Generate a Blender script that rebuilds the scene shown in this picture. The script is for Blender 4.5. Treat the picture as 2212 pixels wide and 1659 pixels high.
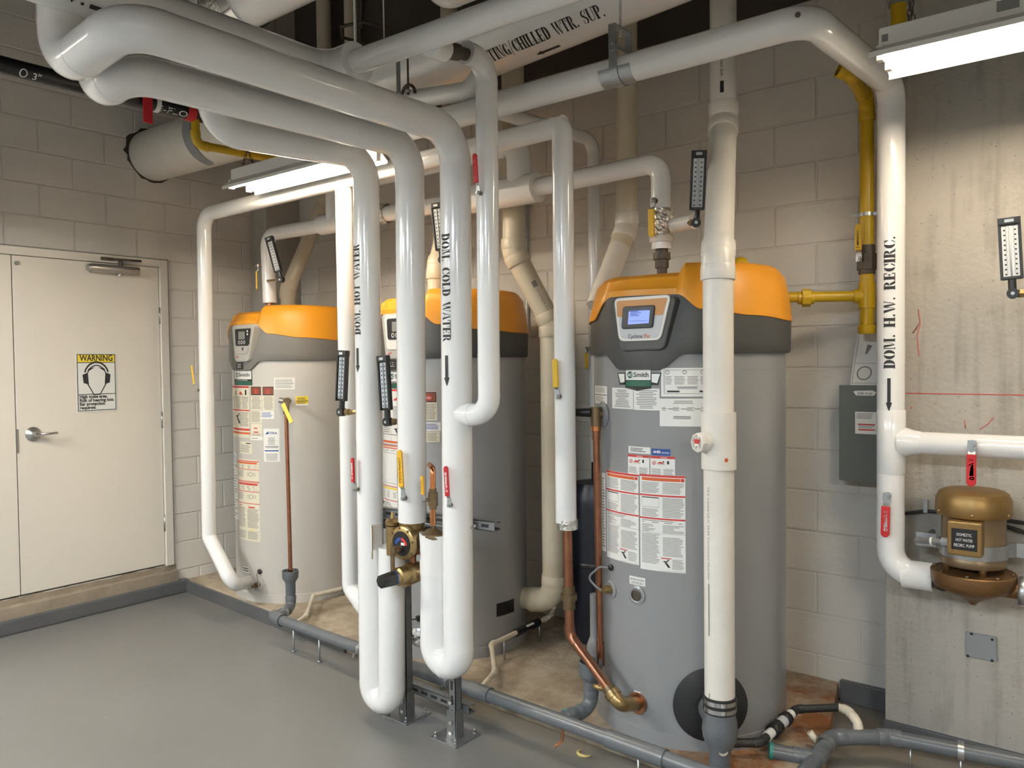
import bpy, bmesh, math, random
from mathutils import Vector, Matrix
random.seed(7)
for o in list(bpy.data.objects): bpy.data.objects.remove(o)
SC = bpy.context.scene
COL = SC.collection

# ------------------------------------------------------------------ camera
cam_d = bpy.data.cameras.new('camera'); cam = bpy.data.objects.new('camera', cam_d); COL.objects.link(cam)
cam_d.sensor_width = 36.0; cam_d.lens = 1715.86 / 2212 * 36.0; cam_d.clip_start = 0.05
_y, _p, _r = math.radians(38.589), math.radians(1.610), math.radians(-0.6645)
_f = Vector((-math.sin(_y)*math.cos(_p), math.cos(_y)*math.cos(_p), -math.sin(_p)))
_rt = Vector((math.cos(_y), math.sin(_y), 0)); _up = _rt.cross(_f)
_r2 = _rt*math.cos(_r) + _up*math.sin(_r); _u2 = -_rt*math.sin(_r) + _up*math.cos(_r)
_m = Matrix((_r2, _u2, -_f)).transposed().to_4x4(); _m.translation = (0, 0, 1.67)
cam.matrix_world = _m
SC.camera = cam

# ------------------------------------------------------------------ world, view
wd = bpy.data.worlds.new('world'); SC.world = wd; wd.use_nodes = True
wd.node_tree.nodes['Background'].inputs[0].default_value = (0.02, 0.02, 0.02, 1)
wd.node_tree.nodes['Background'].inputs[1].default_value = 0.05
SC.view_settings.view_transform = 'Standard'; SC.view_settings.look = 'None'
SC.view_settings.gamma = 1.0; SC.view_settings.use_curve_mapping = False
SC.view_settings.exposure = 1.0
TUBE_WARM = (1.0, 0.845, 0.64); TUBE_COOL = (0.80, 0.91, 1.0)
TUBE_POWER = 33.0      # emission of the lamps in view
TUBE_POWER_ROOM = 192.0 # emission of the room's lamps behind the camera

# ------------------------------------------------------------------ materials
MATS = {}
def mat(name, col, rough=0.5, metal=0.0, noise=None, bump=None, coat=0.0, spec=None, emit=None, emit_s=0.0, stretch=None):
    """noise=(scale, amount, second colour)  bump=(scale, strength)"""
    m = bpy.data.materials.new(name); m.use_nodes = True; MATS[name] = m
    nt = m.node_tree; b = nt.nodes['Principled BSDF']
    b.inputs['Base Color'].default_value = (*col, 1); b.inputs['Roughness'].default_value = rough
    b.inputs['Metallic'].default_value = metal
    if coat: b.inputs['Coat Weight'].default_value = coat; b.inputs['Coat Roughness'].default_value = 0.08
    if spec is not None: b.inputs['Specular IOR Level'].default_value = spec
    if emit: b.inputs['Emission Color'].default_value = (*emit, 1); b.inputs['Emission Strength'].default_value = emit_s
    tc = nt.nodes.new('ShaderNodeNewGeometry')
    vec = tc.outputs['Position']
    if stretch:
        mp = nt.nodes.new('ShaderNodeMapping'); mp.inputs['Scale'].default_value = stretch
        nt.links.new(vec, mp.inputs[0]); vec = mp.outputs[0]
    if noise:
        n = nt.nodes.new('ShaderNodeTexNoise'); n.inputs['Scale'].default_value = noise[0]; n.inputs['Detail'].default_value = 6
        n.inputs['Roughness'].default_value = 0.62
        nt.links.new(vec, n.inputs['Vector'])
        rp = nt.nodes.new('ShaderNodeValToRGB'); rp.color_ramp.elements[0].position = 0.5 - noise[1]; rp.color_ramp.elements[1].position = 0.5 + noise[1]
        rp.color_ramp.elements[0].color = (*noise[2], 1); rp.color_ramp.elements[1].color = (*col, 1)
        nt.links.new(n.outputs['Fac'], rp.inputs[0]); nt.links.new(rp.outputs[0], b.inputs['Base Color'])
    if bump:
        n2 = nt.nodes.new('ShaderNodeTexNoise'); n2.inputs['Scale'].default_value = bump[0]; n2.inputs['Detail'].default_value = 5
        nt.links.new(vec, n2.inputs['Vector'])
        bp = nt.nodes.new('ShaderNodeBump'); bp.inputs['Strength'].default_value = bump[1]; bp.inputs['Distance'].default_value = 0.01
        nt.links.new(n2.outputs['Fac'], bp.inputs['Height']); nt.links.new(bp.outputs[0], b.inputs['Normal'])
    return m

mat('jacket', (0.83, 0.83, 0.82), 0.16, noise=(3, 0.35, (0.81, 0.808, 0.795)), coat=0.3)
mat('jacket_old', (0.76, 0.74, 0.69), 0.22, noise=(4, 0.3, (0.71, 0.685, 0.63)))
mat('canvas', (0.80, 0.79, 0.77), 0.6, bump=(60, 0.25))
mat('pvc_white', (0.78, 0.75, 0.69), 0.3, noise=(7, 0.25, (0.70, 0.665, 0.60)))
mat('pvc_cream', (0.66, 0.60, 0.47), 0.35, noise=(6, 0.3, (0.58, 0.52, 0.40)))
mat('pvc_small', (0.74, 0.68, 0.56), 0.4, noise=(25, 0.25, (0.60, 0.54, 0.42)))
mat('pvc_grey', (0.135, 0.148, 0.162), 0.33, noise=(18, 0.3, (0.105, 0.115, 0.125)))
mat('copper', (0.46, 0.20, 0.115), 0.28, metal=0.9, noise=(22, 0.28, (0.27, 0.13, 0.075)))
mat('copper_bright', (0.72, 0.31, 0.14), 0.22, metal=1.0, noise=(40, 0.3, (0.55, 0.23, 0.10)))
mat('brass', (0.50, 0.36, 0.16), 0.34, metal=0.9, noise=(30, 0.3, (0.30, 0.21, 0.10)))
mat('brass_dark', (0.24, 0.165, 0.085), 0.42, metal=0.7, noise=(35, 0.3, (0.14, 0.10, 0.055)))
mat('bronze_paint', (0.31, 0.195, 0.07), 0.40, metal=0.7, noise=(12, 0.3, (0.25, 0.155, 0.055)))
mat('motor_brown', (0.27, 0.19, 0.105), 0.32, metal=0.5, noise=(10, 0.3, (0.20, 0.14, 0.08)))
mat('scale_face', (0.50, 0.535, 0.56), 0.3)
mat('bronze_cast', (0.195, 0.108, 0.042), 0.42, metal=0.55, noise=(16, 0.3, (0.20, 0.105, 0.04)), bump=(70, 0.2))
mat('iron', (0.115, 0.095, 0.075), 0.5, metal=0.5, noise=(40, 0.3, (0.07, 0.055, 0.04)))
mat('galv', (0.52, 0.54, 0.55), 0.36, metal=0.9, noise=(50, 0.3, (0.38, 0.40, 0.41)))
mat('strut', (0.30, 0.315, 0.32), 0.42, metal=0.8, noise=(30, 0.3, (0.22, 0.23, 0.235)))
mat('chrome', (0.75, 0.75, 0.76), 0.15, metal=1.0)
mat('satin', (0.46, 0.45, 0.43), 0.32, metal=0.9)
mat('foil', (0.82, 0.81, 0.78), 0.14, metal=1.0, bump=(55, 1.0))
mat('tank_grey', (0.262, 0.268, 0.275), 0.30, noise=(1.6, 0.35, (0.245, 0.25, 0.257)), coat=0.25)
mat('tank_light', (0.52, 0.505, 0.47), 0.34, noise=(1.6, 0.35, (0.50, 0.485, 0.45)), coat=0.2)
mat('tank_mid', (0.345, 0.35, 0.355), 0.32, noise=(1.6, 0.35, (0.325, 0.33, 0.335)), coat=0.2)
mat('shroud_dark', (0.062, 0.062, 0.060), 0.48, bump=(350, 0.08))
mat('shroud_light', (0.165, 0.158, 0.146), 0.48, bump=(350, 0.08))
mat('shroud_bezel', (0.42, 0.405, 0.37), 0.45)
mat('orange', (0.70, 0.295, 0.016), 0.42, noise=(5, 0.35, (0.67, 0.28, 0.015)))
mat('panel_silver', (0.50, 0.52, 0.53), 0.35)
mat('panel_orange', (0.52, 0.235, 0.06), 0.4)
mat('panel_white', (0.72, 0.70, 0.66), 0.4)
mat('black', (0.012, 0.012, 0.013), 0.32)
mat('black_matte', (0.014, 0.014, 0.014), 0.7)
mat('rubber', (0.018, 0.019, 0.020), 0.5)
mat('navy', (0.010, 0.012, 0.022), 0.4)
mat('screen', (0.10, 0.13, 0.3), 0.2, emit=(0.30, 0.42, 1.0), emit_s=0.42)
mat('lcd', (0.20, 0.22, 0.20), 0.25)
mat('red', (0.52, 0.018, 0.022), 0.38)
mat('red_print', (0.55, 0.045, 0.035), 0.5)
mat('orange_print', (0.62, 0.12, 0.03), 0.5)
mat('yellow', (0.76, 0.48, 0.03), 0.38)
mat('yellow_handle', (0.80, 0.44, 0.02), 0.38)
mat('yellow_pale', (0.72, 0.62, 0.10), 0.4)
mat('gas_yellow', (0.58, 0.38, 0.008), 0.36, noise=(9, 0.3, (0.50, 0.32, 0.008)))
mat('label_white', (0.76, 0.76, 0.73), 0.42)
mat('label_cream', (0.70, 0.655, 0.52), 0.45)
mat('label_yellow', (0.80, 0.62, 0.05), 0.45)
mat('label_blue', (0.02, 0.07, 0.30), 0.4)
mat('label_green', (0.012, 0.10, 0.055), 0.4)
mat('label_brown', (0.20, 0.05, 0.025), 0.5)
mat('ink', (0.02, 0.02, 0.02), 0.6)
mat('ink_grey', (0.22, 0.22, 0.21), 0.6)
mat('white_print', (0.82, 0.82, 0.80), 0.5)
mat('door_paint', (0.75, 0.70, 0.615), 0.42, noise=(2.2, 0.4, (0.73, 0.68, 0.595)), bump=(220, 0.03))
mat('frame_paint', (0.75, 0.70, 0.62), 0.4)
mat('cmu', (0.68, 0.65, 0.60), 0.62, noise=(5, 0.35, (0.645, 0.615, 0.565)), bump=(160, 0.28))
mat('mortar', (0.62, 0.59, 0.54), 0.7, bump=(130, 0.3))
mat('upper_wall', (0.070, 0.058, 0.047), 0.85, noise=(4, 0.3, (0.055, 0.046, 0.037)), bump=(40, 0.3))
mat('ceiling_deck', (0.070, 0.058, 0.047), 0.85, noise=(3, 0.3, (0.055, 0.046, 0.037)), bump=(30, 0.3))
mat('wall_plain', (0.56, 0.53, 0.485), 0.6, noise=(2, 0.3, (0.53, 0.50, 0.455)))
mat('floor_epoxy', (0.200, 0.202, 0.200), 0.34, noise=(1.1, 0.30, (0.172, 0.170, 0.163)), bump=(9, 0.035))
mat('cove', (0.115, 0.118, 0.122), 0.42, noise=(6, 0.3, (0.09, 0.092, 0.096)))
mat('curb_conc', (0.33, 0.275, 0.205), 0.85, noise=(9, 0.3, (0.21, 0.17, 0.125)), bump=(60, 0.5))
mat('steel_lamp', (0.74, 0.73, 0.70), 0.35)
mat('lamp_end', (0.80, 0.80, 0.78), 0.35)
mat('box_grey', (0.115, 0.13, 0.115), 0.45)
mat('plate_grey', (0.27, 0.28, 0.29), 0.5)
mat('cable', (0.03, 0.03, 0.032), 0.45)
mat('cable_grey', (0.20, 0.20, 0.20), 0.5)
mat('teal', (0.03, 0.25, 0.21), 0.5)
mat('straw', (0.62, 0.50, 0.19), 0.5)
mat('tube_warm', (0.9, 0.9, 0.9), 0.5, emit=TUBE_WARM, emit_s=TUBE_POWER)
mat('tube_left', (0.9, 0.9, 0.9), 0.5, emit=TUBE_WARM, emit_s=TUBE_POWER*1.4)
mat('tube_cool', (0.9, 0.9, 0.9), 0.5, emit=TUBE_COOL, emit_s=TUBE_POWER_ROOM)
mat('tube_room', (0.9, 0.9, 0.9), 0.5, emit=(1.0, 0.94, 0.84), emit_s=TUBE_POWER_ROOM)

def conc_material():
    """cast concrete: fine mottling, vertical board marks, pits"""
    m = mat('concrete', (0.40, 0.375, 0.335), 0.8, bump=(45, 0.35)); nt = m.node_tree; b = nt.nodes['Principled BSDF']
    g = nt.nodes.new('ShaderNodeNewGeometry')
    n1 = nt.nodes.new('ShaderNodeTexNoise'); n1.inputs['Scale'].default_value = 3.0; n1.inputs['Detail'].default_value = 9; n1.inputs['Roughness'].default_value = 0.68
    mp = nt.nodes.new('ShaderNodeMapping'); mp.inputs['Scale'].default_value = (22, 22, 1.6)
    n2 = nt.nodes.new('ShaderNodeTexNoise'); n2.inputs['Scale'].default_value = 1.0; n2.inputs['Detail'].default_value = 4
    nt.links.new(g.outputs['Position'], n1.inputs['Vector']); nt.links.new(g.outputs['Position'], mp.inputs[0]); nt.links.new(mp.outputs[0], n2.inputs['Vector'])
    mx = nt.nodes.new('ShaderNodeMath'); mx.operation = 'ADD'
    nt.links.new(n1.outputs['Fac'], mx.inputs[0]); nt.links.new(n2.outputs['Fac'], mx.inputs[1])
    rp = nt.nodes.new('ShaderNodeValToRGB')
    rp.color_ramp.elements[0].position = 0.66; rp.color_ramp.elements[0].color = (0.29, 0.27, 0.235, 1)
    rp.color_ramp.elements[1].position = 1.22; rp.color_ramp.elements[1].color = (0.43, 0.405, 0.36, 1)
    nt.links.new(mx.outputs[0], rp.inputs[0])
    v = nt.nodes.new('ShaderNodeTexVoronoi'); v.inputs['Scale'].default_value = 30
    nt.links.new(g.outputs['Position'], v.inputs['Vector'])
    r2 = nt.nodes.new('ShaderNodeValToRGB'); r2.color_ramp.elements[0].position = 0.05; r2.color_ramp.elements[0].color = (0.35, 0.33, 0.3, 1)
    r2.color_ramp.elements[1].position = 0.10; r2.color_ramp.elements[1].color = (1, 1, 1, 1)
    nt.links.new(v.outputs['Distance'], r2.inputs[0])
    ml = nt.nodes.new('ShaderNodeMix'); ml.data_type = 'RGBA'; ml.blend_type = 'MULTIPLY'; ml.inputs[0].default_value = 0.8
    nt.links.new(rp.outputs[0], ml.inputs[6]); nt.links.new(r2.outputs[0], ml.inputs[7]); nt.links.new(ml.outputs[2], b.inputs['Base Color'])
conc_material()
def floor_stains():
    """dust and rusty drips on the painted floor along the drain, pale scuffs elsewhere"""
    nt = MATS['floor_epoxy'].node_tree; b = nt.nodes['Principled BSDF']; src = b.inputs['Base Color'].links[0].from_socket
    g = nt.nodes.new('ShaderNodeNewGeometry'); sx = nt.nodes.new('ShaderNodeSeparateXYZ'); nt.links.new(g.outputs['Position'], sx.inputs[0])
    n = nt.nodes.new('ShaderNodeTexNoise'); n.inputs['Scale'].default_value = 5.0; n.inputs['Detail'].default_value = 8; n.inputs['Roughness'].default_value = 0.7
    nt.links.new(g.outputs['Position'], n.inputs['Vector'])
    m1 = nt.nodes.new('ShaderNodeMapRange'); m1.inputs[1].default_value = 2.25; m1.inputs[2].default_value = 2.95; m1.inputs[3].default_value = -0.35; m1.inputs[4].default_value = 0.16
    nt.links.new(sx.outputs[1], m1.inputs[0])
    m2 = nt.nodes.new('ShaderNodeMapRange'); m2.inputs[1].default_value = -3.2; m2.inputs[2].default_value = -2.2; m2.inputs[3].default_value = -0.22; m2.inputs[4].default_value = 0.0
    nt.links.new(sx.outputs[0], m2.inputs[0])
    a = nt.nodes.new('ShaderNodeMath'); a.operation = 'ADD'; nt.links.new(n.outputs['Fac'], a.inputs[0]); nt.links.new(m1.outputs[0], a.inputs[1])
    a2 = nt.nodes.new('ShaderNodeMath'); a2.operation = 'ADD'; nt.links.new(a.outputs[0], a2.inputs[0]); nt.links.new(m2.outputs[0], a2.inputs[1])
    r = nt.nodes.new('ShaderNodeValToRGB'); r.color_ramp.elements[0].position = 0.42; r.color_ramp.elements[0].color = (0, 0, 0, 1); r.color_ramp.elements[1].position = 0.75; r.color_ramp.elements[1].color = (0.75, 0.75, 0.75, 1)
    nt.links.new(a2.outputs[0], r.inputs[0])
    mx = nt.nodes.new('ShaderNodeMix'); mx.data_type = 'RGBA'; mx.inputs[7].default_value = (0.22, 0.175, 0.12, 1)
    nt.links.new(r.outputs[0], mx.inputs[0]); nt.links.new(src, mx.inputs[6])
    v = nt.nodes.new('ShaderNodeTexVoronoi'); v.inputs['Scale'].default_value = 2.6; nt.links.new(g.outputs['Position'], v.inputs['Vector'])
    r2 = nt.nodes.new('ShaderNodeValToRGB'); r2.color_ramp.elements[0].position = 0.016; r2.color_ramp.elements[0].color = (1, 1, 1, 1); r2.color_ramp.elements[1].position = 0.022; r2.color_ramp.elements[1].color = (0, 0, 0, 1)
    nt.links.new(v.outputs['Distance'], r2.inputs[0])
    m3 = nt.nodes.new('ShaderNodeMix'); m3.data_type = 'RGBA'; m3.inputs[7].default_value = (0.65, 0.63, 0.58, 1)
    nt.links.new(r2.outputs[0], m3.inputs[0]); nt.links.new(mx.outputs[2], m3.inputs[6]); nt.links.new(m3.outputs[2], b.inputs['Base Color'])
floor_stains()
def pad_material():
    """dusty tan concrete with rust stains round the nearest heater"""
    m = mat('pad', (0.43, 0.36, 0.265), 0.8, bump=(50, 0.25)); nt = m.node_tree; b = nt.nodes['Principled BSDF']
    g = nt.nodes.new('ShaderNodeNewGeometry')
    n1 = nt.nodes.new('ShaderNodeTexNoise'); n1.inputs['Scale'].default_value = 7; n1.inputs['Detail'].default_value = 7; n1.inputs['Roughness'].default_value = 0.65
    nt.links.new(g.outputs['Position'], n1.inputs['Vector'])
    rp = nt.nodes.new('ShaderNodeValToRGB'); rp.color_ramp.elements[0].position = 0.33; rp.color_ramp.elements[0].color = (0.25, 0.20, 0.145, 1)
    rp.color_ramp.elements[1].position = 0.62; rp.color_ramp.elements[1].color = (0.44, 0.375, 0.28, 1)
    nt.links.new(n1.outputs['Fac'], rp.inputs[0])
    n3 = nt.nodes.new('ShaderNodeTexNoise'); n3.inputs['Scale'].default_value = 4.5; n3.inputs['Detail'].default_value = 8; n3.inputs['Roughness'].default_value = 0.7
    nt.links.new(g.outputs['Position'], n3.inputs['Vector'])
    sx = nt.nodes.new('ShaderNodeSeparateXYZ'); nt.links.new(g.outputs['Position'], sx.inputs[0])
    mr = nt.nodes.new('ShaderNodeMapRange'); mr.inputs[1].default_value = -2.0; mr.inputs[2].default_value = -1.2; mr.inputs[3].default_value = -0.20; mr.inputs[4].default_value = 0.10
    nt.links.new(sx.outputs[0], mr.inputs[0])
    ad = nt.nodes.new('ShaderNodeMath'); ad.operation = 'ADD'; nt.links.new(n3.outputs['Fac'], ad.inputs[0]); nt.links.new(mr.outputs[0], ad.inputs[1])
    r3 = nt.nodes.new('ShaderNodeValToRGB'); r3.color_ramp.elements[0].position = 0.47; r3.color_ramp.elements[0].color = (0, 0, 0, 1)
    r3.color_ramp.elements[1].position = 0.68; r3.color_ramp.elements[1].color = (1, 1, 1, 1)
    nt.links.new(ad.outputs[0], r3.inputs[0])
    mx = nt.nodes.new('ShaderNodeMix'); mx.data_type = 'RGBA'; mx.inputs[7].default_value = (0.23, 0.085, 0.02, 1)
    nt.links.new(r3.outputs[0], mx.inputs[0]); nt.links.new(rp.outputs[0], mx.inputs[6]); nt.links.new(mx.outputs[2], b.inputs['Base Color'])
pad_material()

# ------------------------------------------------------------------ builders
V = Vector
ORG = {}
def frame_of(d):
    d = V(d).normalized()
    a = V((0, 0, 1)) if abs(d.z) < 0.9 else V((1, 0, 0))
    x = d.cross(a).normalized(); return x, d.cross(x).normalized() * -1, d
class MB:
    def __init__(s): s.v = []; s.f = []; s.m = []; s.sm = []
    def add(s, vs, fs, mi=0, smooth=False):
        o = len(s.v); s.v += [tuple(v) for v in vs]
        for f in fs: s.f.append(tuple(i + o for i in f)); s.m.append(mi); s.sm.append(smooth)
        return s
    def fbox(s, o, X, Y, Z, x0, x1, y0, y1, z0, z1, mi=0):
        o, X, Y, Z = V(o), V(X), V(Y), V(Z)
        vs = [o + X*x + Y*y + Z*z for z in (z0, z1) for y in (y0, y1) for x in (x0, x1)]
        return s.add(vs, [(0,2,3,1),(4,5,7,6),(0,1,5,4),(2,6,7,3),(0,4,6,2),(1,3,7,5)], mi)
    def box(s, x0, x1, y0, y1, z0, z1, mi=0):
        return s.fbox((0,0,0), (1,0,0), (0,1,0), (0,0,1), x0, x1, y0, y1, z0, z1, mi)
    def sweep(s, pts, rs, seg=20, cap=True, mi=0, flat=None):
        pts = [V(p) for p in pts]; n = len(pts)
        if not isinstance(rs, (list, tuple)): rs = [rs]*n
        tang = []
        for i in range(n):
            a = pts[i] - pts[i-1] if i else pts[1] - pts[0]
            b = pts[i+1] - pts[i] if i < n-1 else a
            if a.length < 1e-9: a = b
            if b.length < 1e-9: b = a
            tang.append((a.normalized() + b.normalized()).normalized())
        x = frame_of(tang[0])[0]; vs = []
        for i in range(n):
            t = tang[i]; x = (x - t*x.dot(t)).normalized(); y = t.cross(x)
            for k in range(seg):
                a = 2*math.pi*k/seg; vs.append(pts[i] + (x*math.cos(a) + y*math.sin(a))*rs[i])
        fs = [(i*seg+k, i*seg+(k+1) % seg, (i+1)*seg+(k+1) % seg, (i+1)*seg+k) for i in range(n-1) for k in range(seg)]
        s.add(vs, fs, mi, True)
        if cap:
            o = len(s.v) - len(vs)
            s.f.append(tuple(o+k for k in range(seg-1, -1, -1))); s.m.append(mi); s.sm.append(False)
            s.f.append(tuple(o+(n-1)*seg+k for k in range(seg))); s.m.append(mi); s.sm.append(False)
        return s
    def cyl(s, a, b, r, seg=20, r2=None, mi=0, cap=True): return s.sweep([a, b], [r, r if r2 is None else r2], seg, cap, mi)
    def lathe(s, o, axis, prof, seg=32, mi=0, a0=0, a1=360, xdir=None):
        """prof = [(radius, height along the axis)]"""
        x, y, z = frame_of(axis)
        if xdir is not None: x = V(xdir).normalized(); y = z.cross(x)
        o = V(o); full = abs(a1-a0) >= 360; n = seg if full else seg+1; vs = []
        for r, h in prof:
            for k in range(n):
                a = math.radians(a0 + (a1-a0)*k/seg); vs.append(o + z*h + (x*math.cos(a) + y*math.sin(a))*r)
        fs = []
        for i in range(len(prof)-1):
            for k in range(seg):
                k2 = (k+1) % n; fs.append((i*n+k, i*n+k2, (i+1)*n+k2, (i+1)*n+k))
        s.add(vs, fs, mi, True)
        return s
    def ball(s, c, r, seg=16, rings=9, sc=(1,1,1), mi=0):
        vs = []; c = V(c)
        for i in range(rings+1):
            t = math.pi*i/rings
            for k in range(seg):
                a = 2*math.pi*k/seg; vs.append(c + V((sc[0]*r*math.sin(t)*math.cos(a), sc[1]*r*math.sin(t)*math.sin(a), sc[2]*r*math.cos(t))))
        return s.add(vs, [(i*seg+k, i*seg+(k+1) % seg, (i+1)*seg+(k+1) % seg, (i+1)*seg+k) for i in range(rings) for k in range(seg)], mi, True)
    def prism(s, poly, o, X, Y, Z, d0, d1, mi=0):
        """poly in the plane X,Y pushed from d0 to d1 along Z"""
        o, X, Y, Z = V(o), V(X), V(Y), V(Z); n = len(poly)
        vs = [o + X*p[0] + Y*p[1] + Z*d for d in (d0, d1) for p in poly]
        fs = [tuple(range(n-1, -1, -1)), tuple(range(n, 2*n))] + [(i, (i+1) % n, n+(i+1) % n, n+i) for i in range(n)]
        return s.add(vs, fs, mi)
    def quadmap(s, quads, fn, n=3, mi=0):
        """flat quads carried onto a curved surface by fn(u, v)"""
        for q in quads:
            a, b, c, d = [V((p[0], p[1], 0)) for p in q]; vs = []
            for i in range(n+1):
                for j in range(n+1):
                    t, w = i/n, j/n
                    p = a*(1-t)*(1-w) + b*t*(1-w) + c*t*w + d*(1-t)*w; vs.append(fn(p.x, p.y))
            s.add(vs, [(i*(n+1)+j, (i+1)*(n+1)+j, (i+1)*(n+1)+j+1, i*(n+1)+j+1) for i in range(n) for j in range(n)], mi, False)
        return s
    def build(s, name, mats, parent=None, bevel=0.0, weld=False):
        if isinstance(mats, str): mats = [mats]
        org = V(ORG.get(parent.name, (0,0,0))) if parent else V((0,0,0))
        me = bpy.data.meshes.new(name); me.from_pydata([tuple(V(v) - org) for v in s.v], [], s.f)
        for m_ in mats: me.materials.append(MATS[m_])
        me.polygons.foreach_set('material_index', s.m); me.polygons.foreach_set('use_smooth', s.sm)
        bm = bmesh.new(); bm.from_mesh(me)
        if weld: bmesh.ops.remove_doubles(bm, verts=bm.verts, dist=1e-5)
        bmesh.ops.recalc_face_normals(bm, faces=bm.faces)
        if bevel:
            es = [e for e in bm.edges if len(e.link_faces) == 2 and e.calc_face_angle(0) > 0.6]
            bmesh.ops.bevel(bm, geom=es, offset=bevel, segments=2, affect='EDGES', profile=0.6, clamp_overlap=True)
        for e in bm.edges:
            if len(e.link_faces) == 2 and e.calc_face_angle(0) > 0.62: e.smooth = False
        bm.to_mesh(me); bm.free()
        o = bpy.data.objects.new(name, me); COL.objects.link(o)
        if parent: o.parent = parent; ORG[o.name] = tuple(org)
        else: ORG[o.name] = (0, 0, 0)
        return o
def tag(o, label=None, cat=None, group=None, kind=None):
    if label: o['label'] = label
    if cat: o['category'] = cat
    if group: o['group'] = group
    if kind: o['kind'] = kind
    return o
def thing(name, label, cat, loc=(0,0,0), group=None):
    o = bpy.data.objects.new(name, None); COL.objects.link(o); o.location = loc; o.empty_display_size = 0.1
    ORG[o.name] = tuple(loc); return tag(o, label, cat, group)
def struct(name, mb, mats, parent=None, **k):
    o = mb.build(name, mats, parent, **k)
    if parent is None: o['kind'] = 'structure'
    return o

def rounded(pts, bend, steps=8):
    """a polyline broken into straights and arcs: [('s', p, q) | ('b', [points])]"""
    pts = [V(p) for p in pts]; out = []; cur = pts[0]
    bends = bend if isinstance(bend, (list, tuple)) else [bend]*len(pts)
    for i in range(1, len(pts)-1):
        a = (pts[i-1]-pts[i]).normalized(); b = (pts[i+1]-pts[i]).normalized(); ang = a.angle(b)
        if ang > math.radians(176): continue
        d = min(bends[i]/math.tan(ang/2), (pts[i-1]-pts[i]).length*0.95, (pts[i+1]-pts[i]).length*(0.95 if i == len(pts)-2 else 0.5)); R = d*math.tan(ang/2)
        p, q = pts[i]+a*d, pts[i]+b*d; c = pts[i] + (a+b).normalized()*(R/math.sin(ang/2))
        arc = []; u, w = p-c, q-c; tot = u.angle(w)
        ax = u.cross(w).normalized()
        for k in range(steps+1): arc.append(c + Matrix.Rotation(tot*k/steps, 3, ax) @ u)
        out.append(('s', cur, p)); out.append(('b', arc)); cur = q
    out.append(('s', cur, pts[-1])); return out
def pipe(name, label, cat, pts, r, material, bend=None, elbow=None, swell=1.006, lap=0.012, seg=24, group=None, seams=(), ends=True, fit=None, sect='pipe_section', elb='elbow', root=None):
    """a run of pipe: straight sections and elbows are parts; seams = [(section, fraction)]"""
    t = root or thing(name, label, cat, tuple(pts[0]), group)
    bend = bend if bend is not None else r*1.5
    si = 0
    for k in rounded(pts, bend):
        if k[0] == 's':
            if (k[2]-k[1]).length < 0.004: si += 1; continue
            MB().cyl(k[1], k[2], r, seg).build(sect, material, t)
            for s_, fr in seams:
                if s_ == si:
                    d = (k[2]-k[1]).normalized(); c = k[1].lerp(k[2], fr)
                    MB().lathe(c, d, [(r*0.99, -0.05), (r+0.0007, -0.05), (r+0.0007, 0.05), (r*0.99, 0.05)], seg).build('lap_joint', material, t)
            si += 1
        else:
            arc = k[1]; d0 = (arc[1]-arc[0]).normalized(); d1 = (arc[-1]-arc[-2]).normalized()
            if fit:   # socketed fitting: thick hubs at both ends
                mb = MB(); k1 = 1+(fit[0]-1)*0.62; mb.sweep([arc[0]-d0*0.004] + arc + [arc[-1]+d1*0.004], r*k1, seg)
                for p_, d_ in ((arc[0], -d0), (arc[-1], d1)):
                    mb.lathe(p_, d_, [(r*0.98, -0.004), (r*k1, -0.004), (r*fit[0], 0.004), (r*fit[0], fit[1]-0.003), (r*(fit[0]-0.03), fit[1]), (r*0.99, fit[1])], seg)
                mb.build(elb, elbow or material, t)
            else:
                MB().sweep([arc[0]-d0*lap] + arc + [arc[-1]+d1*lap], r*swell, seg).build(elb, elbow or material, t)
    return t
def tube_part(pts, r, name, material, parent, bend=None, seg=12):
    path = []
    for k in rounded(pts, bend or r*3, 6): path += [k[1], k[2]] if k[0] == 's' else k[1]
    clean = [path[0]]
    for p in path[1:]:
        if (p-clean[-1]).length > 1e-4: clean.append(p)
    return MB().sweep(clean, r, seg).build(name, material, parent)

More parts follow.
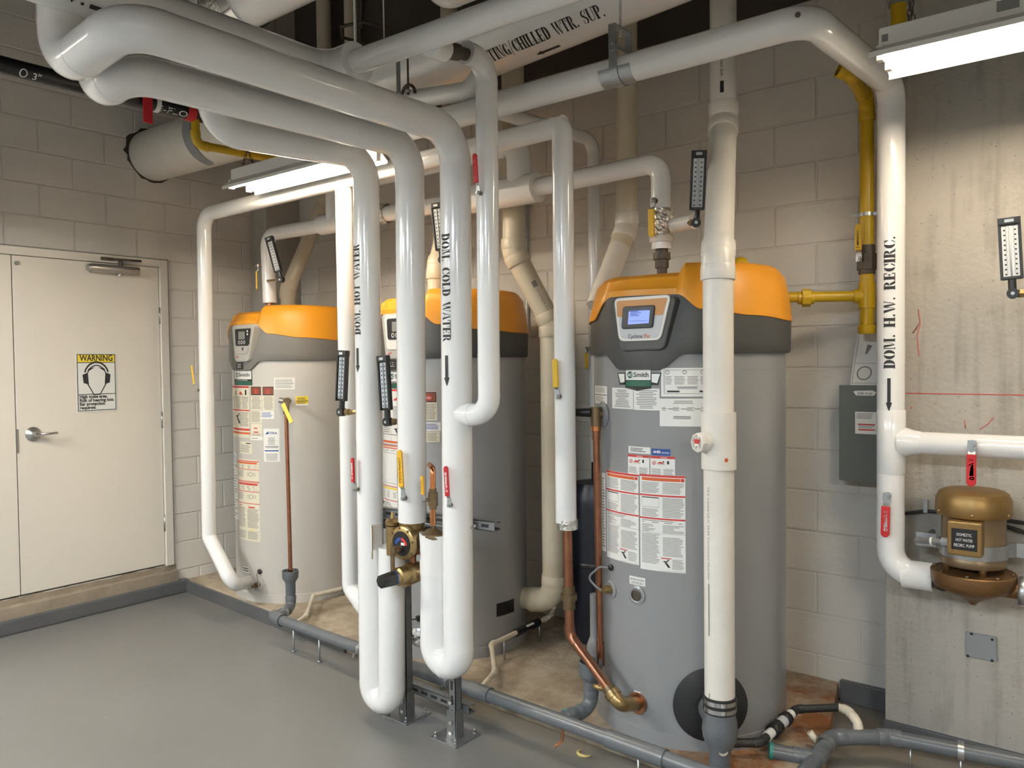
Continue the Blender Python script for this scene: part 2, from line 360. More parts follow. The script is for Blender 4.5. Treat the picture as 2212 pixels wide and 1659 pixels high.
# ------------------------------------------------------------------ lettering
def _r(x0, x1, y0, y1): return [[(x0,y0),(x1,y0),(x1,y1),(x0,y1)]]
def _q(*p): return [list(p)]
def _a(cx, cy, ro, po, ri, pi_, a0, a1, n=7):
    o = []
    for k in range(n):
        t0, t1 = math.radians(a0+(a1-a0)*k/n), math.radians(a0+(a1-a0)*(k+1)/n)
        o.append([(cx+ri*math.cos(t0), cy+pi_*math.sin(t0)), (cx+ro*math.cos(t0), cy+po*math.sin(t0)), (cx+ro*math.cos(t1), cy+po*math.sin(t1)), (cx+ri*math.cos(t1), cy+pi_*math.sin(t1))])
    return o
def _stem(x, w=0.28): return _r(x, x+w, 0, 1) + _r(x-0.06, x+w+0.06, 0, 0.09) + _r(x-0.06, x+w+0.06, 0.91, 1)
GL = {
 'A': (0.86, _q((0.0,0),(0.13,0),(0.40,1),(0.34,1)) + _q((0.46,1),(0.62,0),(0.88,0),(0.58,1)) + _r(0.22,0.46,0.27,0.35) + _r(-0.03,0.2,0,0.05) + _r(0.56,0.92,0,0.05)),
 'C': (0.78, _a(0.44,0.5,0.42,0.5,0.12,0.41,98,262) + _a(0.5,0.5,0.30,0.5,0.22,0.42,20,82) + _a(0.5,0.5,0.30,0.5,0.22,0.42,-82,-20) + _r(0.7,0.78,0.62,1.0)),
 'D': (0.84, _stem(0.06) + _a(0.40,0.5,0.44,0.5,0.13,0.41,-82,82)),
 'E': (0.74, _stem(0.06) + _r(0.36,0.68,0.93,1) + _r(0.36,0.68,0,0.07) + _r(0.6,0.68,0.7,1) + _r(0.6,0.68,0,0.3) + _r(0.36,0.54,0.46,0.54) + _r(0.5,0.56,0.36,0.64)),
 'G': (0.84, _a(0.44,0.5,0.42,0.5,0.12,0.41,98,262) + _a(0.5,0.5,0.28,0.5,0.2,0.42,25,82) + _r(0.56,0.78,0.02,0.42) + _r(0.50,0.84,0.40,0.46)),
 'H': (0.92, _stem(0.06) + _stem(0.60) + _r(0.34,0.56,0.46,0.54)),
 'I': (0.40, _stem(0.07)),
 'L': (0.70, _stem(0.06) + _r(0.36,0.66,0,0.07) + _r(0.58,0.66,0,0.36)),
 'M': (1.06, _r(0.06,0.14,0,1) + _r(0.0,0.22,0,0.06) + _q((0.16,1),(0.40,0.06),(0.50,0.06),(0.40,1)) + _r(0.02,0.40,0.94,1) + _q((0.52,0.1),(0.56,0.1),(0.72,0.95),(0.68,0.95)) + _r(0.76,1.0,0,1) + _r(0.72,1.06,0,0.06) + _r(0.70,1.06,0.94,1)),
 'N': (0.94, _r(0.06,0.14,0,1) + _q((0.16,1),(0.58,0.05),(0.72,0.05),(0.40,1)) + _r(0.78,0.86,0,1) + _r(0.70,0.94,0.94,1) + _r(0.0,0.22,0,0.06)),
 'O': (0.88, _a(0.42,0.5,0.42,0.5,0.13,0.41,98,262) + _a(0.46,0.5,0.42,0.5,0.13,0.41,-82,82)),
 'P': (0.76, _stem(0.06) + _a(0.38,0.72,0.36,0.28,0.14,0.21,-85,85)),
 'R': (0.86, _stem(0.06) + _a(0.38,0.74,0.34,0.26,0.12,0.19,-80,85) + _q((0.40,0.46),(0.60,0.46),(0.86,0.0),(0.60,0.0)) + _r(0.62,0.9,0,0.06)),
 'S': (0.70, _a(0.36,0.73,0.34,0.27,0.13,0.19,75,245) + _a(0.36,0.27,0.34,0.27,0.13,0.19,-105,65) + _r(0.58,0.66,0.68,1) + _r(0.04,0.12,0,0.32) + _q((0.2,0.60),(0.34,0.68),(0.56,0.42),(0.42,0.34))),
 'T': (0.80, _r(0.28,0.52,0,1) + _r(0.22,0.58,0,0.06) + _r(0.02,0.24,0.93,1) + _r(0.56,0.78,0.93,1) + _r(0.02,0.09,0.68,1) + _r(0.71,0.78,0.68,1)),
 'U': (0.88, _r(0.06,0.30,0.3,1) + _r(0.0,0.36,0.94,1) + _a(0.42,0.3,0.36,0.3,0.14,0.24,185,262) + _a(0.44,0.3,0.36,0.3,0.29,0.24,278,360) + _r(0.72,0.80,0.3,1) + _r(0.66,0.88,0.94,1)),
 'W': (1.16, _q((0.0,1),(0.26,1),(0.44,0),(0.34,0)) + _q((0.46,0.12),(0.50,0.12),(0.62,0.9),(0.56,0.9)) + _q((0.52,1),(0.76,1),(0.88,0),(0.78,0)) + _q((0.90,0.1),(0.94,0.1),(1.12,1),(1.06,1)) + _r(-0.02,0.3,0.94,1) + _r(1.0,1.16,0.94,1)),
 '.': (0.32, _a(0.15,0.09,0.10,0.10,0.0,0.0,0,360,8)),
 '/': (0.50, _q((0.0,-0.15),(0.08,-0.15),(0.46,1.1),(0.38,1.1))),
 ' ': (0.55, []),
}
def stencil(text, h, track=0.06, xs=1.0):
    x = 0; out = []
    for ch in text:
        w, qs = GL[ch]
        out += [[((x+p[0])*h*xs, p[1]*h) for p in q] for q in qs]; x += w + track
    return out, x*h*xs
ARROW = _r(0.0, 0.72, -0.16, 0.16) + _q((0.72, -0.30), (1.0, 0.0), (1.0, 0.0), (0.72, 0.30))
def on_pipe(c, axis, face, r, eps=0.0013):
    """fn(u, v): u along the axis, v round the pipe, zero facing `face`"""
    c = V(c); a = V(axis).normalized(); n = V(face); n = (n - a*n.dot(a)).normalized(); w = n.cross(a)
    def fn(u, v):
        t = v/r; return c + a*u + (n*math.cos(t) + w*math.sin(t))*(r+eps)
    return fn
def on_flat(o, X, Y, eps=0.0008):
    o, X, Y = V(o), V(X).normalized(), V(Y).normalized(); n = X.cross(Y)*eps
    return lambda u, v: o + X*u + Y*v + n
_tc = {}
def text_mesh(s, size=1.0, bold=0.0):
    k = (s, bold)
    if k not in _tc:
        cu = bpy.data.curves.new('t', 'FONT'); cu.body = s; cu.resolution_u = 3; cu.offset = bold
        ob = bpy.data.objects.new('t', cu); COL.objects.link(ob); dg = bpy.context.evaluated_depsgraph_get()
        me = ob.evaluated_get(dg).to_mesh(); bm = bmesh.new(); bm.from_mesh(me)
        bmesh.ops.triangulate(bm, faces=bm.faces)
        vs = [(v.co.x, v.co.y) for v in bm.verts]; fs = [tuple(v.index for v in f.verts) for f in bm.faces]; bm.free()
        bpy.data.objects.remove(ob); bpy.data.curves.remove(cu)
        xs = [v[0] for v in vs] or [0, 1]; x0, x1 = min(xs), max(xs)
        _tc[k] = ([(v[0]-x0, v[1]) for v in vs], fs, x1-x0)
    vs, fs, w = _tc[k]; return [(a*size, b*size) for a, b in vs], fs, w*size
def put_text(mb, s, fn, x, y, size, mi=0, width=None, center=False, bold=0.0):
    vs, fs, w = text_mesh(s, size, bold); k = width/w if width else 1.0
    ox = x - (w*k/2 if center else 0)
    mb.add([fn(ox + a*k, y + b) for a, b in vs], fs, mi)
    return mb
def lines(mb, fn, x0, x1, y0, y1, n, mi, fill=0.42, rag=0.25, sub=2, center=False):
    """n ragged lines of fine print"""
    st = (y1-y0)/n
    for i in range(n):
        y = y1 - (i+0.5)*st; w = (x1-x0)*(1 - random.random()*rag); a = (x0+x1-w)/2 if center else x0
        mb.quadmap([[(a, y-st*fill/2), (a+w, y-st*fill/2), (a+w, y+st*fill/2), (a, y+st*fill/2)]], fn, sub, mi)
    return mb
def rect(mb, fn, x0, x1, y0, y1, mi, n=4):
    return mb.quadmap([[(x0,y0),(x1,y0),(x1,y1),(x0,y1)]], fn, n, mi)

# ================================================================== THE ROOM
XL, YB, ZC = -5.56, 3.995, 4.70          # door wall, block wall, deck
XR, YF = 3.2, -4.2
struct('floor', MB().box(XL-0.1, XR+0.1, YF-0.1, YB+0.1, -0.12, 0.0), 'floor_epoxy')
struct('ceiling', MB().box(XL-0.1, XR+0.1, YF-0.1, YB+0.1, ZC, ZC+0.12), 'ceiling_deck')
DOOR_Y0, DOOR_Y1, DOOR_Z0, DOOR_Z1 = 0.95, 2.965, 0.215, 2.431
w = MB(); xa, xb = XL-0.2, XL-0.006
w.box(xa, xb, YF-0.1, DOOR_Y0, 0, ZC); w.box(xa, xb, DOOR_Y1, YB+0.2, 0, ZC); w.box(xa, xb, DOOR_Y0, DOOR_Y1, DOOR_Z1, ZC); w.box(xa, xb, DOOR_Y0, DOOR_Y1, 0, DOOR_Z0)
wall_left = struct('wall_left', w, 'mortar')
w = MB(); w.box(XL-0.1, XR+0.1, YB+0.006, YB+0.2, 0, 3.42)
wall_back = struct('wall_back', w, 'mortar')
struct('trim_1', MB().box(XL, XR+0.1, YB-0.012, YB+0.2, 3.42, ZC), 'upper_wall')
struct('wall_right', MB().box(XR, XR+0.1, YF-0.1, YB+0.1, 0, ZC), 'wall_plain')
struct('wall_front', MB().box(XL-0.1, XR+0.1, YF-0.1, YF, 0, ZC), 'wall_plain')
wall_conc = struct('wall_concrete', MB().box(-0.90, XR, 3.78, YB+0.01, 0, ZC), 'concrete', bevel=0.006)

# painted concrete blocks, one object each, sharing meshes by size
_bm = {}
def block_mesh(L, H, ax):
    k = (round(L, 3), round(H, 3), ax)
    if k not in _bm:
        e, d = 0.0028, 0.006; mb = MB(); a, b = L/2, H/2
        vs = [(-a,-b,-0.012),(a,-b,-0.012),(a,b,-0.012),(-a,b,-0.012),(-a,-b,0.002),(a,-b,0.002),(a,b,0.002),(-a,b,0.002),(-a+e,-b+e,d),(a-e,-b+e,d),(a-e,b-e,d),(-a+e,b-e,d)]
        if ax == 'back': vs = [(x, -z, y) for x, y, z in vs]      # faces -Y
        else: vs = [(z, x, y) for x, y, z in vs]                  # faces +X
        me = bpy.data.meshes.new('block'); me.from_pydata(vs, [], [(0,1,5,4),(1,2,6,5),(2,3,7,6),(3,0,4,7),(4,5,9,8),(5,6,10,9),(6,7,11,10),(7,4,8,11),(8,9,10,11)])
        me.materials.append(MATS['cmu']); bm = bmesh.new(); bm.from_mesh(me); bmesh.ops.recalc_face_normals(bm, faces=bm.faces)
        fwd = V((0,-1,0)) if ax == 'back' else V((1,0,0))
        bm.faces.ensure_lookup_table()
        if bm.faces[8].normal.dot(fwd) < 0: bmesh.ops.reverse_faces(bm, faces=bm.faces)
        bm.to_mesh(me); bm.free(); _bm[k] = me
    return _bm[k]
def block_row(parent, ax, lo, hi, z0, z1, joint, L, holes=()):
    k = math.floor((lo-joint)/L); x = joint + k*L
    while x < hi - 0.01:
        a, b = max(lo, x), min(hi, x+L); x += L
        if b-a < 0.03: continue
        segs = [(a, b)]
        for h0, h1, hz0, hz1 in holes:
            if z1 > hz0+0.02 and z0 < hz1-0.02:
                segs = [s_ for a_, b_ in segs for s_ in ((a_, min(b_, h0)), (max(a_, h1), b_)) if s_[1]-s_[0] > 0.03]
        for a_, b_ in segs:
            o = bpy.data.objects.new('block', block_mesh(b_-a_-0.009, z1-z0-0.009, ax)); COL.objects.link(o); o.parent = parent
            o.location = ((a_+b_)/2, YB+0.006, (z0+z1)/2) if ax == 'back' else (XL-0.006, (a_+b_)/2, (z0+z1)/2)
DUCT_Y, DUCT_Z = 2.885, 3.170
for k in range(-3, 14):
    z0, z1 = 0.6055+0.2032*k, 0.6055+0.2032*(k+1); z0 = max(z0, 0.0 if k == -3 else z0)
    block_row(wall_back, 'back', -5.40, -0.30, max(z0, 0.0), min(z1, 3.42), -1.474 if k % 2 == 0 else -1.268, 0.4064)
for k in range(-12, 9):
    z0, z1 = 2.431+0.2065*k, 2.431+0.2065*(k+1)
    block_row(wall_left, 'left', 1.15 if k >= 0 else DOOR_Y1+0.006, 3.66, max(z0, 0.0), z1, 2.1286 if k % 2 else 1.919, 0.4165)
# rough opening hacked round the duct
hp = [(0.184+0.020*random.random()*(1.6 if 15 < i < 22 else 0.8)) for i in range(40)]
mb = MB(); mb.add([(XL+0.0022, DUCT_Y, DUCT_Z)] + [(XL+0.0022, DUCT_Y+hp[i]*math.cos(i*math.tau/40), DUCT_Z+hp[i]*math.sin(i*math.tau/40)) for i in range(40)], [(0, 1+i, 1+(i+1) % 40) for i in range(40)])
mb.build('hole_edge', 'iron', wall_left)
# corner column between the two block walls
struct('wall_column', MB().box(XL-0.05, -5.37, 3.68, YB+0.05, 0, ZC), 'concrete', bevel=0.004)

# concrete kerb under the door and the painted cove
mb = MB(); n = 40
prof = [(XL-0.03, 0.09), (XL+0.030, 0.09), (XL+0.024, 0.165), (XL+0.004, 0.178), (XL+0.002, 0.214), (XL-0.03, 0.214)]
vs = []
for i in range(n+1):
    y = 0.5 + (2.985-0.5)*i/n
    for x, z in prof: vs.append((x + random.uniform(-1, 1)*0.0035, y, z + random.uniform(-1, 1)*0.004*(z > 0.1)))
P6 = len(prof)
mb.add(vs, [(i*P6+k, i*P6+(k+1) % P6, (i+1)*P6+(k+1) % P6, (i+1)*P6+k) for i in range(n) for k in range(P6)] + [tuple(range(P6)), tuple(n*P6+k for k in range(P6-1, -1, -1))])
struct('trim_2', mb, 'curb_conc')
struct('baseboard_left', MB().box(XL-0.03, XL+0.042, -1.5, 3.06, 0, 0.096), 'cove', bevel=0.012)

# door: frame, two leaves, closer, lever, hinges
f = MB(); fx0, fx1 = XL-0.06, XL+0.016
f.box(fx0, fx1, DOOR_Y1-0.058, DOOR_Y1, DOOR_Z0, DOOR_Z1); f.box(fx0, fx1, DOOR_Y0, DOOR_Y0+0.058, DOOR_Z0, DOOR_Z1); f.box(fx0, fx1, DOOR_Y0+0.058, DOOR_Y1-0.058, DOOR_Z1-0.053, DOOR_Z1)
door = thing('door_1', None, None, (XL, 1.957, DOOR_Z0)); door['kind'] = 'structure'
f.build('door_frame', 'frame_paint', door, bevel=0.004)
MB().box(XL-0.04, XL+0.004, DOOR_Y1-0.004, DOOR_Y1+0.006, DOOR_Z0, DOOR_Z1+0.006).build('caulk_gap', 'black_matte', door)
MB().box(XL-0.04, XL+0.004, DOOR_Y0, DOOR_Y1+0.006, DOOR_Z1-0.001, DOOR_Z1+0.007).build('caulk_gap', 'ink_grey', door)
leaf = MB().box(XL-0.05, XL-0.004, 1.959, 2.903, DOOR_Z0+0.012, DOOR_Z1-0.056).build('door_leaf', 'door_paint', door, bevel=0.002)
MB().box(XL-0.05, XL-0.004, DOOR_Y0+0.061, 1.953, DOOR_Z0+0.012, DOOR_Z1-0.056).build('door_leaf', 'door_paint', door, bevel=0.002)
MB().box(XL-0.06, XL-0.052, DOOR_Y0, DOOR_Y1, DOOR_Z0-0.01, DOOR_Z1).build('rebate', 'black_matte', door)
for z in (2.03, 1.28, 0.53):
    MB().cyl((XL+0.002, 2.9055, z-0.06), (XL+0.002, 2.9055, z+0.06), 0.0085, 10).build('hinge', 'satin', door)
kx = XL-0.004
k1 = V((-5.560, 2.052, 1.242))
rose = MB().lathe((kx, k1.y, k1.z), (1,0,0), [(0,0), (0.047,0), (0.047,0.006), (0.034,0.020), (0.018,0.030), (0.014,0.055), (0,0.055)], 28).build('lever_rose', 'satin', leaf)
hb = MB(); hb.sweep([(kx+0.050, k1.y, k1.z), (kx+0.058, k1.y+0.03, k1.z), (kx+0.060, k1.y+0.08, k1.z), (kx+0.054, k1.y+0.125, k1.z+0.001)], [0.012, 0.011, 0.009, 0.0085], 12)
hb.build('lever_handle', 'chrome', leaf)
MB().box(XL-0.003, XL+0.0, 1.954, 1.966, 1.13, 1.28).build('strike_edge', 'satin', leaf)
MB().lathe((kx, V((-5.560, 1.985, 2.327)).y, V((-5.560, 1.985, 2.327)).z), (1,0,0), [(0,0), (0.013,0), (0.013,0.008), (0,0.008)], 14).build('bumper', 'cable_grey', leaf)
c0 = V((-5.520, 2.404, 2.318)); c1 = V((-5.520, 2.745, 2.343))
cl = MB(); cl.sweep([(kx+0.028, c0.y, 2.335), (kx+0.028, c0.y+0.03, 2.335), (kx+0.028, c1.y, 2.335)], [0.022, 0.030, 0.030], 14); cl.box(kx, kx+0.05, c0.y+0.02, c1.y, 2.305, 2.345)
closer = cl.build('door_closer', 'satin', door)
MB().cyl((kx+0.028, c0.y+0.21, 2.29), (kx+0.028, c0.y+0.21, 2.312), 0.014, 12).build('valve_stud', 'satin', closer)
MB().cyl((kx+0.028, c0.y+0.22, 2.36), (kx+0.028, c0.y+0.22, 2.395), 0.014, 12).build('spindle', 'iron', closer)
MB().sweep([(kx+0.03, c0.y+0.22, 2.388), (kx+0.10, c0.y+0.33, 2.398)], 0.008, 8).build('closer_arm', 'satin', closer)
MB().sweep([(kx+0.10, c0.y+0.33, 2.398), (kx+0.03, c0.y+0.13, 2.402)], 0.008, 8).build('closer_arm', 'iron', closer)
MB().box(XL+0.014, XL+0.034, c0.y+0.09, c0.y+0.17, 2.392, 2.412).build('closer_shoe', 'iron', closer)

# hearing-protection sign on the door
s0, s1 = V((-5.563, 2.328, 1.754)), V((-5.563, 2.580, 1.367))
sy0, sy1, sz0, sz1 = s0.y, s1.y, s1.z+0.005, s0.z
sign = thing('warning_sign', 'white and yellow WARNING ear protection sign on the door', 'sign', (kx+0.002, (sy0+sy1)/2, sz0))
W_, H_ = sy1-sy0, sz1-sz0
MB().box(kx+0.0005, kx+0.003, sy0-0.006, sy1+0.006, sz0-0.008, sz1+0.006).build('sign_plate', 'label_white', sign)
fn = on_flat((kx+0.0032, sy0, sz0), (0,1,0), (0,0,1))
pr = MB(); t = 0.0045
for a in (rect, ):
    a(pr, fn, 0, W_, H_-t, H_, 0, 1); a(pr, fn, 0, W_, 0, t, 0, 1); a(pr, fn, 0, t, 0, H_, 0, 1); a(pr, fn, W_-t, W_, 0, H_, 0, 1)
    a(pr, fn, 0, W_, H_*0.845, H_*0.845+t, 0, 1); a(pr, fn, 0, W_, H_*0.285, H_*0.285+t, 0, 1)
pr.build('sign_border', 'ink', sign)
rect(MB(), fn, t, W_-t, H_*0.845+t, H_-t, 0, 1).build('sign_band', 'label_yellow', sign)
fn2 = on_flat((kx+0.0036, sy0, sz0), (0,1,0), (0,0,1))
tx = MB(); put_text(tx, 'WARNING', fn2, W_/2, H_*0.88, 0.058, width=W_*0.86, center=True, bold=0.022); tx.build('sign_heading', 'ink', sign); tx = MB()
for i, ln in enumerate(('High noise area.', 'Risk of hearing loss.', 'Ear protection', 'required.')):
    put_text(tx, ln, fn2, W_*0.05, H_*0.225 - i*H_*0.064, 0.030, width=W_*(0.72, 0.90, 0.65, 0.42)[i], bold=0.03)
tx.build('sign_lettering', 'ink', sign)
hd = MB(); cx_, cy_ = W_/2, H_*0.585
hd.quadmap(_a(cx_, cy_+0.012, 0.084, 0.098, 0.074, 0.086, 15, 165, 12), fn2, 1); hd.quadmap(_a(cx_, cy_+0.004, 0.066, 0.082, 0.060, 0.075, 20, 160, 12), fn2, 1)
for sgn in (-1, 1):
    hd.quadmap([[(cx_+sgn*0.052, cy_-0.046), (cx_+sgn*0.086, cy_-0.036), (cx_+sgn*0.092, cy_+0.02), (cx_+sgn*0.058, cy_+0.034)]], fn2, 1)
    hd.quadmap([[(cx_+sgn*0.055, cy_-0.044), (cx_+sgn*0.063, cy_-0.044), (cx_+sgn*0.022, cy_-0.118), (cx_+sgn*0.020, cy_-0.110)]], fn2, 1)
    hd.quadmap([[(cx_+sgn*0.060, cy_+0.04), (cx_+sgn*0.052, cy_+0.06), (cx_+sgn*0.010, cy_+0.072), (cx_+sgn*0.030, cy_+0.058)]], fn2, 1)
hd.quadmap([[(cx_-0.022, cy_-0.118), (cx_+0.022, cy_-0.118), (cx_+0.020, cy_-0.110), (cx_-0.020, cy_-0.110)]], fn2, 1)
hd.build('ear_muff_drawing', 'ink', sign)

# housekeeping pad under the heaters
pad = [(XL+0.0, 3.065), (-4.40, 2.985), (-2.03, 2.875), (-1.02, 2.825), (-0.985, 3.2), (-1.165, YB), (XL, YB)]
mb = MB(); mb.prism(pad, (0,0,0), (1,0,0), (0,1,0), (0,0,1), 0.0, 0.085)
struct('floor_pad', mb, 'pad', bevel=0.006)
mb = MB(); e = 0.004
mb.prism([(XL, 3.065-e), (-4.40, 2.985-e), (-3.6, 2.947-e), (-3.6, 2.947-e-0.012), (-4.40, 2.985-e-0.02), (XL, 3.065-e-0.02)], (0,0,0), (1,0,0), (0,1,0), (0,0,1), 0.0, 0.083)
struct('baseboard_pad', mb, 'cove', bevel=0.003)
struct('baseboard_back', MB().box(-1.15, -0.9, YB-0.03, YB, 0, 0.105), 'cove', bevel=0.006)
struct('baseboard_concrete', MB().box(-0.905, XR, 3.768, 3.79, 0, 0.05), 'cove', bevel=0.006)

# chalk line and scribbles on the cast wall
mb = MB(); a, b = V((-0.817, 3.779, 1.513)), V((-0.382, 3.779, 1.511))
mb.fbox((0,0,0), (1,0,0), (0,1,0), (0,0,1), a.x, 1.5, 3.7785, 3.7796, (a.z+b.z)/2-0.0018, (a.z+b.z)/2+0.0018)
mb.build('chalk_line', 'red_print', wall_conc)
mat_chalk = mat('chalk_red', (0.50, 0.20, 0.16), 0.8)
for k, pts in enumerate(([(-0.768, 3.780, 1.876), (-0.761, 3.780, 1.812), (-0.773, 3.780, 1.760), (-0.764, 3.780, 1.672)], [(-0.790, 3.780, 1.773), (-0.757, 3.780, 1.831), (-0.779, 3.780, 1.788)], [(-0.591, 3.780, 1.402), (-0.587, 3.780, 1.369)], [(-0.538, 3.780, 1.366), (-0.507, 3.780, 1.390), (-0.487, 3.780, 1.418)], [(-0.800, 3.780, 1.447), (-0.789, 3.780, 1.455)])):
    MB().sweep(pts, 0.0032, 6).build('chalk_mark', 'chalk_red', wall_conc)
pl = MB(); p0 = V((-0.583, 3.770, 0.518)); p1 = V((-0.470, 3.770, 0.398))
pl.fbox((0,0,0), (1,0,0), (0,1,0), (0,0,1), p0.x, p1.x, 3.768, 3.782, p1.z+0.01, p0.z-0.006)
cover = thing('cover_plate', 'square grey blank cover plate low on the concrete wall', 'cover plate', ((p0.x+p1.x)/2, 3.775, p1.z))
pl.build('plate', 'plate_grey', cover, bevel=0.004)
for dx, dz in ((0.2, 0.92), (0.86, 0.85), (0.86, 0.12), (0.08, 0.12)):
    x_, z_ = p0.x + (p1.x-p0.x)*dx, p1.z + (p0.z-p1.z)*dz
    MB().lathe((x_, 3.7675, z_), (0,-1,0), [(0,0.001), (0.006,0.001), (0.006,0)], 10).build('screw_hole', 'ink', cover)

# fluorescent strip lamps: housing, reflector, lamp holders, two tubes, chains
def strip_lamp(label, x0, x1, yc, z, tube, wd=0.235, chain=True, ztop=ZC, group=None, links=True):
    t = thing('strip_lamp', label, 'lamp', ((x0+x1)/2, yc, z), group)
    MB().box(x0+0.012, x1-0.012, yc-0.055, yc+0.055, z+0.045, z+0.105).build('housing', 'steel_lamp', t, bevel=0.004)
    # folded reflector: ridge in the middle, wings down to both lips
    prof = [(-wd/2, -0.010), (-wd/2, 0.004), (-0.055, 0.045), (0.055, 0.045), (wd/2, 0.004), (wd/2, -0.010)]
    vs = [(x, yc+a, z+b) for x in (x0, x1) for a, b in prof] + [(x, yc+a*0.985, z+b-0.0025) for x in (x0, x1) for a, b in prof]
    fs = []; n = 6
    for i in range(5): fs += [(i, i+1, n+i+1, n+i), (12+i, 12+n+i, 12+n+i+1, 12+i+1)]
    fs += [(0, n, 12+n, 12), (5, 17, 23, 11)]
    MB().add(vs, fs).build('reflector', 'steel_lamp', t)
    for dy in (-0.055, 0.055):
        MB().cyl((x0+0.03, yc+dy, z+0.010), (x1-0.03, yc+dy, z+0.010), 0.0128, 12).build('fluorescent_tube', tube, t)
        for xe in (x0+0.018, x1-0.018): MB().box(xe-0.010, xe+0.010, yc+dy-0.014, yc+dy+0.014, z-0.006, z+0.045).build('lamp_holder', 'lamp_end', t, bevel=0.002)
    if chain:
        for xe in (x0+0.10, x1-0.10):
            for s_ in (-1, 1):
                zz = z+0.105; k = 0; mb = MB(); top = z+0.205
                while zz < top:
                    yo = yc + s_*0.035*(1-(zz-z-0.105)/0.10); c = V((xe, yo, zz+0.013))
                    u_, w_ = (V((1,0,0)) if k % 2 else V((0,1,0))), V((0,0,1))
                    mb.sweep([c + u_*0.006*math.cos(a*math.pi/4) + w_*0.015*math.sin(a*math.pi/4) for a in range(9)], 0.0019, 5, cap=False); zz += 0.023; k += 1
                mb.build('chain', 'iron', t)
            zz = z+0.205; k = 0; mb = MB()
            while zz < ztop-0.01:
                c = V((xe, yc, zz+0.013)); u_ = V((1,0,0)) if k % 2 else V((0,1,0))
                mb.sweep([c + u_*0.006*math.cos(a*math.pi/4) + V((0,0,1))*0.015*math.sin(a*math.pi/4) for a in range(9)], 0.0019, 5, cap=False); zz += 0.023; k += 1
            mb.build('chain', 'iron', t)
    return t
lampR = strip_lamp('bright strip lamp hanging on chains at upper right above the concrete wall', -0.72, 0.50, 2.93, 2.665, 'tube_warm', 0.27)
lampL = strip_lamp('bright strip lamp hanging over the tank by the door', -4.03, -2.91, 2.585, 2.66, 'tube_left', 0.21)
fn = on_flat((-0.708, 2.8745, 2.715), (1,0,0), (0,0,1))
rect(MB(), fn, 0.01, 0.03, 0.006, 0.03, 0, 1).build('rating_label', 'ink_grey', lampR); rect(MB(), fn, 0.34, 0.40, 0.012, 0.045, 0, 1).build('rating_label', 'ink_grey', lampR)
g_ = 'room lamps behind the camera'
strip_lamp('lit strip lamp outside the view, left of the camera and nearest the door', -4.9, -3.7, -0.25, 2.72, 'tube_room', group=g_, chain=False)
strip_lamp('lit strip lamp outside the view, directly behind the camera', -1.3, -0.1, -1.4, 2.85, 'tube_cool', group=g_, chain=False)
strip_lamp('lit strip lamp outside the view, behind and left of the camera', -4.0, -2.8, -1.9, 2.80, 'tube_cool', group=g_, chain=False)
strip_lamp('lit strip lamp outside the view, right of the camera', 1.6, 2.8, -1.2, 2.80, 'tube_room', group=g_, chain=False)

# ================================================================== WATER HEATERS
TR = 0.42; PADZ = 0.085
def sstep(a, b, x):
    t = max(0.0, min(1.0, (x-a)/(b-a))); return t*t*(3-2*t)
def lerp_tab(tab, x):
    for (x0, y0), (x1, y1) in zip(tab, tab[1:]):
        if x <= x1: return y0 + (y1-y0)*sstep(x0, x1, x) if x >= x0 else y0
    return tab[-1][1]
ZLOW = [(-180, 1.694), (-27, 1.694), (-13, 1.632), (11, 1.632), (25, 1.694), (180, 1.694)]
ZBND = [(-180, 1.834), (-75, 1.836), (-40, 1.85), (-21, 1.941), (21, 1.936), (33, 1.876), (60, 1.850), (95, 1.834), (180, 1.834)]
def tank_pt(c, th, r, z):
    a = math.radians(th); return V((c[0] + r*math.sin(a), c[1] - r*math.cos(a), z))
def on_tank(c, th0, r, z0, eps):
    def fn(u, v):
        a = math.radians(th0) + u/r; return V((c[0] + (r+eps)*math.sin(a), c[1] - (r+eps)*math.cos(a), z0+v))
    return fn
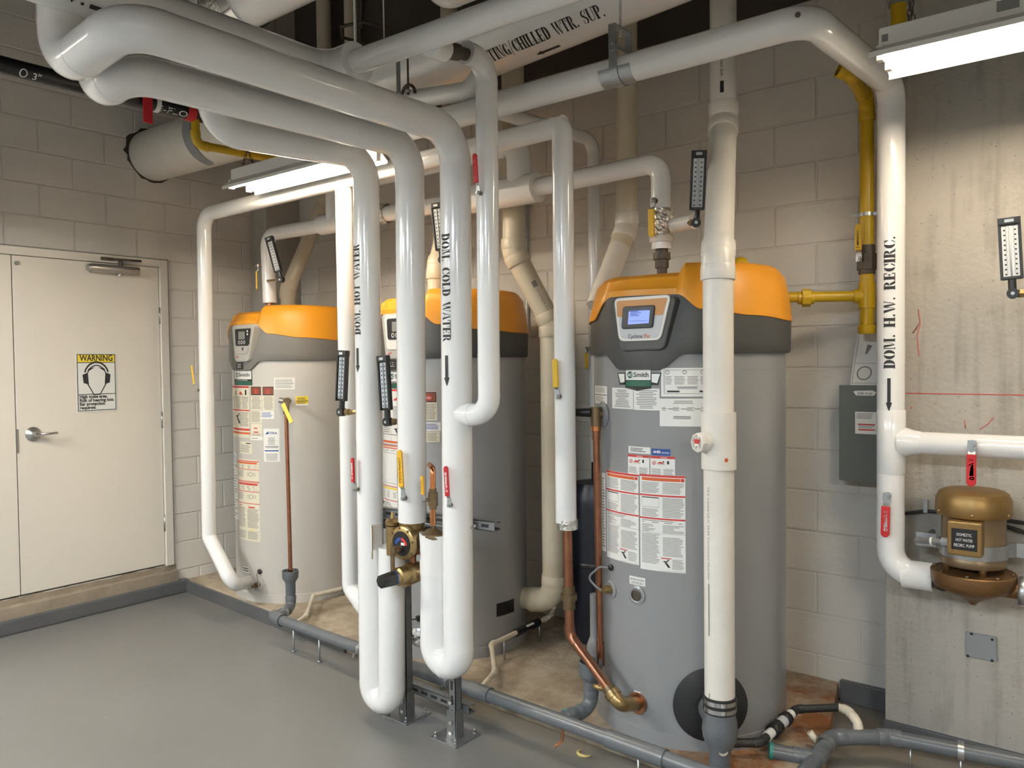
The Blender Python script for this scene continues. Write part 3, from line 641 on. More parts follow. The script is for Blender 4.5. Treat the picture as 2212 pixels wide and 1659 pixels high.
def make_tank(c, label, jm, sm):
    t = thing('water_heater', label, 'water heater', (c[0], c[1], PADZ))
    MB().lathe((c[0], c[1], 0), (0,0,1), [(TR-0.006, PADZ+0.001), (TR-0.001, PADZ+0.02), (TR, PADZ+0.05), (TR, 1.72), (TR-0.02, 1.735), (0, 1.735)], 96).build('jacket', jm, t)
    MB().lathe((c[0], c[1], 0), (0,0,1), [(TR-0.01, PADZ), (TR+0.006, PADZ), (TR+0.006, PADZ+0.012), (TR+0.003, PADZ+0.055), (TR-0.001, PADZ+0.058)], 96).build('base_ring', jm, t)
    # grey lower shroud
    N = 288; mb = MB(); rows = 7; vs = []
    for j in range(rows):
        for k in range(N):
            th = -180 + 360*k/N; zl, zb = lerp_tab(ZLOW, th), lerp_tab(ZBND, th)
            f = (0.0, 0.0, 0.06, 0.3, 0.6, 0.9, 1.0)[j]; r = (TR+0.001, TR+0.014, TR+0.019, TR+0.018, TR+0.016, TR+0.014, TR+0.012)[j]
            r += 0.010*sstep(19, 34, th)*(1-sstep(140, 170, th))*f
            vs.append(tank_pt(c, th, r, zl + (zb-zl)*f))
    mb.add(vs, [(j*N+k, j*N+(k+1) % N, (j+1)*N+(k+1) % N, (j+1)*N+k) for j in range(rows-1) for k in range(N)], 0, True)
    mb.build('lower_shroud', sm, t)
    # orange cover: shoulder higher and wider behind the ridge at the right of the panel
    mb = MB(); vs = []; prof = 9
    for j in range(prof):
        for k in range(N):
            th = -180 + 360*k/N; zb = lerp_tab(ZBND, th); h = sstep(20.5, 25.5, th)*(1-sstep(150, 178, th)); w_ = 1-sstep(-29, -24, th) 
            w_ *= sstep(-170, -120, th)
            zs = 2.026 + 0.036*h + 0.004*w_; rs = 0.356 + 0.026*h + 0.014*w_; r0 = TR + 0.013 + 0.014*h + 0.008*w_
            mid = 0.395 + 0.030*h + 0.016*w_
            pts = [(r0-0.004, zb-0.006), (r0, zb-0.004), (r0-0.002, zb+0.02), (mid+0.006, zb+(zs-zb)*0.52), (mid-0.008, zb+(zs-zb)*0.80), (rs+0.010, zs-0.012), (rs-0.004, zs-0.001), (rs-0.06, zs+0.006), (0.0, zs+0.006)]
            vs.append(tank_pt(c, th, *pts[j]))
    mb.add(vs, [(j*N+k, j*N+(k+1) % N, (j+1)*N+(k+1) % N, (j+1)*N+k) for j in range(prof-1) for k in range(N)], 0, True)
    mb.build('orange_cover', 'orange', t)
    return t
C1, C2, C3 = (-4.729, 3.45), (-3.141, 3.38), (-1.618, 3.30)
tank1 = make_tank(C1, 'light grey water heater with orange top beside the door', 'tank_light', 'shroud_light')
tank2 = make_tank(C2, 'grey water heater with orange top half hidden behind the white risers', 'tank_mid', 'shroud_dark')
tank3 = make_tank(C3, 'nearest grey water heater with orange top and a lit blue display', 'tank_grey', 'shroud_dark')

# ---- control panels
def flatquad(mb, pts, y, d, mi=0):
    """a slab whose face is the polygon pts (x, z) at y, d deep"""
    return mb.prism([(p[0], p[1]) for p in pts], (0, y, 0), (1,0,0), (0,0,1), (0,1,0), 0, d, mi)
def xz(p): return (p[0], p[2])
def rcorner(poly, r, n=4):
    out = []; m_ = len(poly)
    for i in range(m_):
        p, a, b = V((*poly[i],)), V((*poly[i-1],)), V((*poly[(i+1) % m_],))
        p0, p1 = p + (a-p).normalized()*r, p + (b-p).normalized()*r
        for k in range(n+1):
            s_ = k/n; out.append(tuple((p0*(1-s_)**2 + p*2*s_*(1-s_) + p1*s_*s_)[:2]))
    return out
yp = C3[1] - 0.447
flatquad(MB(), rcorner([xz((-1.752, 2.853, 1.919)), xz((-1.445, 2.853, 1.923)), xz((-1.501, 2.853, 1.710)), xz((-1.705, 2.853, 1.706))][::-1], 0.03), yp, 0.07).build('panel_housing', 'shroud_dark', tank3, bevel=0.008)
rim = flatquad(MB(), rcorner([xz((-1.726, 2.853, 1.927)), xz((-1.465, 2.853, 1.928)), xz((-1.513, 2.853, 1.749)), xz((-1.703, 2.853, 1.748))][::-1], 0.026), yp-0.007, 0.02).build('control_panel', 'panel_white', tank3, bevel=0.002)
flatquad(MB(), rcorner([xz((-1.712, 2.853, 1.915)), xz((-1.479, 2.853, 1.916)), xz((-1.521, 2.853, 1.758)), xz((-1.694, 2.853, 1.759))][::-1], 0.02), yp-0.0078, 0.004).build('panel_face', 'panel_silver', rim)
flatquad(MB(), rcorner([xz((-1.712, 2.853, 1.915)), xz((-1.479, 2.853, 1.916)), xz((-1.499, 2.853, 1.849)), xz((-1.710, 2.853, 1.849))][::-1], 0.008), yp-0.0086, 0.004).build('panel_band', 'panel_orange', rim)
flatquad(MB(), rcorner([xz((-1.679, 2.853, 1.890)), xz((-1.533, 2.853, 1.890)), xz((-1.544, 2.853, 1.799)), xz((-1.687, 2.853, 1.799))][::-1], 0.012), yp-0.016, 0.014).build('display_bezel', 'black', rim, bevel=0.003)
sc = flatquad(MB(), [xz((-1.650, 2.840, 1.869)), xz((-1.553, 2.840, 1.870)), xz((-1.559, 2.840, 1.818)), xz((-1.655, 2.840, 1.816))][::-1], yp-0.0168, 0.003).build('display', 'screen', rim)
fn = on_flat((V((-1.650, 2.836, 1.871)).x, yp-0.0172, V((-1.653, 2.836, 1.818)).z), (1,0,0), (0,0,1))
mb = MB(); lines(mb, fn, 0.008, 0.080, 0.030, 0.052, 4, 0, 0.5, 0.6, 1); rect(mb, fn, 0.004, 0.086, 0.010, 0.0115, 0, 1); rect(mb, fn, 0.004, 0.086, 0.052, 0.0555, 0, 1)
mb.build('display_print', 'label_blue', rim)
tl = V((-1.658, 2.845, 1.771)); fn = on_flat((tl.x, yp-0.0082, tl.z-0.012), (1,0,0), (0,0,1))
mb = MB(); put_text(mb, 'Cyclone', fn, 0, 0, 0.026, width=0.066); mb.build('panel_lettering', 'ink', rim)
mb = MB(); put_text(mb, 'Mxi', fn, 0.074, 0, 0.026, width=0.026); mb.build('panel_lettering', 'orange_print', rim)

def old_panel(t, c, x0, bezel, face):
    """x0: shift of the panel along X"""
    y = c[1]-0.447; X0 = c[0]+x0
    def pq(*ps): return [(X0+a, b) for a, b in ps]
    flatquad(MB(), rcorner(pq((-0.098,1.690), (0.060,1.690), (0.140,1.936), (-0.128,1.936)), 0.03), y, 0.07).build('panel_housing', bezel, t, bevel=0.010)
    r_ = flatquad(MB(), rcorner(pq((-0.082,1.742), (0.058,1.742), (0.122,1.926), (-0.100,1.926)), 0.022), y-0.004, 0.02).build('control_panel', face, t, bevel=0.002)
    flatquad(MB(), rcorner(pq((-0.072,1.795), (0.078,1.795), (0.108,1.908), (-0.078,1.908)), 0.016), y-0.0055, 0.006).build('display_bezel', 'black', r_)
    flatquad(MB(), rcorner(pq((-0.036,1.838), (0.036,1.838), (0.036,1.890), (-0.036,1.890)), 0.004), y-0.0065, 0.003).build('display', 'lcd', r_)
    for i in range(3): MB().quadmap(_a(X0-0.030+0.030*i, 1.818, 0.011, 0.012, 0.0075, 0.0085, 0, 360, 12), lambda u, v: V((u, y-0.0066, v)), 1).build('key_ring', 'white_print', r_)
    for i in range(2): MB().quadmap(_a(X0+0.068, 1.870+0.02*i, 0.008, 0.007, 0, 0, 0, 360, 10), lambda u, v: V((u, y-0.0066, v)), 1).build('key', 'white_print', r_)
    MB().quadmap([[(X0-0.008,1.783), (X0+0.02,1.783), (X0+0.008,1.760), (X0+0.006,1.760)]], lambda u, v: V((u, y-0.0046, v)), 1).build('panel_mark', 'ink', r_)
    flatquad(MB(), pq((-0.075,1.715), (-0.048,1.722), (-0.05,1.728), (-0.075,1.722)), y-0.001, 0.004).build('badge', 'red_print', t)
    s_ = MB(); fn = on_tank(c, x0/0.42*57.3-12, TR+0.0205, 1.640, 0.002); rect(s_, fn, 0, 0.078, 0, 0.046, 0); lines(s_, fn, 0.02, 0.06, 0.008, 0.038, 3, 1, 0.3, 0.2)
    s_.build('sticker', ['black', 'white_print'], t)
old_panel(tank1, C1, 0.055, 'shroud_bezel', 'shroud_bezel')
old_panel(tank2, C2, 0.025, 'shroud_bezel', 'panel_white')

# ---- stickers printed on the jackets
LM = ['label_white', 'ink_grey', 'red_print', 'ink', 'orange_print', 'label_brown', 'white_print', 'label_green', 'label_blue', 'label_yellow', 'label_cream']
WH, GY, RD, BK, OR, BR, WP, GN, BL, YE, CR = range(11)
def label(t, c, box, base, items, name='label', border=False, lift=0.0):
    th0, th1, z0, z1 = box; wd_ = math.radians(th1-th0)*TR; h = z1-z0; mb = MB()
    f0, f1, f2 = (on_tank(c, th0, TR, z0, e_) for e_ in (0.0010+lift, 0.0016+lift, 0.0022+lift))
    if base is not None: rect(mb, f0, 0, wd_, 0, h, base, 8)
    if border:
        for a in ((0.03,0.97,0.955,0.965), (0.03,0.97,0.035,0.045), (0.03,0.04,0.04,0.96), (0.96,0.97,0.04,0.96)): rect(mb, f1, a[0]*wd_, a[1]*wd_, a[2]*h, a[3]*h, GY, 5)
    for it in items:
        k = it[0]
        if k == 'bar': rect(mb, f1, it[1]*wd_, it[2]*wd_, it[3]*h, it[4]*h, it[5], 6)
        elif k == 'bar2': rect(mb, f2, it[1]*wd_, it[2]*wd_, it[3]*h, it[4]*h, it[5], 5)
        elif k == 'lines': lines(mb, f1, it[1]*wd_, it[2]*wd_, it[3]*h, it[4]*h, it[5], it[6] if len(it) > 6 else GY, 0.42, it[7] if len(it) > 7 else 0.2, 3, len(it) > 8)
        elif k == 'text': put_text(mb, it[1], f2, it[2]*wd_, it[3]*h, it[4]*h, it[5], width=it[6]*wd_, center=True, bold=it[7] if len(it) > 7 else 0.0)
        elif k == 'ring': mb.quadmap(_a(it[1]*wd_, it[2]*h, it[3]*h, it[3]*h, it[4]*h, it[4]*h, 0, 360, 14), f2, 1, it[5])
        elif k == 'poly': mb.quadmap([[(a*wd_, b*h) for a, b in it[1]]], f2, 3, it[2])
    return mb.build(name, LM, t)
fire = lambda x, y, s: [('ring', x, y, 0.11*s, 0.085*s, RD), ('poly', [(x-0.05*s, y-0.06*s), (x-0.02*s, y-0.07*s), (x+0.05*s, y+0.05*s), (x+0.02*s, y+0.06*s)], RD), ('poly', [(x+0.12*s, y-0.03*s), (x+0.46*s, y-0.05*s), (x+0.34*s, y+0.05*s), (x+0.24*s, y+0.07*s)], RD), ('poly', [(x+0.36*s, y+0.05*s), (x+0.42*s, y+0.03*s), (x+0.46*s, y+0.12*s), (x+0.38*s, y+0.10*s)], BK), ('bar2', x+0.56*s, x+0.64*s, y-0.05*s, y+0.12*s, BK), ('poly', [(x+0.14*s, y-0.09*s), (x+0.46*s, y-0.10*s), (x+0.46*s, y-0.085*s), (x+0.14*s, y-0.075*s)], GY)]
man = lambda x, y, s, sy: [('poly', [(x, y), (x+0.10*s, y-0.01*sy), (x+0.22*s, y-0.10*sy), (x+0.14*s, y-0.11*sy)], BK), ('poly', [(x-0.06*s, y+0.02*sy), (x+0.12*s, y+0.03*sy), (x+0.12*s, y), (x, y)], BK), ('ring', x+0.14*s, y+0.045*sy, 0.018*sy, 0, BK)]
# nearest tank
label(tank3, C3, (-11.0, 6.1, 1.586, 1.636), WH, [('bar', 0, 1, 0.94, 1, BK), ('bar', 0, 1, 0, 0.05, BK), ('bar', 0, 0.02, 0, 1, BK), ('bar', 0.98, 1, 0, 1, BK), ('ring', 0.21, 0.48, 0.29, 0, GN), ('text', 'AO', 0.21, 0.34, 0.38, WP, 0.20, 0.02), ('text', 'Smith', 0.63, 0.30, 0.56, BK, 0.55, 0.012)], 'brand_plate')
a = (-11.0, 6.1, 1.586, 1.636); th0, th1, z0, z1 = a
label(tank3, C3, (th0, th1, z0-0.032, z0+0.001), BK, [('bar', 0.02, 0.98, 0.25, 0.98, GN), ('poly', [(0.0,0.0), (0.5,-0.28), (0.5,-0.28), (1.0,0.0)], BK)], 'brand_ribbon')
label(tank3, C3, (th0-6.0, th0, z0-0.018, z1-0.018), None, [('poly', [(0.0,1.0), (1.0,1.0), (1.0,0.0), (0.30,0.0)], BK), ], 'brand_wing')
label(tank3, C3, (th0-5.2, th0-0.3, z0-0.010, z1-0.022), None, [('poly', [(0.0,1.0), (1.0,1.0), (1.0,0.1), (0.34,0.0)], WP)], 'brand_wing_face', lift=0.0007)
label(tank3, C3, (th1, th1+6.0, z0-0.018, z1-0.018), None, [('poly', [(0.0,1.0), (1.0,1.0), (0.70,0.0), (0.0,0.0)], BK)], 'brand_wing')
label(tank3, C3, (th1+0.3, th1+5.2, z0-0.010, z1-0.022), None, [('poly', [(0.0,1.0), (1.0,1.0), (0.66,0.0), (0.0,0.1)], WP)], 'brand_wing_face', lift=0.0007)
label(tank3, C3, (-48.7, -27.4, 1.482, 1.559), WH, [('lines', 0.08, 0.92, 0.62, 0.93, 5), ('bar', 0.02, 0.98, 0.48, 0.52, BK), ('lines', 0.08, 0.92, 0.08, 0.42, 6)])
label(tank3, C3, (-22.1, -5.5, 1.467, 1.555), WH, [('lines', 0.1, 0.9, 0.06, 0.93, 11, GY, 0.55, 1)])
label(tank3, C3, (-5.1, 10.8, 1.465, 1.554), WH, [('lines', 0.06, 0.94, 0.06, 0.93, 11, GY, 0.45, 1)])
box = (11.7, 34.7, 1.522, 1.637)
label(tank3, C3, (box[0], box[1]+5, box[2], box[3]), WH, [('bar', 0.06, 0.97, 0.10, 0.11, BK), ('bar', 0.06, 0.97, 0.92, 0.93, BK), ('bar', 0.06, 0.067, 0.1, 0.93, BK), ('ring', 0.13, 0.85, 0.07, 0.055, BK), ('ring', 0.46, 0.85, 0.07, 0.055, BK), ('ring', 0.80, 0.85, 0.07, 0.055, BK), ('lines', 0.09, 0.90, 0.42, 0.72, 6, GY, 0.1), ('lines', 0.3, 0.72, 0.26, 0.36, 3, BK, 0.2, 1), ('bar', 0.12, 0.36, 0.15, 0.21, BK), ('bar', 0.74, 0.92, 0.15, 0.21, BK)], 'rating_plate')
box = (10.8, 34.6, 1.402, 1.514)
label(tank3, C3, (box[0], box[1]+5, box[2], box[3]), WH, [('lines', 0.25, 0.65, 0.80, 0.94, 3, GY, 0.2, 1), ('lines', 0.05, 0.85, 0.55, 0.70, 3, GY, 0.1), ('bar', 0.02, 0.95, 0.635, 0.642, BK), ('lines', 0.25, 0.6, 0.26, 0.38, 3, BK, 0.2, 1)], 'rating_plate')
label(tank3, C3, (-9.0, 5.2, 1.285, 1.313), WH, [('lines', 0.1, 0.85, 0.2, 0.85, 3, BK, 0.3)])
label(tank3, C3, (6.0, 16.6, 1.282, 1.309), BL, [('text', 'AHRI', 0.28, 0.35, 0.55, WP, 0.40, 0.03), ('text', 'CERTIFIED', 0.74, 0.30, 0.36, WP, 0.42)], 'certification_label')
for bx in ((-9.4, 4.6, 1.198, 1.279), (5.2, 19.1, 1.198, 1.279)):
    label(tank3, C3, bx, WH, [('bar', 0, 1, 0.88, 1, RD), ('text', 'WARNING', 0.56, 0.90, 0.10, WP, 0.28), ('lines', 0.05, 0.45, 0.05, 0.38, 6), ('lines', 0.54, 0.96, 0.05, 0.38, 6)] + fire(0.16, 0.66, 0.95), 'danger_label')
for i, bx in enumerate(((-29.1, -2.3, 0.820, 1.198), (-1.4, 24.6, 0.808, 1.203))):
    label(tank3, C3, bx, WH, [('bar', 0, 1, 0.975, 0.998, RD), ('bar', 0.05, 0.90, 0.935, 0.968, OR), ('bar', 0.91, 0.98, 0.935, 0.968, RD), ('lines', 0.04, 0.46, 0.805, 0.925, 9, GY), ('lines', 0.52, 0.98, 0.805, 0.925, 9, GY), ('bar', 0, 1, 0.775, 0.792, RD), ('bar', 0.05, 0.44, 0.755, 0.765, BK), ('bar', 0.05, 0.055, 0.66, 0.755, GY), ('bar', 0.435, 0.44, 0.66, 0.755, GY), ('bar', 0.05, 0.44, 0.658, 0.662, GY), ('lines', 0.05, 0.44, 0.56, 0.645, 6, GY), ('lines', 0.52, 0.98, 0.56, 0.765, 14, GY), ('bar', 0, 1, 0.535, 0.552, RD), ('lines', 0.05, 0.95, 0.495, 0.53, 2, GY, 0.5), ('lines', 0.05, 0.4, 0.40, 0.485, 6, GY, 0.6), ('lines', 0.52, 0.98, 0.40, 0.485, 6, GY, 0.6), ('bar', 0.0, 1, 0.392, 0.395, GY), ('lines', 0.04, 0.46, 0.07, 0.385, 22, GY), ('lines', 0.52, 0.97, 0.16, 0.36, 14, GY), ('bar', 0.48, 0.70, 0.135, 0.145, RD), ('lines', 0.72, 0.96, 0.03, 0.135, 9, GY), ('bar', 0.47, 0.98, 0.008, 0.011, GY)] + man(0.55, 0.10, 0.6, 0.5), 'instruction_label')
label(tank3, C3, (-35.3, -30.2, 0.837, 1.180), WH, [('lines', 0.15, 0.9, 0.05, 0.95, 24, GY, 0.6)])
label(tank3, C3, (-9.0, 1.6, 0.735, 0.770), WH, [('text', 'RECIRCULATION', 0.5, 0.55, 0.32, BK, 0.84), ('text', 'LOOP RETURN', 0.5, 0.16, 0.32, BK, 0.70)], 'port_label')
label(tank3, C3, (-6.3, -1.9, 0.271, 0.289), WH, [('text', 'INLET', 0.5, 0.25, 0.6, BK, 0.75)], 'port_label')
# tank by the door
def old_logo(t, c, box):
    label(t, c, box, WH, [('bar', 0, 1, 0.97, 1, BK), ('bar', 0, 0.03, 0, 1, BK), ('bar', 0.97, 1, 0, 1, BK), ('bar', 0, 1, 0, 0.40, BK), ('bar2', 0.03, 0.97, 0.03, 0.26, GN), ('ring', 0.22, 0.69, 0.17, 0, GN), ('text', 'AO', 0.22, 0.60, 0.24, WP, 0.16, 0.02), ('text', 'Smith', 0.62, 0.58, 0.34, BK, 0.56, 0.012), ('text', 'CYCLONE', 0.5, 0.29, 0.12, WP, 0.6)], 'brand_plate')
old_logo(tank1, C1, (-15.5, 13.7, 1.534, 1.633))
label(tank1, C1, (-24.3, 9.5, 1.181, 1.527), CR, [('bar', 0, 1, 0.965, 1, RD), ('bar', 0, 1, 0.52, 0.545, RD), ('bar', 0, 1, 0.14, 0.18, RD), ('bar', 0, 1, 0.07, 0.11, OR), ('lines', 0.05, 0.3, 0.56, 0.80, 9), ('lines', 0.36, 0.66, 0.56, 0.80, 9), ('lines', 0.70, 0.97, 0.56, 0.80, 9), ('lines', 0.05, 0.22, 0.22, 0.5, 10), ('lines', 0.55, 0.97, 0.22, 0.5, 10), ('bar', 0.26, 0.265, 0.2, 0.52, GY), ('poly', [(0.55,0.84), (0.75,0.83), (0.68,0.88), (0.62,0.90)], RD), ('bar2', 0.84, 0.9, 0.83, 0.93, BK), ('ring', 0.35, 0.86, 0.04, 0.025, BK)] + man(0.38, 0.40, 1.0, 1.2), 'danger_label')
for bx in ((11.6, 23.4, 1.369, 1.528), (24.3, 35.4, 1.366, 1.528)):
    label(tank1, C1, bx, CR, [('bar', 0.03, 0.97, 0.62, 0.98, BK), ('bar2', 0.08, 0.92, 0.66, 0.95, BR), ('ring', 0.5, 0.78, 0.10, 0.0, RD), ('lines', 0.05, 0.95, 0.04, 0.58, 10, GY, 0.3, 1)], 'warning_label')
label(tank1, C1, (10.9, 23.3, 1.193, 1.366), CR, [('lines', 0.06, 0.94, 0.55, 0.97, 12), ('bar', 0, 1, 0.50, 0.51, GY), ('bar', 0.3, 0.6, 0.30, 0.34, RD), ('bar', 0.25, 0.7, 0.15, 0.19, RD), ('lines', 0.1, 0.9, 0.03, 0.12, 2)])
label(tank1, C1, (10.0, 23.9, 1.169, 1.193), WH, [('lines', 0.1, 0.7, 0.3, 0.7, 1)])
label(tank1, C1, (22.1, 35.1, 1.311, 1.363), WH, [('lines', 0.1, 0.9, 0.2, 0.85, 4, BL)])
label(tank1, C1, (35.7, 54.0, 1.505, 1.582), WH, [('lines', 0.05, 0.95, 0.55, 0.9, 4), ('bar', 0.05, 0.95, 0.46, 0.5, BK), ('lines', 0.05, 0.95, 0.1, 0.4, 4)])
label(tank1, C1, (54.5, 65.5, 1.396, 1.457), YE, [('bar', 0.0, 1, 0.46, 0.52, BK), ('lines', 0.1, 0.9, 0.55, 0.9, 3, BK), ('lines', 0.1, 0.9, 0.22, 0.42, 2, BK), ('bar', 0, 1, 0, 0.18, WP)])
label(tank1, C1, (-5.8, 12.0, 1.075, 1.156), CR, [('lines', 0.08, 0.9, 0.1, 0.75, 7), ('bar', 0.55, 0.9, 0.82, 0.9, BK)])
label(tank1, C1, (-32.0, -15.1, 0.991, 1.068), WH, [('lines', 0.1, 0.9, 0.1, 0.9, 5, BL)])
label(tank1, C1, (-32.0, -12.0, 0.614, 0.969), WH, [('lines', 0.1, 0.9, 0.03, 0.97, 18, GY, 0.5)])
label(tank1, C1, (24.7, 39.6, 1.029, 1.247), WH, [('text', 'XTRA', 0.56, 0.83, 0.10, BL, 0.64, 0.01), ('poly', [(0.1,0.82), (0.28,0.84), (0.34,0.92), (0.26,0.9)], BL), ('lines', 0.25, 0.75, 0.50, 0.74, 6, GY, 0.3, 1), ('lines', 0.08, 0.95, 0.41, 0.48, 2, BK, 0.1, 1), ('bar', 0.06, 0.94, 0.31, 0.345, BL), ('lines', 0.1, 0.9, 0.03, 0.25, 8, GY, 0.2, 1)])
label(tank1, C1, (-11.3, 19.2, 0.491, 1.037), CR, [('bar', 0, 1, 0.975, 0.985, RD), ('bar', 0, 0.93, 0.945, 0.968, OR), ('lines', 0.04, 0.94, 0.885, 0.935, 5), ('bar', 0, 1, 0.873, 0.880, RD), ('lines', 0.04, 0.36, 0.78, 0.86, 6), ('ring', 0.68, 0.82, 0.03, 0.024, GY), ('ring', 0.56, 0.82, 0.02, 0.015, GY), ('ring', 0.82, 0.82, 0.02, 0.015, GY), ('bar', 0, 1, 0.728, 0.736, RD), ('bar', 0, 1, 0.715, 0.722, RD), ('bar', 0.04, 0.94, 0.685, 0.708, RD), ('lines', 0.04, 0.94, 0.62, 0.675, 5), ('bar', 0, 1, 0.603, 0.611, RD), ('lines', 0.04, 0.36, 0.50, 0.59, 6), ('ring', 0.68, 0.545, 0.03, 0.024, GY), ('ring', 0.56, 0.545, 0.02, 0.015, GY), ('ring', 0.82, 0.545, 0.02, 0.015, GY), ('bar', 0, 1, 0.455, 0.463, RD), ('bar', 0.1, 0.22, 0.425, 0.435, RD), ('bar', 0.55, 0.82, 0.405, 0.422, RD), ('lines', 0.04, 0.44, 0.16, 0.41, 16), ('lines', 0.5, 0.97, 0.16, 0.395, 15), ('bar', 0.62, 0.8, 0.135, 0.143, YE), ('lines', 0.04, 0.46, 0.02, 0.12, 8), ('lines', 0.5, 0.97, 0.02, 0.12, 8)], 'instruction_label')
label(tank1, C1, (-5.5, 5.1, 0.269, 0.310), WH, [('lines', 0.1, 0.9, 0.15, 0.9, 2, BK, 0.0)], 'port_label')
# middle tank
old_logo(tank2, C2, (-14.2, 16.4, 1.534, 1.625))
label(tank2, C2, (-23.0, 6.2, 1.228, 1.528), WH, [('bar', 0, 1, 0.965, 1, RD), ('ring', 0.32, 0.83, 0.07, 0.055, RD), ('poly', [(0.55,0.80), (0.95,0.79), (0.85,0.84), (0.72,0.86)], RD), ('lines', 0.04, 0.46, 0.36, 0.70, 14), ('lines', 0.54, 0.97, 0.36, 0.70, 14), ('bar', 0, 1, 0.17, 0.18, BK), ('bar', 0.45, 0.455, 0.05, 0.36, BK), ('bar', 0, 1, 0.02, 0.06, OR), ('lines', 0.05, 0.42, 0.2, 0.34, 4)] + man(0.62, 0.27, 0.8, 0.9), 'danger_label')
label(tank2, C2, (-25.6, 6.9, 0.803, 1.221), WH, [('bar', 0, 1, 0.985, 1, OR), ('bar', 0, 1, 0.957, 0.972, OR), ('lines', 0.05, 0.9, 0.92, 0.95, 2), ('bar', 0.06, 0.7, 0.5, 0.9, GY), ('bar2', 0.07, 0.69, 0.505, 0.895, WH), ('lines', 0.16, 0.64, 0.56, 0.76, 8, GY, 0.3), ('bar', 0, 1, 0.455, 0.465, RD), ('bar', 0.05, 1, 0.42, 0.445, YE), ('lines', 0.05, 0.95, 0.31, 0.40, 6), ('bar', 0, 1, 0.27, 0.28, RD), ('lines', 0.05, 0.5, 0.08, 0.25, 8), ('ring', 0.68, 0.15, 0.03, 0.024, GY), ('ring', 0.85, 0.13, 0.04, 0.034, GY), ('bar', 0, 1, 0.04, 0.05, RD)], 'instruction_label')
label(tank2, C2, (19.8, 31.8, 1.365, 1.519), CR, [('bar', 0.03, 0.97, 0.62, 0.98, BK), ('bar2', 0.08, 0.92, 0.65, 0.95, BR), ('ring', 0.5, 0.78, 0.10, 0.0, RD), ('text', 'NO', 0.5, 0.74, 0.10, WP, 0.3), ('lines', 0.05, 0.95, 0.04, 0.58, 10, GY, 0.3, 1)], 'warning_label')
label(tank2, C2, (21.4, 34.3, 1.309, 1.355), WH, [('lines', 0.1, 0.9, 0.15, 0.85, 4, BL)])
label(tank2, C2, (23.1, 33.5, 1.250, 1.306), CR, [('lines', 0.1, 0.9, 0.1, 0.9, 8)])

# ---- ports on the jackets
def port(t, c, th, z, prof, m_, name, seg=24):
    a = math.radians(th); n = V((math.sin(a), -math.cos(a), 0)); o = V((c[0], c[1], z)) + n*(TR-0.002)
    return MB().lathe(o, n, prof, seg).build(name, m_, t)
collar = [(0.0, 0.0), (0.040, 0.0), (0.040, 0.006), (0.030, 0.010), (0.026, 0.008), (0.0, 0.004)]
p = (-23.9, 0.781); port(tank3, C3, p[0], p[1], [(0,0.004), (0.013,0.004), (0.014,0.012), (0.008,0.018), (0,0.018)], 'black', 'cable_grommet')
q = (-26.0, 0.685); port(tank3, C3, q[0]+1, q[1], collar, 'tank_grey', 'port_collar'); port(tank3, C3, q[0]+1, q[1], [(0,0.0), (0.018,0.002), (0.018,0.032), (0.013,0.032), (0.011,0.05), (0,0.05)], 'brass', 'drain_fitting', 12)
gA = math.radians(p[0]); gB = math.radians(q[0]+1)
a0 = tank_pt(C3, p[0], TR+0.02, p[1]); a1 = tank_pt(C3, q[0]+1, TR+0.05, q[1])
tube_part([a0, a0+V((-0.03,-0.02,0.004)), (a0+a1)/2+V((-0.075,-0.02,0.0)), a1+V((-0.02,-0.01,0.015)), a1], 0.0045, 'sensor_cable', 'cable_grey', tank3, 0.02, 8)
q = (-3.9, 0.694); port(tank3, C3, q[0], q[1], collar, 'tank_grey', 'port_collar'); port(tank3, C3, q[0], q[1], [(0,0.0095), (0.022,0.0095), (0.023,0.012), (0.020,0.013)], 'iron', 'port_bore')
q = (-3.8, 0.240); port(tank3, C3, q[0], q[1], [(0,0.003), (0.045,0.003), (0.045,0.010), (0.034,0.012), (0,0.012)], 'copper', 'inlet_collar')
q = (-27.0, 0.235); port(tank3, C3, q[0], q[1], collar, 'tank_grey', 'port_collar')
q = (37.4, 0.277); port(tank3, C3, q[0], q[1], [(0,0.002), (0.150,0.002), (0.150,0.006), (0.110,0.020), (0.072,0.024), (0.07,0.036), (0,0.036)], 'rubber', 'vent_gasket', 48)
p = (18.1, 0.294); port(tank1, C1, p[0], p[1], [(0,0.004), (0.016,0.004), (0.017,0.012), (0.008,0.020), (0,0.020)], 'black', 'cable_grommet')
q = (15.7, 0.203); port(tank1, C1, q[0], q[1], collar, 'tank_light', 'port_collar'); port(tank1, C1, q[0], q[1], [(0,0.0), (0.018,0.002), (0.018,0.028), (0.010,0.030), (0.010,0.06), (0,0.06)], 'brass_dark', 'drain_fitting', 12)
a0 = tank_pt(C1, p[0], TR+0.02, p[1]); a1 = tank_pt(C1, q[0], TR+0.05, q[1])
tube_part([a0, a0+V((0.01,-0.02,-0.01)), a0+V((0.055,-0.03,-0.08)), a1+V((0.05,-0.01,-0.02)), a1], 0.004, 'sensor_cable', 'cable_grey', tank1, 0.02, 8)
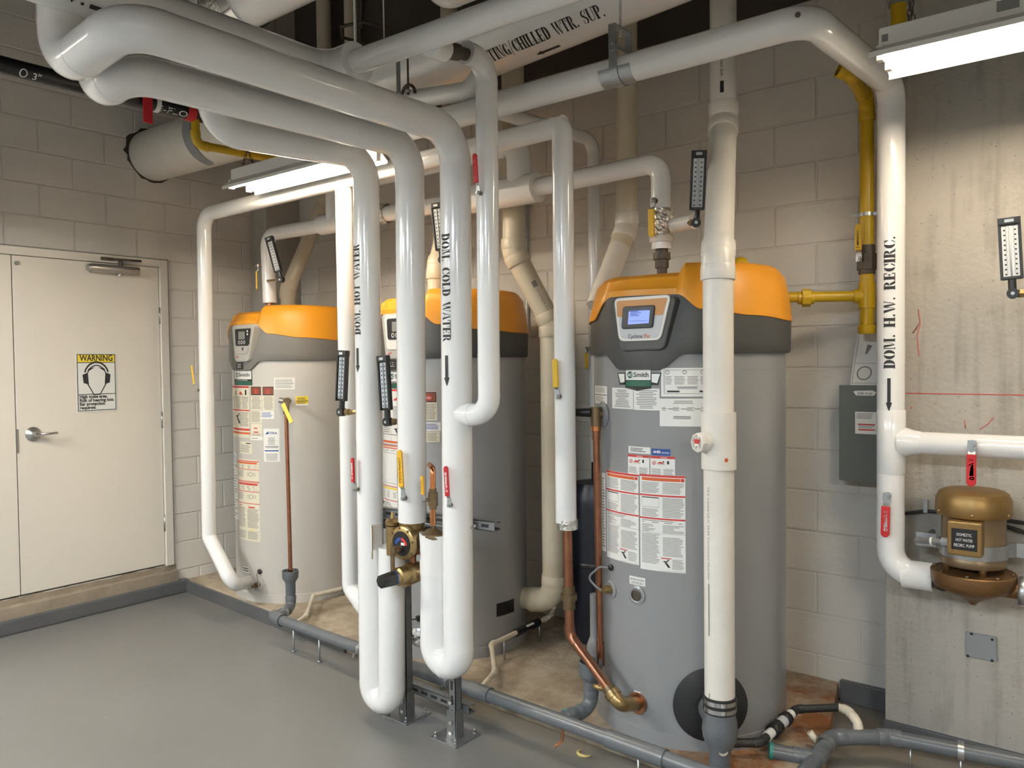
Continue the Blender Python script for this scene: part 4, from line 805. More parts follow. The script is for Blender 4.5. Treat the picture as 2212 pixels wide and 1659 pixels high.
# middle tank: exposed cable fitting low at the front, bracket and pipe clip on its right flank
p = (15.4, 0.304); port(tank2, C2, p[0], p[1], [(0,0.004), (0.016,0.004), (0.017,0.012), (0.008,0.020), (0,0.020)], 'black', 'cable_grommet')
q = (15.1, 0.204); port(tank2, C2, q[0], q[1], [(0,0.0), (0.05,0.0), (0.05,0.02), (0.03,0.03), (0.012,0.032), (0.012,0.06), (0,0.06)], 'chrome', 'drain_fitting', 16)
a0 = tank_pt(C2, p[0], TR+0.02, p[1]); a1 = tank_pt(C2, q[0], TR+0.05, q[1])
tube_part([a0, a0+V((-0.03,-0.03,0.0)), a0+V((-0.06,-0.03,-0.06)), a1+V((-0.03,-0.01,-0.01)), a1], 0.004, 'sensor_cable', 'cable', tank2, 0.02, 8)
q = (83.7, 0.326); f2_ = on_tank(C2, q[0]-4, TR, q[1]-0.028, 0.003); mb = MB(); f2_ = on_tank(C2, q[0]-9, TR, q[1]-0.036, 0.003); rect(mb, f2_, 0, 0.135, 0, 0.072, 0); mb.build('access_plate', 'black', tank2)
label(tank3, C3, (55.9, 80.4, 1.622, 1.631), None, [('lines', 0.0, 1.0, 0.0, 1.0, 1, GY, 0.0)], 'stencil_mark')

# ================================================================== INSULATED PIPES
IP = 'insulated_pipe'
XA, XB, XC, XD, YR, ZR = -2.829, -2.540, -2.268, -2.096, 2.48, 2.628
XA2, XC2 = -2.700, -2.422
TOCAM = V((0.62, -0.78, 0))          # from the risers towards the room
def lettering(parent, text, c, axis, face, r, h, xs=1.0, name='lettering'):
    """stencilled words along a pipe, centred on c"""
    L = stencil(text, h, 0.06, xs)[1]; fn = on_pipe(c, axis, face, r); x = -L/2
    for word in text.split(' '):
        qs, w = stencil(word + ' ', h, 0.06, xs)
        MB().quadmap([[(p[0]+x, p[1]-h/2) for p in q] for q in qs], fn, 3).build(name, 'ink', parent); x += w
def arrow(parent, c, axis, face, r, L, w):
    fn = on_pipe(c, axis, face, r); MB().quadmap([[(p[0]*L, p[1]*w) for p in q] for q in ARROW], fn, 4).build('flow_arrow', 'ink', parent)
def lever(parent, base, along, out, L, colour, off=0.045, w=0.020, text=None, crank=0.0, tcol='white_print', stub=0.0):
    """ball-valve lever: nut, bent steel arm, dipped grip"""
    base, along, out = V(base), V(along).normalized(), V(out).normalized(); out = (out - along*out.dot(along)).normalized(); side = along.cross(out)
    b2 = base + out*(off)
    g = MB(); s0 = L*0.24
    poly = [(s0, -w/2), (L-w*0.4, -w/2), (L-0.1*w, -w*0.3), (L, 0), (L-0.1*w, w*0.3), (L-w*0.4, w/2), (s0, w/2)]
    g.prism(poly, b2 + out*crank, along, side, out, -0.005, 0.005)
    grip = g.build('valve_handle', colour, parent, bevel=0.0025)
    a = MB(); a.prism([(-w*0.42, -w*0.44), (w*0.4, -w*0.46), (L*0.18, -w*0.34), (L*0.18, w*0.34), (w*0.4, w*0.46), (-w*0.42, w*0.44)], b2, along, side, out, -0.0022, 0.0022)
    a.add([b2 + along*x + side*y + out*(z+o_) for o_ in (-0.0022, 0.0022) for x, z in ((L*0.18, 0), (L*0.28, crank)) for y in (-w*0.36, w*0.36)], [(0,1,3,2), (4,6,7,5), (0,4,5,1), (2,3,7,6), (0,2,6,4), (1,5,7,3)])
    a.build('lever_arm', 'galv', grip)
    MB().cyl(base - out*0.012, base + out*(off-0.002), w*0.42, 12).build('valve_stem', 'brass_dark', grip)
    n = MB(); n.cyl(b2 + out*0.002, b2 + out*0.010, w*0.42, 6); n.cyl(b2 + out*0.010, b2 + out*0.016, w*0.24, 10); n.build('lever_nut', 'galv', grip)
    if text == 'MARK':
        fn = on_flat(b2 + out*(crank+0.0058) + along*s0, along, side); g_ = L-s0; mb = MB()
        mb.quadmap([[(0.30*g_,-0.20*w), (0.66*g_,-0.26*w), (0.68*g_,0.20*w), (0.34*g_,0.02*w)], [(0.24*g_,-0.22*w), (0.28*g_,-0.22*w), (0.36*g_,0.26*w), (0.33*g_,0.26*w)]], fn, 1)
        mb.quadmap(_a(0.74*g_, -0.06*w, 0.055*g_, 0.26*w, 0.02*g_, 0.10*w, 0, 360, 10), fn, 1)
        lines(mb, fn, 0.14*g_, 0.22*g_, -0.26*w, 0.26*w, 5, 0, 0.4, 0.1, 1); mb.build('grip_mark', tcol, grip)
    elif text == 'BARS':
        fn = on_flat(b2 + out*(crank+0.0058) + along*s0, along, side); g_ = L-s0; mb = MB()
        mb.quadmap([[(0.10*g_,-0.32*w), (0.13*g_,-0.32*w), (0.13*g_,0.30*w), (0.10*g_,0.30*w)], [(0.20*g_,-0.12*w), (0.38*g_,-0.16*w), (0.38*g_,0.12*w), (0.20*g_,0.16*w)], [(0.40*g_,-0.10*w), (0.56*g_,-0.10*w), (0.56*g_,0.08*w), (0.40*g_,0.10*w)], [(0.58*g_,-0.2*w), (0.61*g_,-0.2*w), (0.61*g_,0.2*w), (0.58*g_,0.2*w)], [(0.63*g_,-0.06*w), (0.75*g_,-0.06*w), (0.75*g_,0.06*w), (0.63*g_,0.06*w)]], fn, 1); mb.build('grip_mark', tcol, grip)
    elif text:
        fn = on_flat(b2 + out*(crank+0.0058) + along*s0, along, side); mb = MB(); put_text(mb, text, fn, (L-s0)*0.12, -w*0.24, w*0.66, width=(L-s0)*0.66, bold=0.02); mb.build('grip_lettering', tcol, grip)
    return grip

zb = 0.098
hot = pipe(IP, 'white riser lettered DOM. HOT WATER, looping up again near the floor', 'pipe', [(XA-0.002, 1.715, 2.84), (XA-0.002, 1.715, ZR-0.045), (XA, YR, ZR), (XA-0.015, YR, zb), (XA2-0.012, YR, zb), (XA2+0.004, YR, 0.83)], 0.061, 'jacket', [0.1, 0.105, 0.115, 0.068, 0.068, 0.1], seams=((2, 0.49), (2, 0.80), (4, 0.75)))
lettering(hot, 'DOM. HOT WATER', (XA-0.005, YR, 2.01), (0,0,1), (-0.06,-0.998,0), 0.061, 0.043, 0.80)
arrow(hot, (XA-0.006, YR, 1.741), (0,0,-1), (-0.06,-0.998,0), 0.061, 0.112, 0.050)
mixed = pipe(IP, 'white riser with yellow valve lever dropping onto the brass mixing valve', 'pipe', [(-2.735, 1.235, 2.84), (-2.735, 1.235, 2.572), (XB, 1.235, 2.609), (XB, YR, ZR), (XB-0.018, YR, 0.962)], 0.064, 'jacket', [0.1, 0.10, 0.10, 0.125, 0.1], seams=((3, 0.66), (3, 0.90)))
cold = pipe(IP, 'white riser lettered DOM. COLD WATER, looping up again near the floor', 'pipe', [(-2.665, 1.095, 2.86), (-2.665, 1.095, 2.600), (XC, 1.108, 2.645), (XC, YR, ZR+0.012), (XC-0.020, YR, 0.366), (XC2-0.008, YR, 0.366), (XC2+0.006, YR, 0.925)], 0.0655, 'jacket', [0.1, 0.115, 0.10, 0.14, 0.079, 0.079, 0.1], seams=((3, 0.60), (3, 0.86), (5, 0.72)))
lettering(cold, 'DOM. COLD WATER', (XC-0.006, YR, 1.979), (0,0,-1), (0.03,-1,0), 0.0655, 0.043, 0.82)
arrow(cold, (XC-0.008, YR, 1.699), (0,0,-1), (0.04,-1,0), 0.0655, 0.128, 0.050)
# branch beside the cold riser
br = pipe(IP, 'thinner white riser with open top elbow joining the cold riser by a low elbow', 'pipe', [(XD+0.004, 2.355, 2.882), (XD+0.004, YR, 2.882), (XD-0.004, YR, 1.452), (XC+0.02, YR-0.012, 1.452)], 0.0455, 'jacket', [0.1, 0.085, 0.075, 0.1], seams=((1, 0.30), (1, 0.90)))
MB().lathe((-2.19, YR-0.004, 1.452), (-1, 0.1, 0), [(0.047, -0.012), (0.0485, -0.012), (0.0485, 0.022), (0.046, 0.022)], 28).build('collar', 'jacket', br)
# supply main along the left and its branch along X
main = pipe(IP, 'high white main lettered H.W. turning towards the chilled water pipe', 'pipe', [(-2.60, YF+0.01, 2.836), (-2.60, 2.085, 2.842), (-2.42, 2.085, 2.846)], 0.080, 'jacket', [0.1, 0.1, 0.1])
lettering(main, 'H.W.', (-2.60, 1.042, 2.838), (0,1,0), (0.84,0,-0.54), 0.080, 0.055)
arrow(main, (-2.60, 1.132, 2.838), (0,1,0), (0.66,0,-0.75), 0.080, 0.10, 0.045)
xrun = pipe(IP, 'high white branch pipe crossing above the risers towards the camera', 'pipe', [(-2.44, 2.085, 2.848), (XR-0.01, 2.085, 2.775)], 0.046, 'jacket', root=main, sect='branch_section')
pipe(IP, '', 'pipe', [(-2.035, 2.100, 2.820), (-2.056, 2.190, 2.834)], 0.043, 'jacket', root=main, sect='tee_stub')
cu = MB(); c9 = V((-2.058, 2.190, 2.835)); cu.cyl(c9 - V((0,0.05,0)), (XD, 2.40, 2.882), 0.024, 16); cu.cyl(c9, c9.lerp(V((XD, 2.37, 2.882)), 0.55), 0.032, 16); cu.build('bare_copper', 'iron', br)
MB().lathe((XD+0.004, 2.355, 2.882), (0,-1,0), [(0.0455, -0.01), (0.0465, 0.0015), (0.030, 0.0015), (0.030, -0.06)], 28).build('cut_end', 'canvas', br)

# cold header over the tanks and its three drops
YH, ZH = 2.80, 2.655
hdr = pipe(IP, 'white cold header along the wall with the left drop into the tank by the door', 'pipe', [(-1.935, YH, 2.668), (-4.765, YH, 2.642), (-4.786, 2.800, 0.545), (-4.511, 2.790, 0.282), (-4.709, 3.030, 0.206)], 0.0455, 'jacket', [0.1, 0.10, 0.06, 0.062, 0.05], seams=((1, 0.50), (1, 0.56)))
mdrop = pipe(IP, 'white cold drop pipe close behind the hot water riser', 'pipe', [(-3.375, YH, 2.655), (-3.37, YH, 0.60), (-3.377, 2.800, 0.453), (-3.207, 2.790, 0.331), (-3.366, 2.980, 0.264)], 0.0455, 'jacket', [0.1, 0.1, 0.06, 0.06, 0.05], seams=((0, 0.16), (0, 0.5)))
hd_ = pipe(IP, 'white cold drop pipe with yellow lever in front of the gap before the nearest tank', 'pipe', [(-1.990, YH, 2.668), (-1.945, YH, 2.668), (-1.945, YH, 2.60), (-1.945, 2.800, 0.977)], 0.0455, 'jacket', [0.1, 0.07, 0.07, 0.1], seams=((2, 0.70), (2, 0.76)))
e_ = V((-1.938, 2.800, 0.953)); MB().lathe((e_.x, e_.y, e_.z-0.008), (0,0,1), [(0.036, 0), (0.044, 0.004), (0.045, 0.045), (0.040, 0.045)], 24).build('foil_end', 'foil', hd_)
# elbow collar at the header corner
# copper leg from the drop into the nearest tank
c0_, c1_, c2_, c3_ = V((-1.940, 2.800, 0.983)), V((-1.931, 2.800, 0.489)), V((-1.658, 2.760, 0.271)), V((-1.650, 2.885, 0.236))
leg = pipe('copper_pipe', 'copper pipe slanting from the insulated drop into the nearest tank', 'pipe', [c0_, c1_, c2_], 0.0205, 'copper', [0.1, 0.05, 0.05], swell=1.12, lap=0.02)
d_ = (c2_-c1_).normalized()
mb = MB(); mb.sweep([c2_-d_*0.085, c2_-d_*0.06], 0.027, 16); mb.sweep([c2_-d_*0.06, c2_-d_*0.035], 0.0235, 16); mb.build('solder_adapter', 'brass_dark', leg)
mb = MB(); arc = rounded([c2_-d_*0.05, c2_, c3_], 0.032)
path = []
for k in arc: path += [k[1], k[2]] if k[0] == 's' else k[1][1:-1]
mb.sweep(path, 0.030, 18); mb.sweep([path[0]-d_*0.012, path[0]+d_*0.012], 0.034, 16); mb.build('brass_elbow', 'brass', leg)
MB().sweep([c2_-d_*0.075 + V((-0.02,-0.01,0)), c2_-d_*0.075 + V((-0.062,-0.02,0.004))], 0.011, 10).build('bleed_plug', 'brass', leg)
u_ = c0_.lerp(c1_, 0.66); du = (c1_-c0_).normalized()
mb = MB(); mb.sweep([u_-du*0.045, u_-du*0.012], 0.0265, 18); mb.sweep([u_-du*0.012, u_+du*0.016], 0.036, 8); mb.sweep([u_+du*0.016, u_+du*0.055], 0.0265, 18); mb.build('union', 'brass_dark', leg)

def crumple(a, b, r, parent, n=22, m_=26, amp=0.0045):
    """crinkled foil sleeve from a to b"""
    a, b = V(a), V(b); x, y, z = frame_of(b-a); L = (b-a).length; vs = []
    for i in range(n+1):
        for k in range(m_):
            t = k*math.tau/m_; rr = r + random.uniform(-amp, amp); vs.append(a + z*(L*i/n + random.uniform(-1, 1)*L/n*0.3*(0 < i < n)) + (x*math.cos(t) + y*math.sin(t))*rr)
    MB().add(vs, [(i*m_+k, i*m_+(k+1) % m_, (i+1)*m_+(k+1) % m_, (i+1)*m_+k) for i in range(n) for k in range(m_)]).build('foil_wrap', 'foil', parent)
# hot header: drop from the tank by the door, reverse-return loop, drop to the nearest tank
YJ, ZJ = 3.25, 2.556
hh = pipe(IP, 'white hot header crossing behind the risers from the tank by the door', 'pipe', [(-4.718, 3.250, 2.092), (-4.735, YJ, 2.562), (-2.80, YJ, 2.552)], 0.047, 'jacket', [0.1, 0.085, 0.1])
MB().cyl((-4.14, YJ, 2.56), (-3.90, YJ, 2.558), 0.064, 24).build('tee_jacket', 'jacket', hh)
crumple((-3.68, YJ, 2.557), (-3.52, YJ, 2.556), 0.054, hh, 10)
MB().cyl((-2.86, YJ, 2.552), (-2.41, YJ, 2.550), 0.076, 28).build('wide_jacket', 'jacket', hh)
pipe(IP, '', 'pipe', [(-3.995, YJ, 2.56), (-3.995, YJ, 2.80), (-2.53, YJ, 2.80), (-2.53, YJ, 2.56)], 0.066, 'jacket', 0.10, root=hh, sect='loop_section', elb='loop_elbow')
jj = pipe(IP, 'white hot pipe dropping through a foil-wrapped valve into the nearest tank', 'pipe', [(-2.45, YJ, 2.550), (-1.718, YJ, 2.563), (-1.718, YJ, 2.17)], 0.0455, 'jacket', [0.1, 0.075, 0.1])
zf0, zf1 = V((-1.716, 3.250, 2.205)).z, V((-1.715, 3.250, 2.371)).z
crumple((-1.718, YJ, zf0+0.012), (-1.718, YJ, zf1-0.02), 0.0525, jj, 14)
MB().lathe((-1.718, YJ, 0), (0,0,1), [(0.02, zf0-0.004), (0.054, zf0-0.004), (0.056, zf0+0.022), (0.048, zf0+0.03)], 26).build('cut_end', 'jacket_old', jj)
mb = MB(); a, b = V((-1.650, 3.235, 2.268)), V((-1.533, 3.200, 2.268)); mb.cyl(a, b, 0.033, 22); mb.build('side_stub', 'jacket_old', jj)
n_ = V((-1.717, 3.250, 2.074)); zz = n_.z
MB().cyl((-1.716, YJ, zz-0.06), (-1.718, YJ, zf0), 0.0225, 16).build('nipple', 'iron', jj)
mb = MB(); mb.cyl((-1.717, YJ, zz+0.050), (-1.717, YJ, zz+0.080), 0.041, 8); mb.cyl((-1.717, YJ, zz+0.080), (-1.717, YJ, zz+0.102), 0.029, 14); mb.cyl((-1.717, YJ, zz+0.012), (-1.717, YJ, zz+0.050), 0.031, 14); mb.build('union', 'iron', jj)
MB().cyl(V((-4.719, 3.250, 2.050)), V((-4.717, 3.250, 2.101)), 0.024, 14).build('nipple', 'copper', hh)

# slim vertical by the wall, left of the nearest tank
slim = pipe(IP, 'slim white pipe dropping along the block wall left of the nearest tank', 'pipe', [(-2.54, 2.86, 2.905), (-2.43, 3.80, 2.905), (-2.43, 3.80, 1.10)], 0.036, 'jacket', [0.1, 0.08, 0.1])
MB().cyl((-2.43, 3.80, 0.98), (-2.43, 3.80, 1.11), 0.026, 14).build('bare_end', 'black_matte', slim)
# recirculation line: hanger run, offset, drop, pump leg
YG = 3.58
zq = V((-0.835, 3.580, 0.774)).z
rec = pipe(IP, 'white pipe lettered DOM. H.W. RECIRC. dropping in front of the concrete wall', 'pipe', [(-2.95, 2.72, 2.795), (-0.885, 2.72, 2.80), (-0.832, YG, 2.80), (-0.832, YG, zq), (V((-0.667, 3.580, 0.766)).x, YG, zq-0.004)], 0.054, 'jacket', [0.1, 0.09, 0.09, 0.095, 0.1], seams=((2, 0.20), (2, 0.55), (2, 0.72), (2, 0.95)))
lettering(rec, 'DOM. H.W. RECIRC.', (-0.832, YG, 1.896), (0,0,1), (0.12,-0.99,0), 0.054, 0.043)
arrow(rec, (-0.832, YG, 1.584), (0,0,-1), (0.10,-0.99,0), 0.054, 0.140, 0.040)
zt = V((-0.786, 3.580, 1.318)).z
tee = pipe(IP, 'white horizontal branch with red lever leaving the recirculation pipe to the right', 'pipe', [(-0.83, YG, zt), (1.10, YG, zt)], 0.046, 'jacket')
MB().lathe((-0.83, YG, zt), (0,0,1), [(0.053, -0.135), (0.0560, -0.13), (0.0565, 0.13), (0.053, 0.135)], 28).build('tee_body', 'jacket', rec)
MB().lathe((-0.80, YG, zt), (1,0,0), [(0.056, 0.0), (0.062, 0.028), (0.052, 0.055), (0.047, 0.085)], 28).build('tee_neck', 'jacket', tee)
MB().lathe((V((-0.670, 3.580, 0.765)).x-0.012, YG, zq-0.004), (1,0,0), [(0.056, -0.10), (0.0575, -0.10), (0.0575, 0.012), (0.03, 0.012)], 28).build('cuff', 'canvas', rec)
mb = MB(); h0 = V((-0.907, 2.670, 2.803)); mb.lathe(h0, (0.1,-1,-0.3), [(0,0.002), (0.009,0.002), (0.009,-0.003)], 14); mb.build('jacket_hole', 'iron', rec)

# big heating main under the deck, with lettering
big = pipe('chilled_water_pipe', 'very wide white overhead pipe lettered HEATING/CHILLED WTR. SUP.', 'pipe', [(-3.42, 2.92, 3.120), (-1.0, 2.92, 3.280), (-1.0, 2.92, ZC)], 0.155, 'jacket', 0.24, seg=40)
tf = V((0.30, -0.80, -0.60))
lettering(big, 'HEATING/CHILLED WTR. SUP.', (-2.114, 2.92, 3.207), (1,0,0.066), (0,-0.62,-0.78), 0.155, 0.060, 0.61)
arrow(big, (-2.036, 2.92, 3.212), (-1,0,-0.066), (0,-0.10,-0.99), 0.155, 0.13, 0.055)
# other high pipes
pipe(IP, 'short white pipe with an elbow under the wide overhead main', 'pipe', [(-2.95, 2.72, 2.955), (-2.528, 2.720, 2.904), (-2.394, 2.720, 2.894), (-2.327, 2.740, 2.979)], 0.043, 'jacket', [0.1, 0.08, 0.06, 0.1])
pipe(IP, 'white pipe elbow at the top edge above the branch pipe', 'pipe', [(V((-2.301, 2.420, 3.183)).x, 2.42, ZC), (-2.301, 2.420, 3.183), (XR-0.01, 2.42, V((-2.301, 2.420, 3.183)).z)], 0.066, 'jacket', [0.1, 0.09, 0.1])

# ---- valve levers on the pipes
def on_pipe_surface(x, y, r, out, z): return (x + r*out[0], y + r*out[1], z)
for pp, x, y, r, out, z, along, L, colr, w, txt, tcl in (
    (hot, XA-0.012, YR, 0.061, (-0.11,-0.994,0), V((-2.870, 2.420, 1.087)).z, (-0.02,0,1), 0.150, 'red', 0.020, 'MARK', 'white_print'),
    (mixed, XB-0.014, YR, 0.064, (0.27,-0.963,0), V((-2.551, 2.420, 1.077)).z, (-0.05,0,1), 0.215, 'yellow_handle', 0.024, 'LEONARD', 'ink'),
    (cold, XC-0.014, YR, 0.0655, (0.30,-0.954,0), V((-2.268, 2.420, 1.076)).z, (-0.06,0,1), 0.165, 'red', 0.020, 'MARK', 'white_print'),
    (br, XD, YR, 0.0455, (0.09,-0.996,0), V((-2.080, 2.420, 2.346)).z, (-0.05,0,1), 0.155, 'red', 0.020, 'MARK', 'white_print'),
    (hd_, -1.945, YH, 0.0455, (0.08,-0.997,0), V((-1.952, 2.750, 1.521)).z, (-0.03,0,1), 0.160, 'yellow', 0.025, None, None),
    (hdr, -4.775, YH, 0.0455, (-0.45,-0.893,0), V((-4.789, 2.760, 1.511)).z, (-0.10,-0.06,1), 0.165, 'yellow', 0.020, None, None),
    (hh, -4.735, YJ, 0.047, (-0.60,-0.80,0), V((-4.716, 3.200, 2.351)).z, (0,0,-1), 0.165, 'yellow', 0.020, None, None),
    (jj, -1.718, YJ, 0.049, (-0.12,-0.993,0), V((-1.723, 3.200, 2.382)).z, (0,0,-1), 0.165, 'yellow', 0.030, None, None),
    (rec, -0.832, YG, 0.054, (0.02,-1,0), V((-0.827, 3.520, 1.098)).z, (-0.02,0,-1), 0.170, 'red', 0.034, 'MARK', 'white_print'),
    (tee, V((-0.525, 3.520, 1.342)).x, YG, 0.046, (0,-1,0), zt+0.012, (0,0,-1), 0.165, 'red', 0.034, 'MARK', 'white_print'),
    (slim, -2.43, 3.80, 0.036, (-0.30,-0.954,0), V((-2.449, 3.770, 1.741)).z, (0,0,-1), 0.115, 'yellow', 0.020, None, None)):
    lever(pp, on_pipe_surface(x, y, r, out, z), along, out, L, colr, off=0.016, w=w, text=txt, crank=0.012, tcol=tcl or 'ink')

# ---- angle thermometers
def thermometer(label, knuckle, top, stem, face, wd_=0.050, fit='brass'):
    kn, tp, st, fc = V(knuckle), V(top), V(stem), V(face)
    up = (tp-kn).normalized(); fc = (fc - up*fc.dot(up)).normalized(); sd = up.cross(fc)*-1; L = (tp-kn).length
    t = thing('thermometer', label, 'thermometer', tuple(kn))
    lo = kn + up*0.052
    def bx(x0, x1, y0, y1, z0, z1): return MB().fbox(lo, sd, fc, up, x0, x1, y0, y1, z0, z1)
    h = L-0.052; w2 = wd_/2
    bx(-w2, w2, -0.012, 0.010, 0, h).build('case', 'black', t, bevel=0.003)
    for sx in (-1, 1): bx(sx*w2-0.004, sx*w2+0.004, 0.006, 0.018, 0.0, h).build('case_rail', 'black', t, bevel=0.0015)
    bx(-w2-0.004, w2+0.004, -0.010, 0.020, h-0.028, h).build('case_cap', 'black', t, bevel=0.003)
    bx(-w2*0.45, w2*0.45, 0.0202, 0.0212, h-0.020, h-0.009).build('maker_plate', 'galv', t)
    pl_ = bx(-w2+0.0065, w2-0.0065, 0.0100, 0.0112, 0.012, h-0.032).build('scale', 'scale_face', t)
    mb = MB(); fn = on_flat(lo + fc*0.0114, sd*(1 if sd.cross(up).dot(fc) > 0 else -1), up)
    H = h-0.05; n = 11; mb_l, mb_r = MB(), MB()
    for i in range(n):
        z_ = 0.020 + H*i/(n-1)
        for sx, mb in ((-1, mb_l), (1, mb_r)):
            rect(mb, fn, sx*(w2-0.016)-0.0035, sx*(w2-0.016)+0.0035, z_-0.0028, z_+0.0028, 0, 1)
            for j in range(1, 4):
                if i < n-1: rect(mb, fn, sx*(w2-0.0205)-0.0015, sx*(w2-0.0205)+0.0015, z_+H/(n-1)*j/4-0.0006, z_+H/(n-1)*j/4+0.0006, 0, 1)
    mb_l.build('scale_marks', 'ink', pl_); mb_r.build('scale_marks', 'ink', pl_)
    MB().cyl(lo + fc*0.0135 + up*0.012, lo + fc*0.0135 + up*(h-0.034), 0.0028, 8).build('glass_tube', 'panel_silver', pl_)
    k = MB(); k.cyl(kn - fc*0.016, kn + fc*0.016, 0.020, 18); k.cyl(kn + up*0.010, lo, 0.014, 14); k.build('knuckle', 'black', t)
    MB().cyl(kn + fc*0.016, kn + fc*0.019, 0.007, 6).build('lock_screw', 'galv', t)
    d = (st-kn); n_ = d.length; d.normalize()
    s_ = MB(); s_.cyl(kn + d*0.012, st, 0.0095, 12); s_.cyl(kn + d*0.020, kn + d*min(0.042, n_*0.6), 0.0165, 6); s_.cyl(kn + d*min(0.045, n_*0.65), kn + d*min(0.060, n_*0.85), 0.0135, 6); s_.build('stem_fitting', fit, t)
    return t
thermometer('black angle thermometer on the left side of the DOM. HOT WATER riser', (-2.960, 2.420, 1.442), (-2.947, 2.430, 1.732), (XA-0.05, 2.45, V((-2.889, 2.450, 1.443)).z), (0.10,-0.99,0))
thermometer('black angle thermometer on the riser above the mixing valve', (-2.642, 2.420, 1.408), (-2.662, 2.420, 1.704), (XB-0.055, 2.45, V((-2.573, 2.450, 1.409)).z), (0.10,-0.99,0), fit='brass_dark')
thermometer('slanting black thermometer above the tank by the door', (-4.430, 3.140, 2.224), (-4.490, 3.100, 2.504), (-4.70, 3.22, V((-4.592, 3.200, 2.241)).z), (0.35,-0.93,0), 0.046)
thermometer('black thermometer half hidden behind the DOM. COLD WATER riser', (-2.941, 3.100, 2.216), (-2.980, 3.100, 2.521), (-2.933, 3.200, 2.214), (0.5,-0.86,0), 0.048, fit='brass')
thermometer('large black thermometer beside the vent pipe of the nearest tank', (-1.491, 3.130, 2.248), (-1.470, 3.120, 2.544), (-1.572, 3.200, 2.267), (0.42,-0.90,0), 0.056)
thermometer('black thermometer in front of the concrete wall at the right edge', (-0.391, 3.500, 1.903), (-0.405, 3.500, 2.188), (-0.339, 3.520, 1.901), (0.10,-0.99,0), 0.066)

# ---- brass mixing valve between the loops
vx, vz = -2.538, 0.880; vy = 2.47
mv = thing('mixing_valve', 'brass thermostatic mixing valve with black dial and lever handle', 'valve', (vx, vy, vz))
mb = MB(); mb.lathe((vx, vy, vz), (0,-1,0), [(0,-0.07), (0.055,-0.06), (0.066,-0.02), (0.064,0.02), (0.060,0.05), (0.074,0.055), (0.074,0.072), (0.062,0.078), (0,0.078)], 32)
mb.build('body', 'brass', mv)
for i in range(8):
    a = i*math.tau/8+0.2; MB().cyl((vx+0.067*math.cos(a), vy-0.072, vz+0.067*math.sin(a)), (vx+0.067*math.cos(a), vy-0.078, vz+0.067*math.sin(a)), 0.006, 8).build('flange_bolt', 'brass_dark', mv)
MB().cyl((vx, vy-0.077, vz), (vx, vy-0.0805, vz), 0.055, 32).build('dial', 'black', mv)
fn = lambda u, v: V((vx+u, vy-0.0812, vz+v))
MB().quadmap(_a(0,-0.012,0.040,0.040,0.026,0.026,92,165,8), fn, 1).build('cold_arc', 'label_blue', mv)
MB().quadmap(_a(0,-0.012,0.040,0.040,0.026,0.026,15,88,8), fn, 1).build('hot_arc', 'red_print', mv)
rect(MB(), fn, 0.0, 0.022, -0.006, 0.006, 0, 1).build('dial_window', 'white_print', mv)
hb = MB().cyl((vx-0.005, vy-0.080, vz-0.022), (vx-0.005, vy-0.115, vz-0.022), 0.017, 16); hb.fbox((vx-0.005, vy-0.122, vz-0.022), (1,0,0), (0,1,0), (0,0,1), -0.016, 0.012, -0.004, 0.012, -0.012, 0.016); hb.fbox((vx-0.012, vy-0.122, vz-0.022), (1,0,0), (0,1,0), (0,0,1), -0.011, 0.009, -0.002, 0.008, -0.118, 0.0)
hb.build('lever_handle', 'brass_dark', mv, bevel=0.002)
MB().cyl((vx+0.03, vy, vz), (XC2+0.004, vy, vz), 0.046, 24).build('inlet_branch', 'brass_dark', mv)
MB().cyl((vx-0.03, vy, vz), (XA2+0.03, vy, vz), 0.040, 24).build('inlet_branch', 'brass_dark', mv)
MB().lathe((XA2+0.045, vy-0.02, vz), (0,0,1), [(0.030,-0.075), (0.030,0.055), (0.022,0.056), (0.032,0.060), (0.034,0.075), (0.022,0.088), (0.010,0.090), (0.006,0.118), (0,0.118)], 20).build('check_stop', 'brass', mv)
MB().lathe((XC2+0.012, vy-0.005, vz+0.04), (0,0,1), [(0.052,-0.01), (0.050,0.01), (0.030,0.028), (0.008,0.032), (0.006,0.06), (0,0.06)], 20).build('check_stop', 'brass_dark', mv)
MB().lathe((XB-0.016, vy+0.005, vz+0.05), (0,0,1), [(0.050,-0.01), (0.056,0.012), (0.058,0.03), (0.05,0.034)], 24).build('outlet_neck', 'brass', mv)
cw = MB(); n = 22; vs = []
for i in range(5):
    for k in range(n):
        a = k*math.tau/n; r_ = 0.068 + random.uniform(-1,1)*0.0022; vs.append((XC2+0.004+r_*math.cos(a), YR+r_*math.sin(a), 0.750 + (0.172+0.012*math.sin(a*2)*(i == 4))*i/4))
cw.add(vs, [(i*n+k, i*n+(k+1) % n, (i+1)*n+(k+1) % n, (i+1)*n+k) for i in range(4) for k in range(n)], 0, True); cw.build('torn_wrap', 'canvas', cold)
# torn strip of brass-coloured foil facing and canvas by the left loop
mb = MB(); s0 = V((-2.705, 2.420, 0.946))
mb.fbox((XA2-0.050, YR-0.045, 0), (1,0,0), (0,1,0), (0,0,1), -0.003, 0.004, -0.03, 0.03, 0.815, 0.935); mb.build('torn_flap', 'canvas', hot)
mb = MB(); mb.fbox((XA2-0.050, YR-0.070, 0), (0.8,-0.6,0), (0.6,0.8,0), (0,0,1), -0.004, 0.014, -0.002, 0.002, 0.78, 0.93); mb.build('torn_facing', 'brass', hot)
